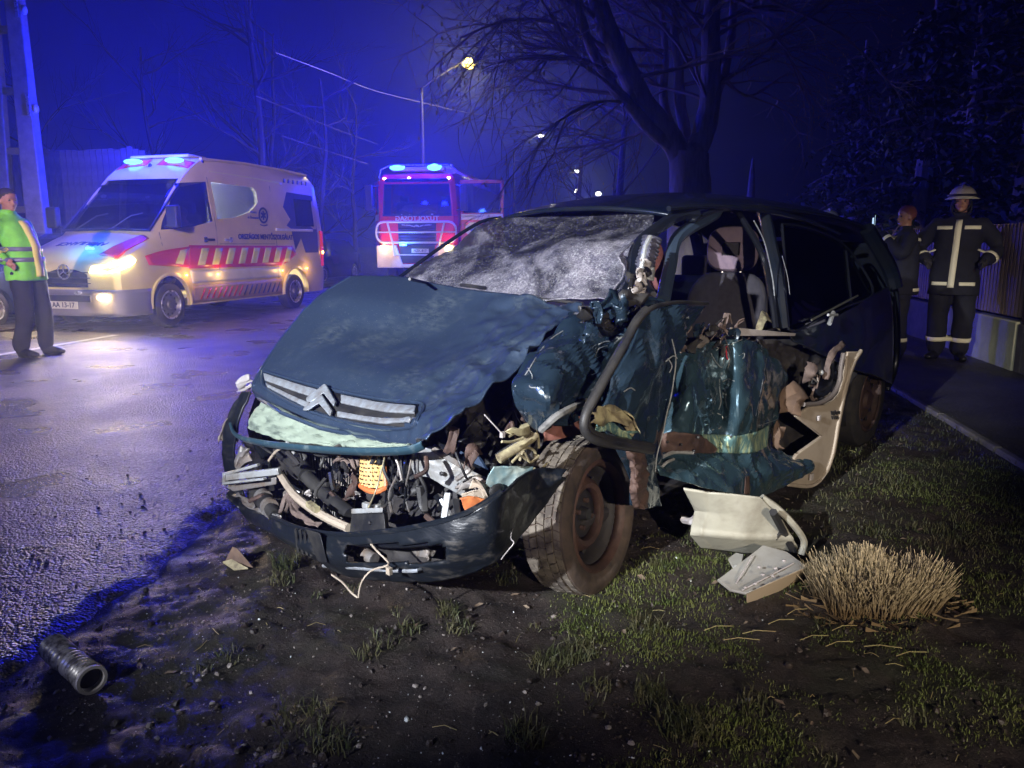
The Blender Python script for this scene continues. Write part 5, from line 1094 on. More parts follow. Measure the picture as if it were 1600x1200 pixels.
# --- roof, pillars, far side, floor
rx = [(-.95,1.47,.06),(-1.2,1.535,.07),(-1.6,1.57,.08),(-2.2,1.58,.10),(-2.8,1.555,.10),(-3.3,1.485,.10),(-3.55,1.36,.10)]
rn_ = [[Vector((x + .10*(1-(y/.62)**2)*(i == 0), y, z - zz*abs(y/.62)**2.5)) for y in (-.64,-.45,-.2,0,.2,.45,.64)] for i, (x, z, zz) in enumerate(rx)]
rf = MB(); rf.patch(rn_, 40, 50, lambda p, u, v: .004*nz(p, 4) - .010*math.exp(-((u-.93)/.03)**2)); O('roof', rf, M_PAINTD, car, solid=.02)
def pillar(name, P, r, m=None): q = MB(); q.tube(smoothpath(P, 6), r, 8); return O(name, q, m or M_PAINTD, car)
pillar('pillar', [(-.27,-.70,1.10),(-.59,-.655,1.29),(-.84,-.63,1.415),(-1.0,-.62,1.445)], .010)
pillar('pillar', [(-1.0,.62,1.43),(-.86,.60,1.42)] + [tuple(K(a, b, 'y', c)) for a, b, c in ((1008,372,.62),(992,398,.64),(988,430,.70),(975,462,.76))], .028)
pillar('roof_rail', [K(1045,326,'y',.62),K(1110,322,'y',.64),K(1200,330,'y',.65),K(1262,345,'y',.65),K(1310,365,'y',.66)], .013)
pillar('pillar', [(-1.72,.57,1.48),(-1.7,.62,1.45),tuple(K(1204,380,'y',.70)),tuple(K(1216,440,'y',.78)),tuple(K(1224,512,'y',.82))], .032)
pillar('pillar', [(-1.46,.56,1.47),(-1.45,.61,1.44),tuple(K(1192,400,'y',.70)),tuple(K(1205,460,'y',.78)),tuple(K(1212,512,'y',.82))], .016, M_BLACKG)
pillar('pillar', [(-1.28,.56,1.465),(-1.2,.60,1.44),tuple(K(1060,370,'y',.60)),tuple(K(1046,420,'y',.66)),tuple(K(1036,470,'y',.74))], .030, mat('scuffed_pillar', (.03, .045, .07), .3))
pillar('pillar', [(-3.2,.64,1.40),(-3.45,.72,1.15),(-3.5,.76,1.0)], .05)
pillar('pillar', [(-3.2,-.64,1.40),(-3.45,-.72,1.15),(-3.5,-.76,.95)], .05)
pillar('pillar', [(-1.9,-.64,1.48),(-1.85,-.74,1.0)], .035)
q = MB(); q.tube(smoothpath([K(a, b, 'y', .80) for a, b in ((1178,345),(1192,372),(1200,400),(1208,440),(1210,462))], 5), .003, 6); q.tube(smoothpath([K(a, b, 'y', .83) for a, b in ((1222,400),(1230,430),(1234,460))], 5), .002, 6); O('seal_glint', q, M_CHR2, car)
rs = MB(); rs.patch([[(.45,-.80,.62),(-.3,-.86,.98),(-1.5,-.87,.95),(-2.6,-.87,.96),(-3.5,-.78,.98)], [(.5,-.82,.45),(-.3,-.88,.6),(-1.5,-.89,.6),(-2.6,-.89,.6),(-3.6,-.80,.6)], [(.45,-.80,.3),(-.3,-.86,.3),(-1.5,-.86,.25),(-2.6,-.86,.3),(-3.5,-.78,.35)]], 30, 10); O('right_side', rs, M_PAINTD, car, solid=.01)
tg = MB(); tg.patch([[(-3.42,-.70,1.30),(-3.52,0,1.32),(-3.42,.70,1.30)], [(-3.55,-.76,1.0),(-3.66,0,1.0),(-3.55,.76,1.0)], [(-3.6,-.78,.5),(-3.74,0,.5),(-3.6,.80,.5)], [(-3.5,-.75,.28),(-3.65,0,.28),(-3.5,.78,.28)]], 16, 16); O('tailgate', tg, M_PAINTD, car, solid=.02)
fl_ = MB(); fl_.box((-1.6, 0, .24), (3.6, 1.5, .06)); fl_.box((-1.2, 0, .34), (2.0, .3, .14)); O('floor_pan', fl_, M_INSIDE, car, bev=.02)
# rear door window with its orange reflection put in as a coloured slab
rw = MB(); rw.patch(Ky([[(1222,352,.68),(1262,358,.68),(1308,378,.68),(1335,410,.70)], [(1228,430,.76),(1270,430,.76),(1315,435,.76),(1352,445,.78)], [(1232,512,.83),(1275,500,.83),(1320,478,.83),(1362,458,.82)]]), 16, 12); O('rear_window', rw, M_WINT, car, solid=.004)
rq = MB(); rq.tube(smoothpath([K(a, b, 'y', c) for a, b, c in ((1222,350,.69),(1262,356,.69),(1310,376,.69),(1340,408,.72),(1364,458,.83),(1320,480,.84),(1275,502,.84),(1232,514,.84),(1228,430,.77))], 5), .008, 6, closed=True); O('window_seal', rq, M_BLACKG, car)
q = MB(); q.tube([K(1322,392,'y',.70),K(1330,474,'y',.83)], .009, 6); O('quarter_divider', q, M_BLACKG, car)
q = MB(); q.hexa([K(1270,418,'y',.55),K(1310,412,'y',.55),K(1312,436,'y',.57),K(1274,444,'y',.57)], [K(1270,418,'y',.57),K(1310,412,'y',.57),K(1312,436,'y',.59),K(1274,444,'y',.59)]); O('orange_reflection', q, mat('reflection_orange', (.35, .30, .05), .5, col2=(.6, .12, .02), scale=9, contrast=(.5, .6)), car)
# --- cracked windscreen
wsn = Ky([[(800,336,-.56),(850,329,-.33),(908,330,-.06),(967,330,.22),(1022,337,.46)],
 [(745,360,-.60),(810,356,-.34),(885,352,-.05),(958,350,.24),(1014,360,.50)],
 [(702,388,-.63),(770,388,-.36),(845,386,-.04),(920,384,.28),(992,388,.54)],
 [(664,415,-.66),(735,421,-.38),(805,426,-.04),(880,428,.30),(978,432,.60)],
 [(634,435,-.68),(698,448,-.40),(772,458,-.04),(850,467,.30),(945,468,.60)]])
def ws_d(p, u, v): return -(.014*math.sin(v*9+u*4) + .010*ridge((p[0], p[1]*.6, p[2]), 3.5, 6) + .02*math.exp(-((u-.72)/.15)**2-((v-.6)/.2)**2) + .010*nz(p, 7, 3) + .004*nz(p, 25, 5) + .0015*nz(p, 80, 5))*sm(0, .15, v)
ws_ = MB(); ws_.patch(wsn, 110, 80, ws_d)
def cracked_glass():
    m = bpy.data.materials.new('shattered_glass'); m.use_nodes = True; nt = m.node_tree; nt.nodes.clear(); L = nt.links.new
    def N(t, **k):
        n = nt.nodes.new(t)
        for a, b in k.items(): setattr(n, a, b)
        return n
    out = N('ShaderNodeOutputMaterial'); tc = N('ShaderNodeTexCoord')
    v = N('ShaderNodeTexVoronoi'); v.inputs['Scale'].default_value = 130; L(tc.outputs['Object'], v.inputs['Vector'])
    ve = N('ShaderNodeTexVoronoi', feature='DISTANCE_TO_EDGE'); ve.inputs['Scale'].default_value = 75; L(tc.outputs['Object'], ve.inputs['Vector'])
    n = N('ShaderNodeTexNoise'); n.inputs['Scale'].default_value = 4.2; n.inputs['Detail'].default_value = 5; n.inputs['Roughness'].default_value = .5; n.inputs['Distortion'].default_value = 1.0; L(tc.outputs['Object'], n.inputs['Vector'])
    sepx = N('ShaderNodeSeparateXYZ'); L(tc.outputs['Object'], sepx.inputs[0])
    ym = N('ShaderNodeMath', operation='MULTIPLY'); ym.inputs[1].default_value = -.17; L(sepx.outputs['Y'], ym.inputs[0]); zy = N('ShaderNodeMath', operation='ADD'); L(sepx.outputs['Z'], zy.inputs[0]); L(ym.outputs[0], zy.inputs[1])
    zr = N('ShaderNodeMapRange'); L(zy.outputs[0], zr.inputs['Value']); zr.inputs['From Min'].default_value = 1.36; zr.inputs['From Max'].default_value = 1.17; zr.inputs['To Min'].default_value = -.13; zr.inputs['To Max'].default_value = .13
    ad = N('ShaderNodeMath', operation='ADD'); L(n.outputs['Fac'], ad.inputs[0]); L(zr.outputs[0], ad.inputs[1])
    dm = N('ShaderNodeMapRange'); L(ad.outputs[0], dm.inputs['Value']); dm.inputs['From Min'].default_value = .40; dm.inputs['From Max'].default_value = .64; dm.inputs['To Min'].default_value = .10; dm.inputs['To Max'].default_value = .88
    em = N('ShaderNodeMapRange'); L(ve.outputs['Distance'], em.inputs['Value']); em.inputs['From Min'].default_value = .0; em.inputs['From Max'].default_value = .12; em.inputs['To Min'].default_value = 1.0; em.inputs['To Max'].default_value = .55
    fa = N('ShaderNodeMath', operation='MULTIPLY'); L(dm.outputs[0], fa.inputs[0]); L(em.outputs[0], fa.inputs[1])
    bp = N('ShaderNodeBump'); bp.inputs['Distance'].default_value = .012; L(v.outputs['Color'], bp.inputs['Height'])
    fr = N('ShaderNodeBsdfPrincipled'); fr.inputs['Base Color'].default_value = (.56, .54, .62, 1); fr.inputs['Roughness'].default_value = .12; fr.inputs['Coat Weight'].default_value = .5; L(bp.outputs[0], fr.inputs['Normal'])
    tr = N('ShaderNodeBsdfTransparent'); tr.inputs[0].default_value = (.35, .40, .45, 1)
    gl = N('ShaderNodeBsdfGlossy'); gl.inputs['Roughness'].default_value = .07; gl.inputs[0].default_value = (.6, .6, .6, 1); L(bp.outputs[0], gl.inputs['Normal'])
    tl = N('ShaderNodeBsdfTranslucent'); tl.inputs[0].default_value = (.7, .72, .8, 1); L(bp.outputs[0], tl.inputs['Normal']); m3 = N('ShaderNodeMixShader'); m3.inputs[0].default_value = .32; L(fr.outputs[0], m3.inputs[1]); L(tl.outputs[0], m3.inputs[2])
    n2 = N('ShaderNodeTexNoise'); n2.inputs['Scale'].default_value = 15; n2.inputs['Detail'].default_value = 6; n2.inputs['Distortion'].default_value = 1.2; L(tc.outputs['Object'], n2.inputs['Vector'])
    n2r = N('ShaderNodeMapRange'); L(n2.outputs['Fac'], n2r.inputs['Value']); n2r.inputs['From Min'].default_value = .36; n2r.inputs['From Max'].default_value = .64
    vb = N('ShaderNodeTexVoronoi', feature='DISTANCE_TO_EDGE'); vb.inputs['Scale'].default_value = 11; L(tc.outputs['Object'], vb.inputs['Vector'])
    vbr = N('ShaderNodeMapRange'); L(vb.outputs['Distance'], vbr.inputs['Value']); vbr.inputs['From Min'].default_value = .0; vbr.inputs['From Max'].default_value = .010; vbr.inputs['To Min'].default_value = 1; vbr.inputs['To Max'].default_value = 0
    sv = N('ShaderNodeSeparateColor'); L(v.outputs['Color'], sv.inputs[0]); sg = N('ShaderNodeMapRange'); L(sv.outputs[1], sg.inputs['Value']); sg.inputs['From Min'].default_value = .80; sg.inputs['From Max'].default_value = .86  # random bright cells: the glints of the glass put into its colour
    cm1 = N('ShaderNodeMix', data_type='RGBA'); L(n2r.outputs[0], cm1.inputs['Factor']); cm1.inputs['A'].default_value = (.26, .25, .32, 1); cm1.inputs['B'].default_value = (.58, .55, .63, 1)
    mxx = N('ShaderNodeMath', operation='MAXIMUM'); L(vbr.outputs[0], mxx.inputs[0]); L(sg.outputs[0], mxx.inputs[1])
    cm2 = N('ShaderNodeMix', data_type='RGBA'); L(mxx.outputs[0], cm2.inputs['Factor']); L(cm1.outputs['Result'], cm2.inputs['A']); cm2.inputs['B'].default_value = (.80, .80, .86, 1); L(cm2.outputs['Result'], fr.inputs['Base Color'])
    fa2 = N('ShaderNodeMath', operation='MAXIMUM'); sgm = N('ShaderNodeMath', operation='MULTIPLY'); L(mxx.outputs[0], sgm.inputs[0]); sgm.inputs[1].default_value = .17; L(fa.outputs[0], fa2.inputs[0]); L(sgm.outputs[0], fa2.inputs[1]); fa = fa2
    m1 = N('ShaderNodeMixShader'); m1.inputs[0].default_value = .30; L(tr.outputs[0], m1.inputs[1]); L(gl.outputs[0], m1.inputs[2])
    m2 = N('ShaderNodeMixShader'); L(fa.outputs[0], m2.inputs[0]); L(m1.outputs[0], m2.inputs[1]); L(m3.outputs[0], m2.inputs[2]); L(m2.outputs[0], out.inputs[0]); return m
M_SHAT = cracked_glass(); O('windscreen', ws_, M_SHAT, car, solid=.005, smooth=60); WSK = Skin(ws_)
q = MB(); q.tube(smoothpath([WSK.at(a, b, .0) for a, b in ((640,436),(700,449),(772,459),(850,468),(910,474))], 5), .007, 6); O('screen_rubber', q, M_BLACK, car)
q = MB(); q.tube(smoothpath([WSK.at(a, b, .012) for a, b in ((722,448),(735,449),(760,453))], 3), .009, 6); O('wiper', q, M_BLACK, car)
# torn right edge of the screen hanging over the pillar
eg = MB(); eg.patch(Ky([[(1014,352,.52),(1000,372,.60)], [(975,392,.58),(968,400,.66)], [(984,410,.62),(975,425,.70)], [(972,440,.62),(960,452,.70)], [(950,462,.62),(945,474,.68)]]), 10, 60, lambda p, u, v: .012*nz(p, 30, 4)); O('torn_screen_edge', eg, M_SHAT, car, solid=.006)
# interior
def box_soft(name, c, d, m, bev=.05, rot=None): q = MB(); q.box(c, d, R=rot); return O(name, q, m, car, bev=bev, seg=4)
def soft(name, secs, m, o, tilt, p=3.2):
    q = MB(); v = []; n = 28
    for z, rx, ry in secs:
        for k in range(n):
            t = 2*PI*k/n; c_, s_ = math.cos(t), math.sin(t); v.append((rx*math.copysign(abs(c_)**(2/p), c_), ry*math.copysign(abs(s_)**(2/p), s_), z))
    f = [(j*n+k, j*n+(k+1) % n, (j+1)*n+(k+1) % n, (j+1)*n+k) for j in range(len(secs)-1) for k in range(n)] + [tuple(range(n-1, -1, -1)), tuple((len(secs)-1)*n+k for k in range(n))]
    q.add(v, f); ob = O(name, q, m, car, smooth=60, sub=1); ob.location = o; ob.rotation_euler = tilt; return ob
for y in (.36, -.36):
    soft('seat_back', [(0, .05, .20), (.03, .075, .245), (.25, .08, .255), (.45, .075, .25), (.56, .065, .225), (.62, .045, .17), (.64, .02, .12)], M_SEAT, (-1.72, y, .52), (0, math.radians(-14), 0)); box_soft('seat_cushion', (-1.50, y, .50), (.50, .50, .14), M_SEAT, .05)
    q = MB(); q.tube([(-1.895, y-.14, 1.08), (-1.90, y-.13, .95), (-1.87, y-.10, .72)], .03, 8); q.tube([(-1.82, y+.23, 1.02), (-1.75, y+.235, .80)], .022, 8)
q = MB(); v = []; n = 28
def hr_rings(secs, p=3.0):
    q = MB(); v = []
    for x, ry, rz_ in secs:
        for k in range(n):
            t = 2*PI*k/n; c_, s_ = math.cos(t), math.sin(t); v.append((x, ry*math.copysign(abs(c_)**(2/p), c_), rz_*math.copysign(abs(s_)**(2/p), s_)))
    q.add(v, [(j*n+k, j*n+(k+1) % n, (j+1)*n+(k+1) % n, (j+1)*n+k) for j in range(len(secs)-1) for k in range(n)] + [tuple(range(n-1, -1, -1)), tuple((len(secs)-1)*n+k for k in range(n))]); return q
hq = hr_rings([(-.055,.10,.09),(-.048,.13,.115),(-.02,.142,.128),(.02,.142,.128),(.045,.132,.118),(.056,.105,.092)]); cu_ = MB(); cu_.box((.06,0,-.005), (.06,.10,.075))
ho_ = O('headrest', carve(hq, [cu_], 'headrest'), M_HEADR, car); ho_.location = (-1.88, .36, 1.27); ho_.rotation_euler = (0, math.radians(-8), .28)
ho_.data.materials[0] = M_HEADR; q = MB(); q.box((.031,0,-.005), (.004,.098,.073)); o = O('headrest_pad', q, M_SEAT, ho_)
for y in (-.05, .05): q = MB(); q.tube([(0,y,-.10),(0,y,-.20)], .008, 8); O('headrest_post', q, M_CHROME, ho_)
box_soft('headrest', (-1.86, -.36, 1.26), (.10, .26, .20), M_SEAT, .04)
box_soft('rear_bench', (-2.75, 0, .78), (.16, 1.25, .60), M_SEAT, .06, Matrix.Rotation(math.radians(-12), 3, 'Y'))
for y in (.4, 0, -.4): box_soft('headrest', (-2.82, y, 1.14), (.08, .22, .16), M_SEAT, .03)
box_soft('dashboard', (-.55, -.05, .93), (.55, 1.25, .22), M_BLACK, .06)
sw = MB(); sw.lathe([(.17, -.014), (.186, 0), (.17, .014), (.156, 0)], (-.92, .36, .98), (-.85, 0, .5), 24, close=True); sw.box((-.92, .36, .98), (.05, .10, .10)); O('steering_wheel', sw, M_BLACK, car)
ab = MB(); ab.sphere((0, 0, 0), (.05, .045, .13), 16, 12); o = O('limp_airbag', ab, mat('airbag_cloth', (.26, .10, .10), .8, col2=(.18, .07, .07), scale=12), car); o.location = K(1023,410,'y',.55); o.rotation_euler = (0, .3, 0)
# ribbed boot pulled out of the pillar
bp_ = smoothpath([K(a, b, 'y', .72) for a, b in ((1019,372),(1014,392),(1008,412),(1002,432))], 12); rb = MB(); rb.tube(bp_, [.034 + .009*math.sin(i*1.9) for i in range(len(bp_))], 12); O('ribbed_boot', rb, mat('boot_rubber', (.12, .12, .16), .45, bump=.001, bscale=80), car, smooth=60)
q = MB(); q.tube([K(1016,370,'y',.75),K(1008,385,'y',.76),K(1003,412,'y',.76),K(1000,428,'y',.76)], .010, 7); O('wire_loom', q, M_ALU, car)
rnd = random.Random(31)
for k in range(16):
    p = K(rnd.uniform(985, 1008), rnd.uniform(424, 448), 'y', rnd.uniform(.74, .80)); torn('torn_scrap', [p, p+Vector((rnd.uniform(-.05, .05), .01, rnd.uniform(-.04, .04))), p+Vector((rnd.uniform(-.05, .05), .02, rnd.uniform(-.05, .05)))], rnd.uniform(.01, .03), rnd.choice([M_ALU, M_BLACK, M_WHITEPL, M_BLACKG]), 120+k)
for k in range(22):                                      # crushed cowl between bonnet corner and pillar
    px = rnd.uniform(905, 1040); p = K(px, rnd.uniform(472, 510), 'y', rnd.uniform(.84, .94)); torn('torn_scrap', [p, p+Vector((rnd.uniform(-.08, .08), .01, rnd.uniform(-.05, .05))), p+Vector((rnd.uniform(-.10, .10), .02, rnd.uniform(-.05, .05)))], rnd.uniform(.015, .05), rnd.choice([M_PAINT, M_PAINT, M_BLACK, M_BLACKG]), 160+k, sc=.03)
for k in range(26):                                      # frayed edge above the centre panel
    px = rnd.uniform(1060, 1160); p = K(px, rnd.uniform(505, 545), 'y', rnd.uniform(.84, .92))
    if k % 2: torn('torn_scrap', [p, p+Vector((rnd.uniform(-.06, .06), .01, rnd.uniform(-.04, .04))), p+Vector((rnd.uniform(-.08, .08), .02, rnd.uniform(-.05, .05)))], rnd.uniform(.01, .03), rnd.choice([M_PAINT, M_BLACK, M_FLESH, M_STEEL]), 200+k, sc=.02)
    else: h = MB(); h.tube(smoothpath([p, p+Vector((rnd.uniform(-.05, .05), .02, rnd.uniform(.0, .05))), p+Vector((rnd.uniform(-.09, .09), .0, rnd.uniform(-.05, .03)))], 4), .0025, 5); O('frayed_wire', h, rnd.choice([M_BLACK, M_ALU, M_FLESH]), car)
# --- wheels
fwr = bpy.data.objects.new('front_wheel', None); link(fwr, car); fwr.location = (-.01, .745, .290); fwr.rotation_euler = (math.radians(5), 0, math.radians(9))
R0, h0 = .298, .088; t = MB()
t.lathe([(.205, -h0*.8), (.25, -h0*1.08), (.285, -h0*.95), (R0-.008, -h0*.82), (R0-.008, h0*.80), (.288, h0*.95), (.262, h0*1.10), (.228, h0*1.06), (.207, h0*.86)], (0,0,0), (0,1,0), 64, close=True)
M_TYRE = mat('muddy_tyre', (.028, .022, .019), .75, col2=(.085, .06, .045), scale=11, bump=.002, bscale=60)
M_TREAD = mat('dusty_tread', (.15, .13, .105), .8, col2=(.045, .036, .030), scale=17, contrast=(.40, .62), bump=.0012, bscale=90)
O('tyre', t, M_TYRE, fwr)
tr = MB(); rnd = random.Random(9)
for row, (y0, y1, n) in enumerate(((-.074, -.049, 54), (-.045, -.017, 44), (-.012, .016, 44), (.021, .047, 44), (.052, .076, 54))):
    for k in range(n):
        a = 2*PI*(k + .37*row)/n; w = 2*PI/n*.86; sk = .22*w*(1 if row % 2 else -1)
        P = []
        for (aa, yy) in ((a-w/2, y0), (a+w/2, y0), (a+w/2+sk, y1), (a-w/2+sk, y1)): P.append((aa, yy))
        rr_ = R0 + .0015 + rnd.uniform(-.001, .001) - (.006 if row in (0, 4) else 0)
        tr.hexa([(math.cos(aa)*(R0-.010), yy, math.sin(aa)*(R0-.010)) for aa, yy in P], [(math.cos(aa)*rr_, yy, math.sin(aa)*rr_) for aa, yy in P])
O('tread_blocks', tr, M_TREAD, fwr, kind='stuff', smooth=None)
r = MB(); r.lathe([(.207, .062), (.214, .078), (.203, .085), (.190, .072), (.186, .050)], (0,0,0), (0,1,0), 56); O('rim', r, mat('rusty_rim', (.100, .055, .043), .6, .3, col2=(.05, .030, .025), scale=14, bump=.002, bscale=50), fwr, solid=.005)
M_RR = bpy.data.materials['rusty_rim']
r = MB(); r.lathe([(.186, .052), (.178, .010), (.172, -.035), (.150, -.030)], (0,0,0), (0,1,0), 48); O('rim_barrel', r, M_INSIDE, fwr, solid=.004)
r = MB(); r.lathe([(.172, -.034), (.150, -.020), (.132, .022), (.118, .034), (.102, .028), (.092, .006)], (0,0,0), (0,1,0), 48); O('rim_disc', r, M_RR, fwr, solid=.004)
r = MB(); r.lathe([(.094, .004), (.045, -.001), (.001, .0)], (0,0,0), (0,1,0), 40); O('hub_plate', r, M_INSIDE, fwr, solid=.004)
for k in range(8):
    a = 2*PI*k/8; h = MB(); h.disc((.152*math.cos(a)*.97, .0, .152*math.sin(a)*.97), (0,1,0), .012, 10, .004); o = O('vent_hole', h, M_INSIDE, fwr)
for k in range(4): a = 2*PI*k/4+.4; h = MB(); h.lathe([(.0001, .018), (.009, .018), (.010, 0), (.0001, 0)], (.052*math.cos(a), .006, .052*math.sin(a)), (0,1,0), 6); O('wheel_bolt', h, M_RUST, fwr)
h = MB(); h.lathe([(.0001, .03), (.022, .03), (.028, 0)], (0,.004,0), (0,1,0), 16); O('hub_cap', h, M_BLACK, fwr)
for i, (x, s) in enumerate(((-2.95, 1), (-2.9, -1), (0, -1))):
    w = wheel(car, (x, s*.74, .30), s, .305, .19, M_RUST)
    for c in w.children:
        if c.name.startswith('rim_edge'): c.data.materials[0] = M_RUST
ar = MB(); ar.lathe([(.36, -.2), (.37, 0), (.35, .02)], (-2.95, .78, .32), (0, 1, 0), 24, a0=-.4, a1=PI+.4); O('rear_arch', ar, M_INSIDE, car, solid=.01)

# ------------------------------------------------------------------ debris beside the wreck
def wy(px, py, z): return gz(px, py, z)
lin = thing('broken_door_lining', 'big cream plastic door lining lying under the torn sill', 'car part', (0, 0, 0))
LN = [[gz(1068,763,.36),gz(1108,769,.35),gz(1150,772,.34),gz(1188,777,.32)], [gz(1086,797,.235),gz(1112,800,.25),gz(1165,806,.24),gz(1222,812,.205)], [gz(1078,835,.12),gz(1100,836,.135),gz(1160,842,.13),gz(1240,843,.11)], [gz(1095,855,.02),gz(1118,858,.02),gz(1165,864,.02),gz(1252,864,.02)]]
M_PLIN = mat('pale_lining', (.38, .37, .30), .5, col2=(.22, .20, .16), scale=7, detail=10, contrast=(.5, .8), bump=.002, bscale=40)
q = MB(); nn = 14; vv = []; ff = []
for j in range(3*nn+1):
    tv = j/nn; jj = min(int(tv), 2); fv = tv-jj
    for i in range(3*nn+1):
        tu = i/nn; ii = min(int(tu), 2); fu = tu-ii; p = (LN[jj][ii]*(1-fu)+LN[jj][ii+1]*fu)*(1-fv) + (LN[jj+1][ii]*(1-fu)+LN[jj+1][ii+1]*fu)*fv
        vv.append(p + Vector((0,-1,.4))*(.004*nz(p, 9, 2) - .012*math.exp(-((tu-1)/.18)**2) + .008*math.exp(-((tv-1.9)/.12)**2)))
W_ = 3*nn+1; q.add(vv, [(j*W_+i, j*W_+i+1, (j+1)*W_+i+1, (j+1)*W_+i) for j in range(3*nn) for i in range(3*nn)]); O('lining_sheet', q, M_PLIN, lin, solid=.008, smooth=30)
q = MB(); q.tube(smoothpath([gz(1190,777,.31),gz(1215,795,.26),gz(1240,820,.19),gz(1256,845,.10),gz(1252,866,.04)], 5), .014, 8); O('lining_rim', q, bpy.data.materials['pale_lining'], lin)
q = MB(); q.tube([gz(1208,800,.28),gz(1228,838,.12),gz(1240,862,.05)], .016, 6); O('dark_strap', q, M_BLACK, lin)
q = MB(); q.tube([gz(1225,826,.17),gz(1212,842,.12)], .008, 6); O('strap_clip', q, M_BLACK, lin)
q = MB(); q.tube([gz(1068,812,.10),gz(1080,815,.12),gz(1090,808,.14)], .016, 6); O('torn_tab', q, M_WHITEPL, lin)
wp = thing('white_plastic_shard', 'angular white plastic shard on the mud in front of the straw tuft', 'car part', (0, 0, 0))
T_ = [gz(1121,905,.05),gz(1150,890,.06),gz(1192,851,.13),gz(1230,862,.12),gz(1261,885,.11),gz(1215,905,.10),gz(1166,927,.07),gz(1142,922,.05)]
q = MB(); q.prism(T_, (0, .01, -.012)); O('shard_top', q, mat('shard_white', (.46, .46, .43), .45, col2=(.34, .32, .28), scale=6), wp, bev=.003)
q = MB(); q.hexa([gz(1166,943,.0),gz(1215,928,.0),gz(1256,905,.0),gz(1240,880,.0)], [gz(1166,927,.068),gz(1215,906,.098),gz(1260,887,.108),gz(1240,870,.105)]); O('shard_side', q, mat('shard_warm_lit', (.52, .42, .30), .5), wp, bev=.003)  # front face: warm light is put into its colour
q = MB(); q.prism([gz(1138,872,.05),gz(1150,863,.06),gz(1162,866,.06),gz(1158,882,.05),gz(1145,884,.04)], (0, 0, -.012)); O('shard_tab', q, bpy.data.materials['shard_white'], wp, bev=.002)
for a, b in ((1186,886),(1192,898),(1180,912),(1208,900),(1165,918),(1212,888),(1225,876)): q = MB(); q.sphere(gz(a, b, .112-.00006*abs(b-880)), (.008, .006, .005), 8, 6); O('clip', q, M_WHITEPL, wp)
for a, b, c, d_ in ((1176,868,1150,912),(1240,880,1160,922)): q = MB(); q.tube([gz(a, b, .118 if a < 1200 else .114), gz(c, d_, .062 if a < 1200 else .074)], .003, 5); O('shard_rib', q, M_WHITEPL, wp)
# ribbed hose, bottom left
h1, h2 = gz(82, 1010, .045), gz(143, 1062, .045); hs = thing('ribbed_hose', 'short ribbed metal hose end lying on the gravel by itself', 'car part', h1)
Q = [h1*0 + (h2-h1)*i/60 for i in range(61)]; t = MB(); t.tube(Q, [.036 + .0045*math.sin(i*1.55) + .004*sm(.8, 1, i/60) - (.006 if 24 < i < 30 else 0) for i in range(61)], 24, cap=False); O('hose_wall', t, mat('hose_grey', (.42, .40, .38), .35, .3, col2=(.10, .09, .09), scale=30, contrast=(.45, .6)), hs, solid=.004, smooth=60)
t = MB(); t.lathe([(.034, -.004), (.043, -.004), (.043, .006), (.034, .006)], h2-h1, (h2-h1).normalized(), 24, close=True); O('hose_lip', t, M_WHITEPL, hs)
t = MB(); t.lathe([(.033, .0), (.0001, .0)], (h2-h1)*.93, (h2-h1).normalized(), 24); O('hose_plug', t, M_INSIDE, hs)
# brown wedge
wd = thing('brown_wedge', 'brown triangular broken piece by the bumper on the road edge', 'car part', (0, 0, 0))
q = MB(); q.hexa([gz(346,884,.0),gz(366,893,.0),gz(398,890,.0),gz(380,868,.0)], [gz(350,878,.02),gz(363,853,.10),gz(370,856,.10),gz(397,888,.02)]); O('wedge_body', q, mat('wedge_brown', (.20, .13, .09), .7, col2=(.12, .08, .06), scale=18, bump=.002, bscale=50), wd, bev=.004)
q = MB(); q.prism([gz(348,880,.022),gz(362,876,.04),gz(388,890,.02),gz(366,892,.012)], (0, 0, .008)); O('wedge_edge', q, M_PALEY, wd, bev=.002)
# dry clipped ornamental grass
TC = gz(1386, 962, 0); tf = []
V = []; F = []
for k in range(4200):
    a = RNG.random()*2*PI; r_ = .185*math.sqrt(RNG.random()); ex = 1.12; rag = 1 + .16*nz((math.cos(a)*2, math.sin(a)*2, 1), 1.3)
    x, y = TC.x + r_*math.cos(a)*ex*rag, TC.y + .10 + r_*math.sin(a)*.90*rag
    hh = .185*(.48+.55*RNG.random()+.25*nz((x,y,0),9))*(1 - .30*(r_/.2)**2); ln = .50*(r_/.2)**1.5 + .30*RNG.random()**2; b = a + 1.0*RNG.normal(); w = .0012+.0008*RNG.random()
    dx, dy = math.cos(b)*ln*hh, math.sin(b)*ln*hh; wx, wy_ = -math.sin(b)*w, math.cos(b)*w; z = ground_h(x, y)-.005; i = len(V)
    if RNG.random() < .5: wx, wy_ = w, 0
    V += [(x-wx, y-wy_, z), (x+wx, y+wy_, z), (x+dx*.5-wx, y+dy*.5-wy_, z+hh*.6), (x+dx*.5+wx, y+dy*.5+wy_, z+hh*.6), (x+dx-wx*.7, y+dy-wy_*.7, z+hh), (x+dx+wx*.7, y+dy+wy_*.7, z+hh)]
    F += [(i, i+1, i+3, i+2), (i+2, i+3, i+5, i+4)]
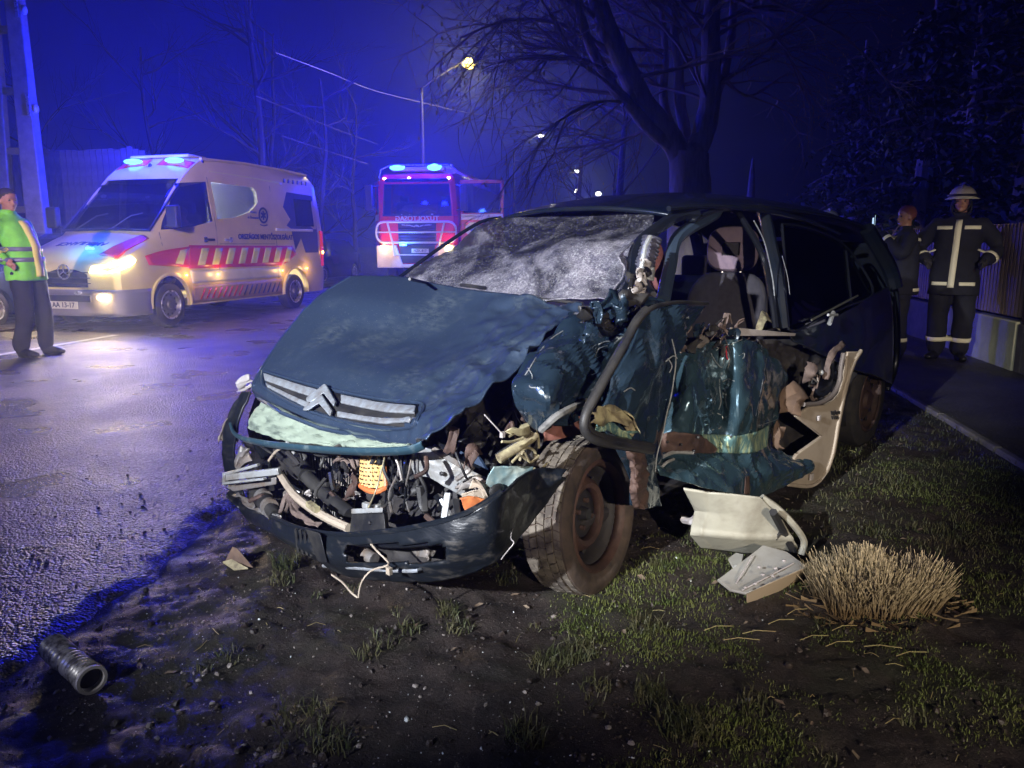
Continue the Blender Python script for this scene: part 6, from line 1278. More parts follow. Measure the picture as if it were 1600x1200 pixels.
for k in range(260):                                      # lower straws fallen outwards
    a = RNG.random()*2*PI; r_ = .17+.08*RNG.random(); x, y = TC.x + r_*math.cos(a)*1.3, TC.y + .10 + r_*math.sin(a)*.95; L_ = .02+.06*RNG.random(); b = a+1.4*RNG.normal(); z = ground_h(x, y)+.003; i = len(V); w = .0007
    wx, wy_ = -math.sin(b)*w, math.cos(b)*w; dx, dy = math.cos(b)*L_, math.sin(b)*L_
    V += [(x-wx, y-wy_, z), (x+wx, y+wy_, z), (x+dx-wx, y+dy-wy_, z+.02*RNG.random()), (x+dx+wx, y+dy+wy_, z+.02*RNG.random())]; F += [(i, i+1, i+3, i+2)]
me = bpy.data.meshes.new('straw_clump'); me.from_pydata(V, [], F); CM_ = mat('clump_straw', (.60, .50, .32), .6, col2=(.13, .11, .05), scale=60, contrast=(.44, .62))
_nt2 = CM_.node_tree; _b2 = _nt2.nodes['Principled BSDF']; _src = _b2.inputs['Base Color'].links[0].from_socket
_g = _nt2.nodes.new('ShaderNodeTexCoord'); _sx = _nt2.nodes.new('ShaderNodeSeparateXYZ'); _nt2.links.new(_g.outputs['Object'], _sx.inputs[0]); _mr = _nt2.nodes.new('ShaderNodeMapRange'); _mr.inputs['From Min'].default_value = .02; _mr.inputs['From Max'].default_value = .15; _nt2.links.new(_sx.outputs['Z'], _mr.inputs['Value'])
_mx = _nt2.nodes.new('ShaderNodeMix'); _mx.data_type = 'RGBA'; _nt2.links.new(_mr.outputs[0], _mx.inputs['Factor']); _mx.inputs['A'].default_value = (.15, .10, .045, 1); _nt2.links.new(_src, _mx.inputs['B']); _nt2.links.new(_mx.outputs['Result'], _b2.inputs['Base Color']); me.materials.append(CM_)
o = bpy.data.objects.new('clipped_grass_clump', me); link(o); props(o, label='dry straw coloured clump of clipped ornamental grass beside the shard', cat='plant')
# ------------------------------------------------------------------ street lamps, poles, wires
M_CONC = mat('pole_concrete', (0.26, 0.25, 0.24), 0.8, col2=(0.17, 0.16, 0.15), scale=6, bump=.003, bscale=40)
lamps_ = [((658,138), (733,100), 31, 'warm', 'nearest street lamp, warm yellow, high over the road beyond the fire engine', 'street lamp'),
          ((803,237), (845,212), 52, 'white', 'white street lamp second along the road, left of the big tree', 'street lamp'),
          ((865,287), (900,268), 78, 'white', 'white street lamp third along the road, above the car roof', 'street lamp'),
          ((915,317), (935,303), 110, 'white', 'farthest white street lamp, just above the roof of the wreck', 'street lamp'),
          ((880,312), (902,299), 100, 'white', 'small white street lamp left of the farthest one', 'street lamp')]
M_POLED = mat('dark_pole', (.10, .10, .10), .8); M_LW = emis('lamp_warm_glow', (1.0, .70, .12), 90); M_LC = emis('lamp_white_glow', (1.0, .95, .80), 60)
for (p, l, d, kind, lab, cat) in lamps_:
    top = gy(*p, d); lp = gy(*l, d); t = thing('street_lamp', lab, cat, (top.x, top.y, 0), group='street lamps along the road')
    o_ = Vector((top.x, top.y, 0)); q = MB(); q.tube([(0,0,0), (0,0,top.z*.5), (0,0,top.z)], [.11, .085, .06], 10); O('pole', q, M_POLED, t)
    q = MB(); q.tube(smoothpath([top-o_, (top-o_)*.5+(lp-o_)*.5+Vector((0,0,.15)), lp-o_+Vector((-.15,0,.12))], 5), .035, 7); O('arm', q, M_POLED, t)
    q = MB(); q.sphere(lp-o_+Vector((0,0,.10)), (.38, .20, .10), 14, 8); O('lamp_head', q, M_POLED, t)
    q = MB(); q.sphere(lp-o_+Vector((0,-.02,.02)), tuple(q_*(.010 if d < 35 else .0036)*d for q_ in (1,.8,.7)) if d > 35 else (.26,.22,.20), 12, 8); O('lamp_lens', q, M_LW if kind == 'warm' else M_LC, t)
    lamp('street_lamp_light', 'POINT', lp-o_+Vector((0,-.1,-.18)), 1000 if d < 35 else 160, (1.0, .80, .18) if kind == 'warm' else (1.0, .93, .78), .12, parent=t)
M_WIRE = mat('cable', (.20, .20, .22), .5)
def wire(pts, lab, r=.014): q = MB(); q.tube(smoothpath([gy(*p) for p in pts], 8), r, 5); O('overhead_wire', q, M_WIRE, label=lab, cat='wire', group='overhead wires')
wire([(430,82,20),(510,112,24),(580,140,28),(658,160,31),(730,176,34),(805,188,40)], 'overhead wire running from upper left across the top of the nearest lamp pole')
wire([(400,150,16),(440,166,17),(510,196,18),(590,225,20)], 'overhead wire in the middle, sloping down towards the fire engine roof', .012)
wire([(440,212,17),(500,232,18.5),(575,256,20)], 'lowest overhead wire, left of the fire engine roof', .012)
wire([(803,250,52),(840,258,60),(880,268,75)], 'overhead wire between the second and third street lamp', .02)
# twin leg concrete pole at the left
cpx = gy(62, 345, 14.0); t = thing('utility_pole', 'pale concrete utility pole with two legs rising at the left edge', 'utility pole', (cpx.x, cpx.y, 0))
q = MB(); q.hexa([(-.20,-.12,0),(.16,-.12,0),(.16,.12,0),(-.20,.12,0)], [(-.12,-.08,9),(.08,-.08,9),(.08,.08,9),(-.12,.08,9)]); O('pole_leg', q, M_CONC, t, bev=.02)
q = MB(); q.hexa([(-.72,-.08,0),(-.52,-.08,0),(-.52,.08,0),(-.72,.08,0)], [(-.30,-.06,9),(-.18,-.06,9),(-.18,.06,9),(-.30,.06,9)]); O('pole_leg', q, M_CONC, t, bev=.02)
for k in range(8): z = .9+1.0*k; q = MB(); q.box((-.36+.012*k, 0, z), (.46-.04*k, .10, .12)); O('rung', q, M_CONC, t, bev=.01)
for x, z in ((.18, 3.6), (.16, 5.2), (.12, 6.4)): q = MB(); q.sphere((x, -.06, z), (.05, .05, .08), 10, 6); O('insulator', q, M_WHITEP, t); q = MB(); q.box((x-.1, -.10, z+.05), (.05, .04, .35)); O('strap', q, M_CHROME, t)
# grey post and low roof ridge behind the wreck
pp = gy(1172, 330, 15); t = thing('stone_pillar', 'slim pale pointed pillar standing behind the wreck beside the tree', 'pillar', (pp.x, pp.y, 0))
q = MB(); q.lathe([(.16, 0), (.15, 1.6), (.13, 1.75), (.10, 1.9), (.055, 2.6), (.02, 2.85), (.0001, 2.9)], (0,0,0), (0,0,1), 8); O('shaft', q, M_CONC, t); q = MB(); q.box((.25, 0, 1.0), (1.0, .4, 2.05)); O('plinth', q, M_CONC, t, bev=.03)

# ------------------------------------------------------------------ picket fences
M_PICK = mat('brown_picket', (.060, .026, .026), .6, col2=(.035, .016, .016), scale=8, bump=.002, bscale=50, stretch=(1,1,.2))
M_PICKB = mat('lit_picket', (.30, .21, .15), .6, col2=(.20, .14, .10), scale=8, bump=.002, bscale=50, stretch=(1,1,.2))  # pickets further along, the warm light on them put into the colour
M_WALL = mat('fence_base_concrete', (.10, .088, .085), .85, col2=(.055, .048, .046), scale=5, bump=.005, bscale=40)
M_WALLP = mat('fence_base_lit', (.42, .42, .30), .8, col2=(.30, .30, .20), scale=4, bump=.004, bscale=30)  # concrete base with the light beam on it put into the colour
fl_, FS = 3.78, 8.55
ft = thing('picket_fence', 'brown picket fence on a concrete base along the footpath, behind the firefighter', 'fence', (0,0,0))
a = 4.0
while a < FS: q = MB(); q.box((0,0,0), (.14, min(2.2, FS-a)-.012, .50)); o = O('base_block', q, M_WALL, ft, bev=.012); o.location = street(fl_, a+min(2.2, FS-a)/2, .25); o.rotation_euler = (0,0,-ROAD); a += 2.2
pk = MB(); pk.prism([(-.028,-.01,0),(.028,-.01,0),(.028,-.01,.90),(0,-.01,.95),(-.028,-.01,.90)], (0,.02,0)); pme = pk.mesh('picket', None); pme.transform(Matrix.Rotation(PI/2, 4, 'Z'))
pmb = pme.copy(); 
def pickets(par, a0, a1, me, m, step=.083, lat=fl_, z=.56):
    a = a0
    if not len(me.materials): me.materials.append(m)
    while a < a1:
        o = bpy.data.objects.new('picket', me); link(o, par); o.location = street(lat-.03, a, z+.006*nz((a,1,2),9)); o.rotation_euler = (0,0,-ROAD+.02*nz((a,5,2),7)); a += step
pickets(ft, 4.0, FS, pme, M_PICK)
for z in (.70, 1.28): q = MB(); q.beam(street(fl_+.02, 4.0, z), street(fl_+.02, FS, z), .03, .05); O('rail', q, M_PICK, ft)
for a in (4.0, 6.2, 8.5): q = MB(); q.box((0,0,0), (.09,.09,1.05)); o = O('post', q, M_PICK, ft, bev=.01); o.location = street(fl_, a, 1.02); o.rotation_euler = (0,0,-ROAD)
ft2 = thing('picket_fence', 'picket fence further along the footpath, coloured lighter where warm light falls', 'fence', (0,0,0))
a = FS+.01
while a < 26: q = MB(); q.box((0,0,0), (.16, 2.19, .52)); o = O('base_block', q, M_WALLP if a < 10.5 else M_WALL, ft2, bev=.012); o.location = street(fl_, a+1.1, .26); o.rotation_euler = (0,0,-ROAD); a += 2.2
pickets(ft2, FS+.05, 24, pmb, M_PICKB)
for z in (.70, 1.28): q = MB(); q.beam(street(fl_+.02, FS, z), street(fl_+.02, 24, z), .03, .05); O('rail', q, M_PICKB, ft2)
ft3 = thing('plank_fence', 'tall narrow plank fence beyond the road at the left edge', 'fence', (0,0,0))
pl_ = MB(); pl_.box((0,0,1.5), (.10,.03,3.0)); plm = pl_.mesh('plank', None); plm.materials.append(mat('grey_plank', (.06,.06,.065), .7, col2=(.03,.03,.035), scale=5))
for k in range(70): o = bpy.data.objects.new('plank', plm); link(o, ft3); o.location = (-15.5+.125*k, 16.2-.02*k, .05+.08*nz((k,1,1),.7)); 

# ------------------------------------------------------------------ trees
M_BARK = mat('bark', (.36, .31, .29), .85, col2=(.20, .17, .16), scale=7, bump=.02, bscale=22, stretch=(1.6,1.6,.35))
M_TWIG = mat('twig', (.34, .27, .27), .8, col2=(.22, .18, .18), scale=9)
def branch(mb, p, d, L, r, depth, rnd, tips, droop=0.0, up=.25, spread=.6, seg=5, kids=(2,4)):
    P = [Vector(p)]; R = [r]; d = Vector(d).normalized()
    for i in range(seg):
        d = (d + Vector((rnd.gauss(0, .13), rnd.gauss(0, .13), rnd.gauss(0, .10) + up*.12 - droop*.1*i/seg))).normalized()
        P.append(P[-1] + d*L/seg); R.append(r*(1-.62*(i+1)/seg))
    mb.tube(P, R, 7 if r > .04 else (5 if r > .015 else 3), cap=False)
    if depth <= 0: tips.append((P[-1], d)); tips.append((P[2], d)); return
    for k in range(rnd.randint(*kids) + (1 if depth > 1 else 0)):
        t = rnd.uniform(.25, 1.0); i = min(int(t*seg), seg-1); q = P[i].lerp(P[i+1], t*seg-i)
        ax = Vector((rnd.gauss(0,1), rnd.gauss(0,1), rnd.gauss(0,.6))).normalized(); nd = (d + ax*spread).normalized()
        branch(mb, q, nd, L*rnd.uniform(.5, .75), max(R[i]*.6, .003), depth-1, rnd, tips, droop, up, spread, seg, kids)
rnd = random.Random(21); TD = 9.2
tr_ = thing('bare_tree', 'big forked bare tree with dangling seeds standing behind the wreck', 'tree', (0,0,0))
def lim(pts, r0, r1, D=TD): return [gy(a, b, D+dd) for a, b, dd in pts], r0, r1
tb = gy(1077, 305, TD); base = Vector((tb.x, tb.y, 0))
trunk = MB()
def limb(mb, P, r0, r1, n=12, k=6):
    Q = smoothpath(P, k); m = len(Q); mb.tube([q + Vector((nz(q,2,1), nz(q,2,2), 0))*.03 for q in Q], [r0+(r1-r0)*i/(m-1) + .012*nz((i,0,0),.4) for i in range(m)], n, cap=False); return Q
limb(trunk, [base+Vector((0,0,-.1)), base+Vector((0,0,.9)), tb, gy(1078,262,TD), gy(1080,238,TD)], .27, .215, 16)
O('trunk', trunk, M_BARK, tr_)
lims = [([(1072,255,0),(1040,205,0),(1000,150,-.1),(970,95,-.2),(948,40,-.3),(925,-20,-.4),(890,-100,-.5)], .15, .085),
        ([(1062,240,0),(1025,208,-.1),(985,165,-.2),(952,130,-.3),(925,80,-.4),(905,20,-.5),(880,-60,-.6)], .085, .04),
        ([(1082,250,0),(1097,215,.1),(1110,160,.1),(1112,100,.1),(1110,45,.1),(1115,-40,.2)], .145, .09),
        ([(1075,235,.3),(1064,180,.4),(1060,110,.5),(1055,40,.6),(1060,-60,.7)], .08, .04),
        ([(1100,200,.3),(1120,150,.5),(1138,90,.6),(1145,20,.8),(1150,-60,.9)], .07, .04),
        ([(1050,215,.2),(1035,150,.5),(1040,80,.8),(1030,0,1.0)], .06, .03)]
tips = []; tw = MB(); big = MB()
for P, r0, r1 in lims:
    q = MB(); Q = limb(q, [gy(a, b, TD+c) for a, b, c in P], r0, r1); O('limb', q, M_BARK, tr_)
    for k in range(7):
        i = rnd.randint(len(Q)//3, len(Q)-2); d = (Q[i+1]-Q[i]).normalized(); s = -1 if rnd.random() < .7 else 1
        nd = Vector((s*rnd.uniform(.5, 1.2), rnd.uniform(-.8, .8), rnd.uniform(.0, .9)))
        branch(tw, Q[i], nd, rnd.uniform(.9, 1.9), .026, 3, rnd, tips, droop=.35, up=.15, spread=.62)
# long boughs arching over to the left and right
for P in ([(935,30,-.3),(880,-10,-.6),(800,-30,-.8)], [(960,120,-.2),(900,90,-.8),(840,95,-1.2)], [(955,80,-.2),(880,40,-.5),(800,30,-.8),(720,60,-1.0)], [(985,160,-.1),(930,160,-.6),(870,190,-1)], [(1020,200,0),(960,220,.5),(900,230,1)], [(1110,60,.1),(1180,30,-.2),(1240,95,-.5)], [(1112,40,.1),(1200,10,.3),(1300,40,.5)], [(1130,120,.3),(1170,150,.8),(1220,120,1.0)], [(1110,20,.1),(1160,-10,-.4),(1250,20,-.8),(1330,60,-1)]):
    Q = limb(tw, [gy(a, b, TD+c) for a, b, c in P], .026, .010, 6)
    for k in range(9 if P[-1][0] < 1000 else 4):
        i = rnd.randint(2, len(Q)-2); nd = (Q[i+1]-Q[i]).normalized() + Vector((rnd.uniform(-.6, .6), rnd.uniform(-.8, .8), rnd.uniform(-.8, .4)))
        branch(tw, Q[i], nd, rnd.uniform(.5, 1.3), .012, 2, rnd, tips, droop=.7, up=.0, spread=.7, kids=(2,4))
O('twigs', tw, M_TWIG, tr_, kind='stuff')
sd = MB()
for p, d in tips:
    if rnd.random() < .22: L_ = rnd.uniform(.025, .06); sd.add([p, p+Vector((.010,.004,-L_*.5)), p+Vector((0,.0,-L_)), p+Vector((-.010,-.004,-L_*.5))], [(0,1,2,3)])
O('hanging_seeds', sd, mat('pale_seed', (.50, .42, .30), .6), tr_, kind='stuff')
M_BARKD = mat('far_bark', (.055, .048, .045), .9); M_TWIGD = mat('far_twig', (.06, .05, .05), .85)
def bare(px, d, h, seed, lab, group='bare trees beyond the road', r=.14, depth=3):
    g = gy(px, 381, d); t = thing('bare_tree', lab, 'tree', (g.x, g.y, 0), group=group); rn = random.Random(seed); a = MB(); P = [Vector((0,0,0))]
    for i in range(6): P.append(P[-1] + Vector((rn.gauss(0, .10), rn.gauss(0, .10), h/6)))
    a.tube(smoothpath(P, 3), [r*(1-.75*i/18) for i in range(19)], 8); O('trunk', a, M_BARKD, t); b = MB(); tp = []
    for k in range(11): i = rn.randint(1, 5); branch(b, P[i].lerp(P[i+1], rn.random()), Vector((rn.gauss(0,1), rn.gauss(0,1), rn.uniform(.2, .9))), h*rn.uniform(.18, .36), r*.30, depth, rn, tp, up=.3, spread=.55)
    O('branches', b, M_TWIGD, t, kind='stuff')
bare(72, 17, 5.2, 1, 'small bare tree between the concrete pole and the ambulance', r=.08)
bare(402, 24, 9.0, 2, 'tall thin bare tree above the middle of the ambulance roof', r=.16)
bare(432, 27, 8.2, 3, 'slender bare tree just right of the tall one behind the ambulance', r=.12)
bare(505, 26, 6.5, 4, 'bushy bare tree between the ambulance and the fire engine', r=.12)
bare(560, 34, 7.0, 5, 'faint bare tree left of the fire engine', r=.12)
bare(250, 26, 7.5, 6, 'faint bare tree behind the ambulance windscreen', r=.12, depth=2)
bare(960, 22, 7.5, 8, 'bare tree further along the verge behind the big tree', group='bare trees along the verge', r=.14)
bare(900, 34, 8.0, 9, 'distant bare tree under the row of street lamps', group='bare trees along the verge', r=.14)
# evergreens behind the fence
M_NEED = mat('evergreen', (.030, .055, .028), .7, col2=(.055, .080, .040), scale=3)
def spruce(px, d, h, w, seed, lab, n=70):
    g = gy(px, 381, d); t = thing('evergreen_tree', lab, 'tree', (g.x, g.y, 0), group='evergreens behind the picket fence'); rn = random.Random(seed)
    a = MB(); a.tube([(0,0,0), (0.05,0,h*.5), (0,0,h)], [.22, .14, .03], 8); O('trunk', a, M_BARK, t); b = MB(); lv = MB()
    for k in range(n):
        z = h*(.06 + .92*(k/n)); L_ = w*(1-.85*k/n)*rn.uniform(.65, 1.15); an = rn.uniform(0, 2*PI); P = [Vector((0,0,z))]
        for i in range(5): P.append(P[-1] + Vector((math.cos(an+rn.gauss(0,.12)), math.sin(an+rn.gauss(0,.12)), .12-.16*i))*L_/5)
        b.tube(P, [.030*(1-.15*i) for i in range(6)], 4, cap=False)
        for m_i in range(46):
            q = rn.uniform(.15, 1)*5; i = min(int(q), 4); p = P[i].lerp(P[i+1], q-i) + Vector((rn.gauss(0,.12), rn.gauss(0,.12), rn.uniform(-.28, .05)))
            s = rn.uniform(.05, .12); u = Vector((rn.gauss(0,1), rn.gauss(0,1), rn.gauss(0,.5)-.6)).normalized()*s*1.6; v = u.cross(Vector((rn.gauss(0,1), rn.gauss(0,1), rn.gauss(0,1)))).normalized()*s*.28
            lv.add([p-v, p+u*.5-v*1.2, p+u, p+u*.5+v*1.2, p+v], [(0,1,2,3,4)])
    O('boughs', b, M_BARK, t, kind='stuff'); O('needles', lv, M_NEED, t, kind='stuff', smooth=None)
spruce(1430, 12.5, 5.0, 2.0, 1, 'dark evergreen behind the picket fence, left of the firefighter')
spruce(1590, 11.5, 6.2, 2.3, 2, 'dark evergreen behind the picket fence at the right edge of the view')
spruce(1500, 14.5, 8.5, 2.6, 3, 'tallest dark evergreen between the other two', 90)
spruce(1330, 17.5, 5.6, 2.0, 4, 'evergreen farther off, behind the rear of the wreck')

# ------------------------------------------------------------------ people
def skinmesh(name, J, E_, m, parent, sub=2, root=0):
    """J: list of (point, radius or (rx, ry)); E_: edges. One continuous tapering surface."""
    me = bpy.data.meshes.new(name); me.from_pydata([tuple(p) for p, r in J], E_, []); o = bpy.data.objects.new(name, me); COL.objects.link(o)
    sk = o.modifiers.new('skin', 'SKIN'); sk.use_smooth_shade = True; sk.branch_smoothing = .3
    for i, (p, r) in enumerate(J):
        d = me.skin_vertices[0].data[i]; d.radius = r if hasattr(r, '__len__') else (r, r); d.use_root = (i == root)
    s = o.modifiers.new('s', 'SUBSURF'); s.levels = sub; s.render_levels = sub
    dg = bpy.context.evaluated_depsgraph_get(); r_ = bpy.data.meshes.new_from_object(o.evaluated_get(dg)); bpy.data.objects.remove(o); bpy.data.meshes.remove(me)
    r_.name = name; r_.materials.clear(); r_.materials.append(m); r_.polygons.foreach_set('use_smooth', [True]*len(r_.polygons)); o = bpy.data.objects.new(name, r_); link(o, parent)
    return o
def bandon(name, o, c, ax, R, w, m, parent, a0=0, a1=2*PI, n=26, off=.006):
    bv = BVHTree.FromPolygons([v.co for v in o.data.vertices], [tuple(p.vertices) for p in o.data.polygons]); x, y, z = basis(ax); c = Vector(c); rows = [[], [], []]
    for i in range(n+1):
        a = a0+(a1-a0)*i/n; d = x*math.cos(a)+y*math.sin(a)
        for j, h in enumerate((-w/2, 0, w/2)):
            s = c + z*h + d*R; hit = bv.ray_cast(s, -d, R)
            rows[j].append((hit[0] + d*off) if hit[0] else (c + z*h + d*R*.6))
    k = n+1; q = MB(); q.v = [p for r in rows for p in r]; q.f = [(j*k+i, j*k+i+1, (j+1)*k+i+1, (j+1)*k+i) for j in range(2) for i in range(n)]
    return O(name, q, m, parent, solid=.004)
def fuse(name, mb, m, parent, voxel=.012, smooth=4, disp=None):
    """fuse overlapping volumes into one continuous surface"""
    me = recalc(mb.mesh(name, None)); o = bpy.data.objects.new(name, me); COL.objects.link(o)
    q = o.modifiers.new('r', 'REMESH'); q.mode = 'VOXEL'; q.voxel_size = voxel
    q = o.modifiers.new('s', 'SMOOTH'); q.factor = .6; q.iterations = smooth
    dg = bpy.context.evaluated_depsgraph_get(); r_ = bpy.data.meshes.new_from_object(o.evaluated_get(dg)); bpy.data.objects.remove(o); bpy.data.meshes.remove(me)
    r_.name = name; r_.materials.clear(); r_.materials.append(m); r_.polygons.foreach_set('use_smooth', [True]*len(r_.polygons))
    if disp:
        for v in r_.vertices: v.co += v.normal*disp(v.co)
    o = bpy.data.objects.new(name, r_); link(o, parent); return o
def rings(mb, secs, n=20, p=2.4):
    """closed stack of rounded-rectangle sections (centre, half depth x, half width y)"""
    v = []
    for c, rx, ry in secs:
        for k in range(n):
            a = 2*PI*k/n; ca, sa = math.cos(a), math.sin(a)
            v.append((c[0]+rx*math.copysign(abs(ca)**(2/p), ca), c[1]+ry*math.copysign(abs(sa)**(2/p), sa), c[2]))
    f = [(j*n+k, j*n+(k+1) % n, (j+1)*n+(k+1) % n, (j+1)*n+k) for j in range(len(secs)-1) for k in range(n)]
    f.append(tuple(range(n-1, -1, -1))); f.append(tuple((len(secs)-1)*n+k for k in range(n))); return mb.add(v, f)
def limb_(mb, a, b, c, r0, r1, r2, n=12):
    P = smoothpath([a, b, c], 7); m = len(P); R = [(r0+(r1-r0)*i/(m*.5)) if i < m*.5 else (r1+(r2-r1)*(i-m*.5)/(m*.5)) for i in range(m)]
    mb.tube(P, R, n); mb.sphere(a, r0, 12, 8); mb.sphere(c, r2*.98, 10, 6); return mb
def hand_mb(V, s, fat=1.0, curl=.6):
    w, e = V['wr'+s], V['el'+s]; hd = (w-e).normalized(); side = Vector((1,0,0)) if abs(hd.x) < .8 else Vector((0,0,1)); side = (side - hd*side.dot(hd)).normalized(); nrm = hd.cross(side); y = 1 if s == 'l' else -1; g = MB()
    g.tube([w-hd*.02, w+hd*.02, w+hd*.05, w+hd*.085], [.026*fat, .030*fat, .034*fat, .030*fat], 10)
    for L_, sp in ((.060,.027),(.072,.009),(.066,-.009),(.050,-.026)):
        p = w+hd*.078+side*sp; b_ = nrm*(-y)*curl
        g.tube(smoothpath([p-hd*.02, p+hd*L_*.45+b_*L_*.15, p+hd*L_*.75+b_*L_*.55, p+hd*L_*.80+b_*L_*.85], 3), [.0098*fat*(1-.035*i) for i in range(10)], 8)
    p = w+hd*.02+side*.022; g.tube(smoothpath([p, p+side*.026+hd*.022, p+side*.030+hd*.052+nrm*(-y)*.012], 4), [.0125*fat*(1-.04*i) for i in range(9)], 8); return g
def person(label, loc, rz, J, cloth, group=None, sc=1.0, helmet=None, hair=None, hood=None, hem=.82):
    """J: joints. cloth: jacket, trousers, boots, gloves materials. x is forward, y left"""
    t = thing('person', label, 'person', loc, rz, group); t.scale = (sc,)*3
    V = {k: Vector(v) for k, v in J.items()}; hc = V['head']; look = Matrix.Rotation(J.get('turn_', (0,0,0))[0], 3, 'Z')
    F = lambda x, y, z: hc + look @ Vector((x, y, z)); k = cloth.get('bulk', 1.0)
    # body with head: skull, jaw, brow, nose, ears, neck, trunk and limbs in one surface
    g = MB(); g.sphere(F(-.012,0,.035), (.098,.078,.092), 18, 12); g.sphere(F(.022,0,-.035), (.066,.060,.070), 16, 10); g.sphere(F(.052,0,-.082), (.032,.034,.024), 12, 8)
    g.sphere(F(.078,0,-.010), (.014,.011,.030), 10, 8); g.sphere(F(.094,0,-.028), (.015,.014,.012), 10, 8); g.sphere(F(.070,0,.028), (.022,.052,.014), 12, 8)
    for y in (.078, -.078): g.sphere(F(-.008,y,-.008), (.018,.010,.031), 10, 8)
    for y in (.036, -.036): g.sphere(F(.056,y,-.026), (.026,.022,.020), 10, 8)
    g.tube([V['neck']-Vector((0,0,.06)), V['neck'], F(-.012,0,-.05)], [.062,.056,.056], 14)
    rings(g, [(V['pelvis']-Vector((0,0,.08)), .10, .14), (V['pelvis'], .105, .145), (V['spine'], .095, .125), (V['chest'], .10, .15), (V['chest'].lerp(V['neck'], .6), .07, .12)], 16, 2)
    for s in ('l', 'r'):
        limb_(g, V['sh'+s].lerp(V['chest'], .15), V['el'+s], V['wr'+s], .050, .040, .026); limb_(g, V['hp'+s], V['kn'+s], V['an'+s], .075, .052, .034); g.sphere(V['an'+s].lerp(V['to'+s], .4)-Vector((0,0,.03)), (.05,.03,.02), 8, 6)
    fuse('body', g, M_SKIN, t, .009, 3)
    for y in (.033, -.033): f = MB(); f.sphere(F(.076,y,.004), (.010,.012,.008), 10, 6); O('eye', f, M_DARKI, t)
    f = MB(); f.sphere(F(.084,0,-.056), (.008,.024,.006), 12, 6); O('mouth', f, bpy.data.materials.get('lips') or mat('lips', (.25,.09,.08), .5), t)
    for s in ('l', 'r'): fuse('glove' if 'gloves' in cloth else 'hand', hand_mb(V, s, 1.25 if 'gloves' in cloth else 1.0), cloth.get('gloves', M_SKIN), t, .0055, 2)
    fold = lambda p: .010*k*(nz(p, 7, 3)) + .006*nz(p, 16, 5)
    g = MB(); pel, ch, nk = V['pelvis'], V['chest'], V['neck']; up = nk-ch; mid = V['spine']
    rings(g, [(Vector((pel.x, pel.y, hem)), .155*k, .200*k), (pel, .150*k, .190*k), (mid, .140*k, .172*k), (ch, .138*k, .190*k), (ch+up*.42, .115*k, .175*k), (ch+up*.68, .090*k, .125*k), (ch+up*.92, .072, .082), (nk+Vector((0,0,.035)), .068, .072)], 24, 2.5)
    for s in ('l', 'r'): limb_(g, V['sh'+s]-Vector((0,0,.03)), V['el'+s], V['wr'+s].lerp(V['el'+s], .08), .080*k, .066*k, .054*k, 14)
    jk = fuse('jacket', g, cloth['jacket'], t, .014, 3, fold)
    g = MB(); rings(g, [(pel-Vector((0,0,.14)), .135*k, .178*k), (pel-Vector((0,0,.02)), .140*k, .182*k), (pel+Vector((0,0,.08)), .125*k, .165*k)], 20, 2.4)
    for s in ('l', 'r'): limb_(g, V['hp'+s], V['kn'+s], V['an'+s]+Vector((0,0,.03)), .104*k, .082*k, .076*k, 14)
    tr = fuse('trousers', g, cloth['trousers'], t, .014, 3, fold)
    for s in ('l', 'r'):
        g = MB(); an, to = V['an'+s], V['to'+s]; g.tube([an+Vector((0,0,.10)), an, an-Vector((.01,0,.045))], [.056,.056,.050], 12); g.sphere(an.lerp(to, .10)-Vector((0,0,.055)), (.062,.046,.040), 14, 8)
        g.tube([an-Vector((0,0,.03)), an.lerp(to, .6)-Vector((0,0,.012)), to+Vector((.01,0,.0))], [.050,.046,.036], 12); g.sphere(to, (.055,.048,.034), 12, 8); fuse('boot', g, cloth['boots'], t, .009, 3)
    if hair: g = MB(); g.sphere(F(-.016,0,.042), (.104,.085,.096), 18, 12); hm = fuse('hair', g, hair, t, .010, 1); bm = bmesh.new(); bm.from_mesh(hm.data); bmesh.ops.delete(bm, geom=[v for v in bm.verts if (look.transposed() @ (v.co-hc)).dot(Vector((-.62,0,.78))) < .006], context='VERTS'); bm.to_mesh(hm.data); bm.free()
    if hood: g = MB(); g.sphere(F(-.015,0,-.05), (.105,.098,.13), 20, 14); g.f = [q for q in g.f if (look.transposed() @ (Vector(g.v[q[0]])-hc)).x < .045]; O('neck_hood', g, hood, t, solid=.01)
    if helmet:
        g = MB(); R_ = look; sec = []
        g.lathe([(.128*math.cos(a)+.012*math.sin(a)**3, .115*math.sin(a)) for a in np.linspace(0, PI/2-.001, 12)], F(-.005,0,.045), (0,0,1), 28); g.v = [tuple(hc + R_ @ (Vector((( R_.transposed() @ (Vector(v)-hc)).x*1.10, (R_.transposed() @ (Vector(v)-hc)).y*.98, (Vector(v)-hc).z)))) for v in g.v]; O('helmet_shell', g, helmet[0], t, solid=.008)
        g = MB(); g.lathe([(.122,.004),(.158,-.014),(.160,-.020),(.122,-.006)], F(0,0,.045), (0,0,1), 28, close=True); O('helmet_brim', g, helmet[1], t)
        g = MB(); g.lathe([(.140,0),(.137,.026)], F(.002,0,.050), (0,0,1), 28); O('helmet_band', g, M_BLACK, t, solid=.004)
        g = MB(); g.tube(smoothpath([F(-.11,0,.13),F(-.04,0,.168),F(.04,0,.165),F(.10,0,.125)], 4), .012, 6); O('helmet_crest', g, helmet[0], t)
        g = MB(); g.tube(smoothpath([F(.0,.088,.03),F(.045,.072,-.06),F(.055,0,-.112),F(.045,-.072,-.06),F(0,-.088,.03)], 4), .006, 5); O('chin_strap', g, M_BLACK, t)
    return t, V, jk, tr
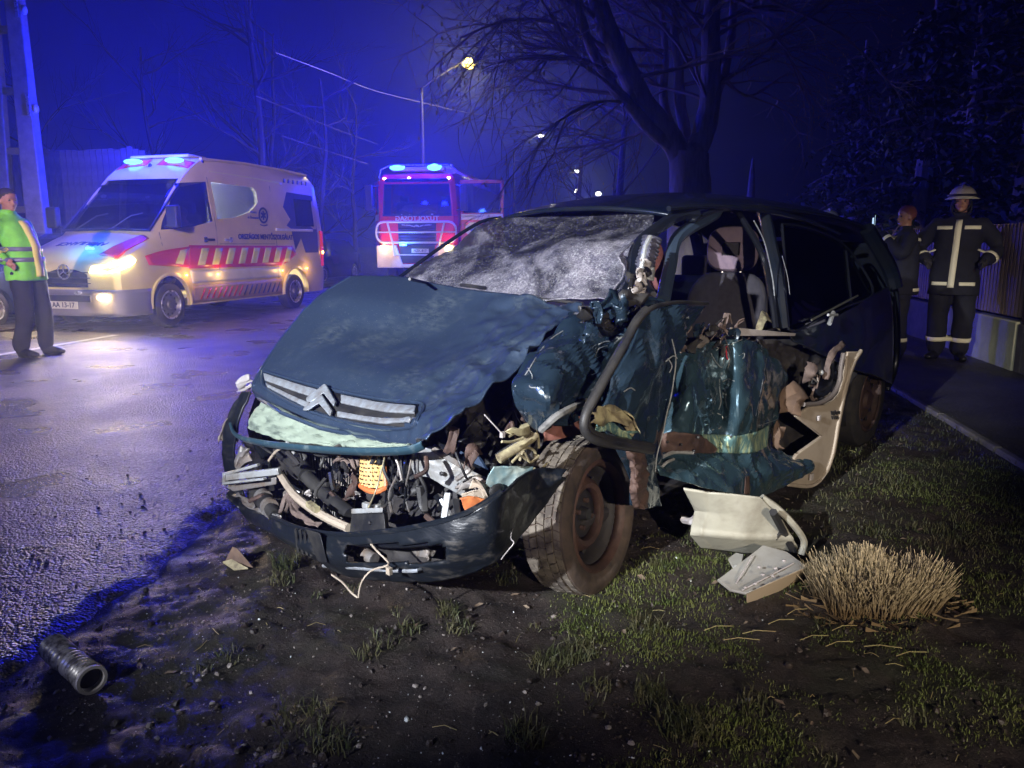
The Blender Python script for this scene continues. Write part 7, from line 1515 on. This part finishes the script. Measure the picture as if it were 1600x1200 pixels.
def JJ(**k):
    d = dict(pelvis=(0,0,.96), spine=(0,0,1.16), chest=(0,0,1.38), neck=(0,0,1.53), head=(.02,0,1.66), shl=(0,.20,1.44), shr=(0,-.20,1.44), ell=(-.03,.30,1.17), elr=(-.03,-.30,1.17), wrl=(.05,.29,.93), wrr=(.05,-.29,.93),
             hpl=(0,.10,.90), hpr=(0,-.10,.90), knl=(.02,.12,.50), knr=(.02,-.12,.50), anl=(-.01,.13,.09), anr=(-.01,-.13,.09), tol=(.15,.16,.035), tor=(.15,-.16,.035)); d.update(k); return d
M_FIREC = mat('firefighter_coat', (.005,.006,.013), .85, col2=(.011,.012,.020), scale=8, bump=.004, bscale=25)
M_BOOT = mat('boot_leather', (.012,.012,.013), .4); M_GLOVE = mat('glove', (.03,.028,.03), .8)
M_CREAMH = mat('cream_helmet', (.62,.55,.46), .3, coat=.4); M_NAVY = mat('navy_cloth', (.007,.008,.018), .85, col2=(.013,.014,.026), scale=7, bump=.003, bscale=22)
fc = dict(jacket=M_FIREC, trousers=M_FIREC, boots=M_BOOT, gloves=M_GLOVE, bulk=1.12)
def tapes(t, V, jk, tr, front=True):
    z1 = V['chest'].z+.02
    if front:
        g = []
        bv = BVHTree.FromPolygons([v.co for v in jk.data.vertices], [tuple(p.vertices) for p in jk.data.polygons])
        q = MB(); rows = []
        for i in range(22):
            z = V['chest'].z+.10 - (V['chest'].z+.08 - (V['pelvis'].z-.20))*i/21; row = []
            for y in (-.030, 0, .030):
                h = bv.ray_cast(Vector((1, y-.02*i/21, z)), Vector((-1,0,0)), 2); row.append((h[0] if h[0] else Vector((.12, y, z))) + Vector((.007,0,0)))
            rows.append(row)
        q.v = [p for r in rows for p in r]; q.f = [(j*3+i, j*3+i+1, j*3+i+4, j*3+i+3) for j in range(21) for i in range(2)]; O('front_tape', q, M_REFLT, t, solid=.004)
    def half(z, s, w=.036):
        bv = BVHTree.FromPolygons([v.co for v in jk.data.vertices], [tuple(p.vertices) for p in jk.data.polygons]); rows = [[],[],[]]
        for i in range(15):
            y = s*(.055 + .145*i/14)
            for j, dz in enumerate((w/2, 0, -w/2)):
                h = bv.ray_cast(Vector((1 if front else -1, y, z+dz)), Vector((-1 if front else 1,0,0)), 2)
                rows[j].append((h[0] if h[0] else (Vector(rows[j][-1]) if rows[j] else Vector((.1,y,z)))) + Vector((.007 if front and h[0] else 0,0,0)) - (Vector((.007,0,0)) if (not front and h[0]) else Vector()))
        q = MB(); q.v = [p for r in rows for p in r]; q.f = [(j*15+i, j*15+i+1, (j+1)*15+i+1, (j+1)*15+i) for j in range(2) for i in range(14)]; O('tape', q, M_REFLT, t, solid=.004)
    half(z1, 1); half(z1, -1); half(V['pelvis'].z-.14, 1); half(V['pelvis'].z-.14, -1)
    for s in ('l', 'r'):
        w, e = V['wr'+s], V['el'+s]; bandon('cuff_tape', jk, w.lerp(e, .28), w-e, .16, .036, M_REFLT, t)
        a_, k_ = V['an'+s], V['kn'+s]; bandon('ankle_tape', tr, a_.lerp(k_, .33), a_-k_, .18, .045, M_REFLT, t)
fp = gz(1478, 561, 0.018); fc['bulk'] = 1.22
t, V, jk, tr = person('firefighter facing the road in dark coat with bright tapes and cream helmet', fp, math.radians(-122), JJ(ell=(-.08,.38,1.20), elr=(-.08,-.38,1.20), wrl=(.15,.27,1.06), wrr=(.15,-.27,1.06), head=(.03,0,1.665), anl=(-.01,.11,.09), anr=(-.01,-.11,.09)), fc, helmet=(M_CREAMH, M_REFLT), hood=M_FIREC, sc=1.04, hem=.70); tapes(t, V, jk, tr)
fp2 = gz(1397, 560, 0.018) + Vector((.06,.1,0)); a2 = math.radians(165); fc['bulk'] = 1.1
t, V, jk, tr = person('bareheaded firefighter in dark uniform holding up a phone behind the rear of the wreck', fp2, a2, JJ(ell=(.10,.30,1.24), elr=(.10,-.30,1.24), wrl=(.30,.14,1.46), wrr=(.30,-.10,1.46), turn_=(.35,0,0)), fc, hair=mat('short_hair_lit_red', (.20,.06,.04), .8), sc=.95, hem=.76); tapes(t, V, jk, tr, False)  # hair colour carries the reddish light on the head
Mp = Matrix.Translation(fp2) @ Matrix.Rotation(a2, 4, 'Z') @ Matrix.Scale(.95, 4); ph = thing('phone', 'phone with a bright bluish screen held up by the bareheaded firefighter', 'phone', Mp @ Vector((.37, .04, 1.60)), a2)
q = MB(); q.box((0,0,0), (.010,.085,.17)); O('phone_case', q, M_BLACKG, ph, bev=.003); q = MB(); q.box((-.007,0,0), (.002,.077,.155)); O('screen', q, emis('phone_screen', (.55,.8,1.0), 1.2), ph); q = MB(); q.box((.007,0,0), (.002,.077,.10)); O('phone_light', q, bpy.data.materials['phone_screen'], ph)
fp3 = gy(1291, 381, 9.9); fp3.z = 0
t, V, jk, tr = person('person in a white helmet mostly hidden behind the roof of the wreck', fp3, math.radians(-100), JJ(), fc, helmet=(M_WHITEP, M_WHITEP), hood=M_FIREC, sc=.945)
# traffic guard on the road, cut by the left edge of the view
M_VEST = mat('lime_vest', (.22, .78, .05), .7, col2=(.16, .58, .04), scale=6, bump=.004, bscale=18); M_SILV = mat('vest_grey_tape', (.16,.17,.30), .45, .2)
M_YEL = mat('vest_yellow_edge', (.75,.68,.22), .6)
gp_ = gz(62, 556, 0); vc = dict(jacket=M_VEST, trousers=M_NAVY, boots=M_BOOT, bulk=1.06)
t, V, jk, tr = person('traffic guard in lime hi-vis vest standing on the road at the left edge', gp_, math.radians(-8), JJ(pelvis=(-.05,0,.97), spine=(-.06,0,1.17), chest=(-.14,0,1.38), neck=(-.18,0,1.52), head=(-.17,0,1.65), shl=(-.18,.19,1.43), shr=(-.17,-.19,1.42), ell=(-.30,.26,1.19), elr=(-.24,-.28,1.17), wrl=(-.14,.24,.98), wrr=(-.06,-.25,1.03), hpl=(-.06,.10,.90), hpr=(-.05,-.10,.90), knl=(.0,.12,.50), knr=(-.02,-.12,.50), anl=(-.02,.13,.09), anr=(-.10,-.13,.09), tol=(.14,.15,.035), tor=(.06,-.15,.035), turn_=(-.3,0,0)), vc, hair=M_HAIR, sc=1.08)
for z in (1.04, 1.15): bandon('vest_tape', jk, (-.07,0,z), (0,0,1), .4, .045, M_SILV, t, n=40)
ye = MB(); bv = BVHTree.FromPolygons([v.co for v in jk.data.vertices], [tuple(p.vertices) for p in jk.data.polygons]); rows = []
for i in range(22):
    z = 1.44 - .58*i/21; row = []
    for y in (-.05, 0, .05):
        h = bv.ray_cast(Vector((1, y, z)), Vector((-1,0,0)), 2); row.append((h[0] if h[0] else Vector((.05,y,z))) + Vector((.012,0,0)))
    rows.append(row)
ye.v = [p for r in rows for p in r]; ye.f = [(j*3+i, j*3+i+1, j*3+i+4, j*3+i+3) for j in range(21) for i in range(2)]; O('vest_front_edge', ye, M_YEL, t, solid=.02)
for s in ('l', 'r'): bandon('cuff_tape', jk, V['wr'+s].lerp(V['el'+s], .35), V['wr'+s]-V['el'+s], .15, .04, M_YEL, t)
# medic in the ambulance cab, seated at the wheel
ml = amb.matrix_basis @ Vector((-1.05, .48, .62)) if False else None
Mx = Matrix.Translation(A_O) @ Matrix.Rotation(A_ANG, 4, 'Z'); ml = Mx @ Vector((-1.02, .48, .26))
mc = dict(jacket=mat('medic_jacket', (.60,.10,.06), .7, col2=(.55,.52,.40), scale=7, contrast=(.48,.52)), trousers=M_NAVY, boots=M_BOOT)
person('medic in red and white jacket seated at the wheel inside the ambulance', ml, A_ANG, JJ(pelvis=(0,0,.92), spine=(-.03,0,1.12), chest=(-.05,0,1.34), neck=(-.05,0,1.49), head=(-.02,0,1.61), shl=(-.05,.19,1.40), shr=(-.05,-.19,1.40), ell=(.16,.25,1.22), elr=(.16,-.25,1.22), wrl=(.38,.16,1.28), wrr=(.38,-.16,1.28), hpl=(.06,.10,.90), hpr=(.06,-.10,.90), knl=(.46,.12,.92), knr=(.46,-.12,.92), anl=(.52,.13,.50), anr=(.52,-.13,.50), tol=(.68,.14,.46), tor=(.68,-.14,.46)), mc, hair=M_HAIR, sc=.95)
# ------------------------------------------------------------------ damp night air that glows round the beacons
hz = MB(); hz.box((0, 60, 9.0), (150, 170, 20.4))
hm = bpy.data.materials.new('haze_volume'); hm.use_nodes = True; hn = hm.node_tree; hn.nodes.clear()
ho = hn.nodes.new('ShaderNodeOutputMaterial'); hv = hn.nodes.new('ShaderNodeVolumePrincipled')
hv.inputs['Color'].default_value = (0.45, 0.56, 1.0, 1); hv.inputs['Density'].default_value = 0.0060; hv.inputs['Anisotropy'].default_value = 0.72
hn.links.new(hv.outputs[0], ho.inputs['Volume'])
O('haze', hz, hm, kind='stuff', smooth=None)
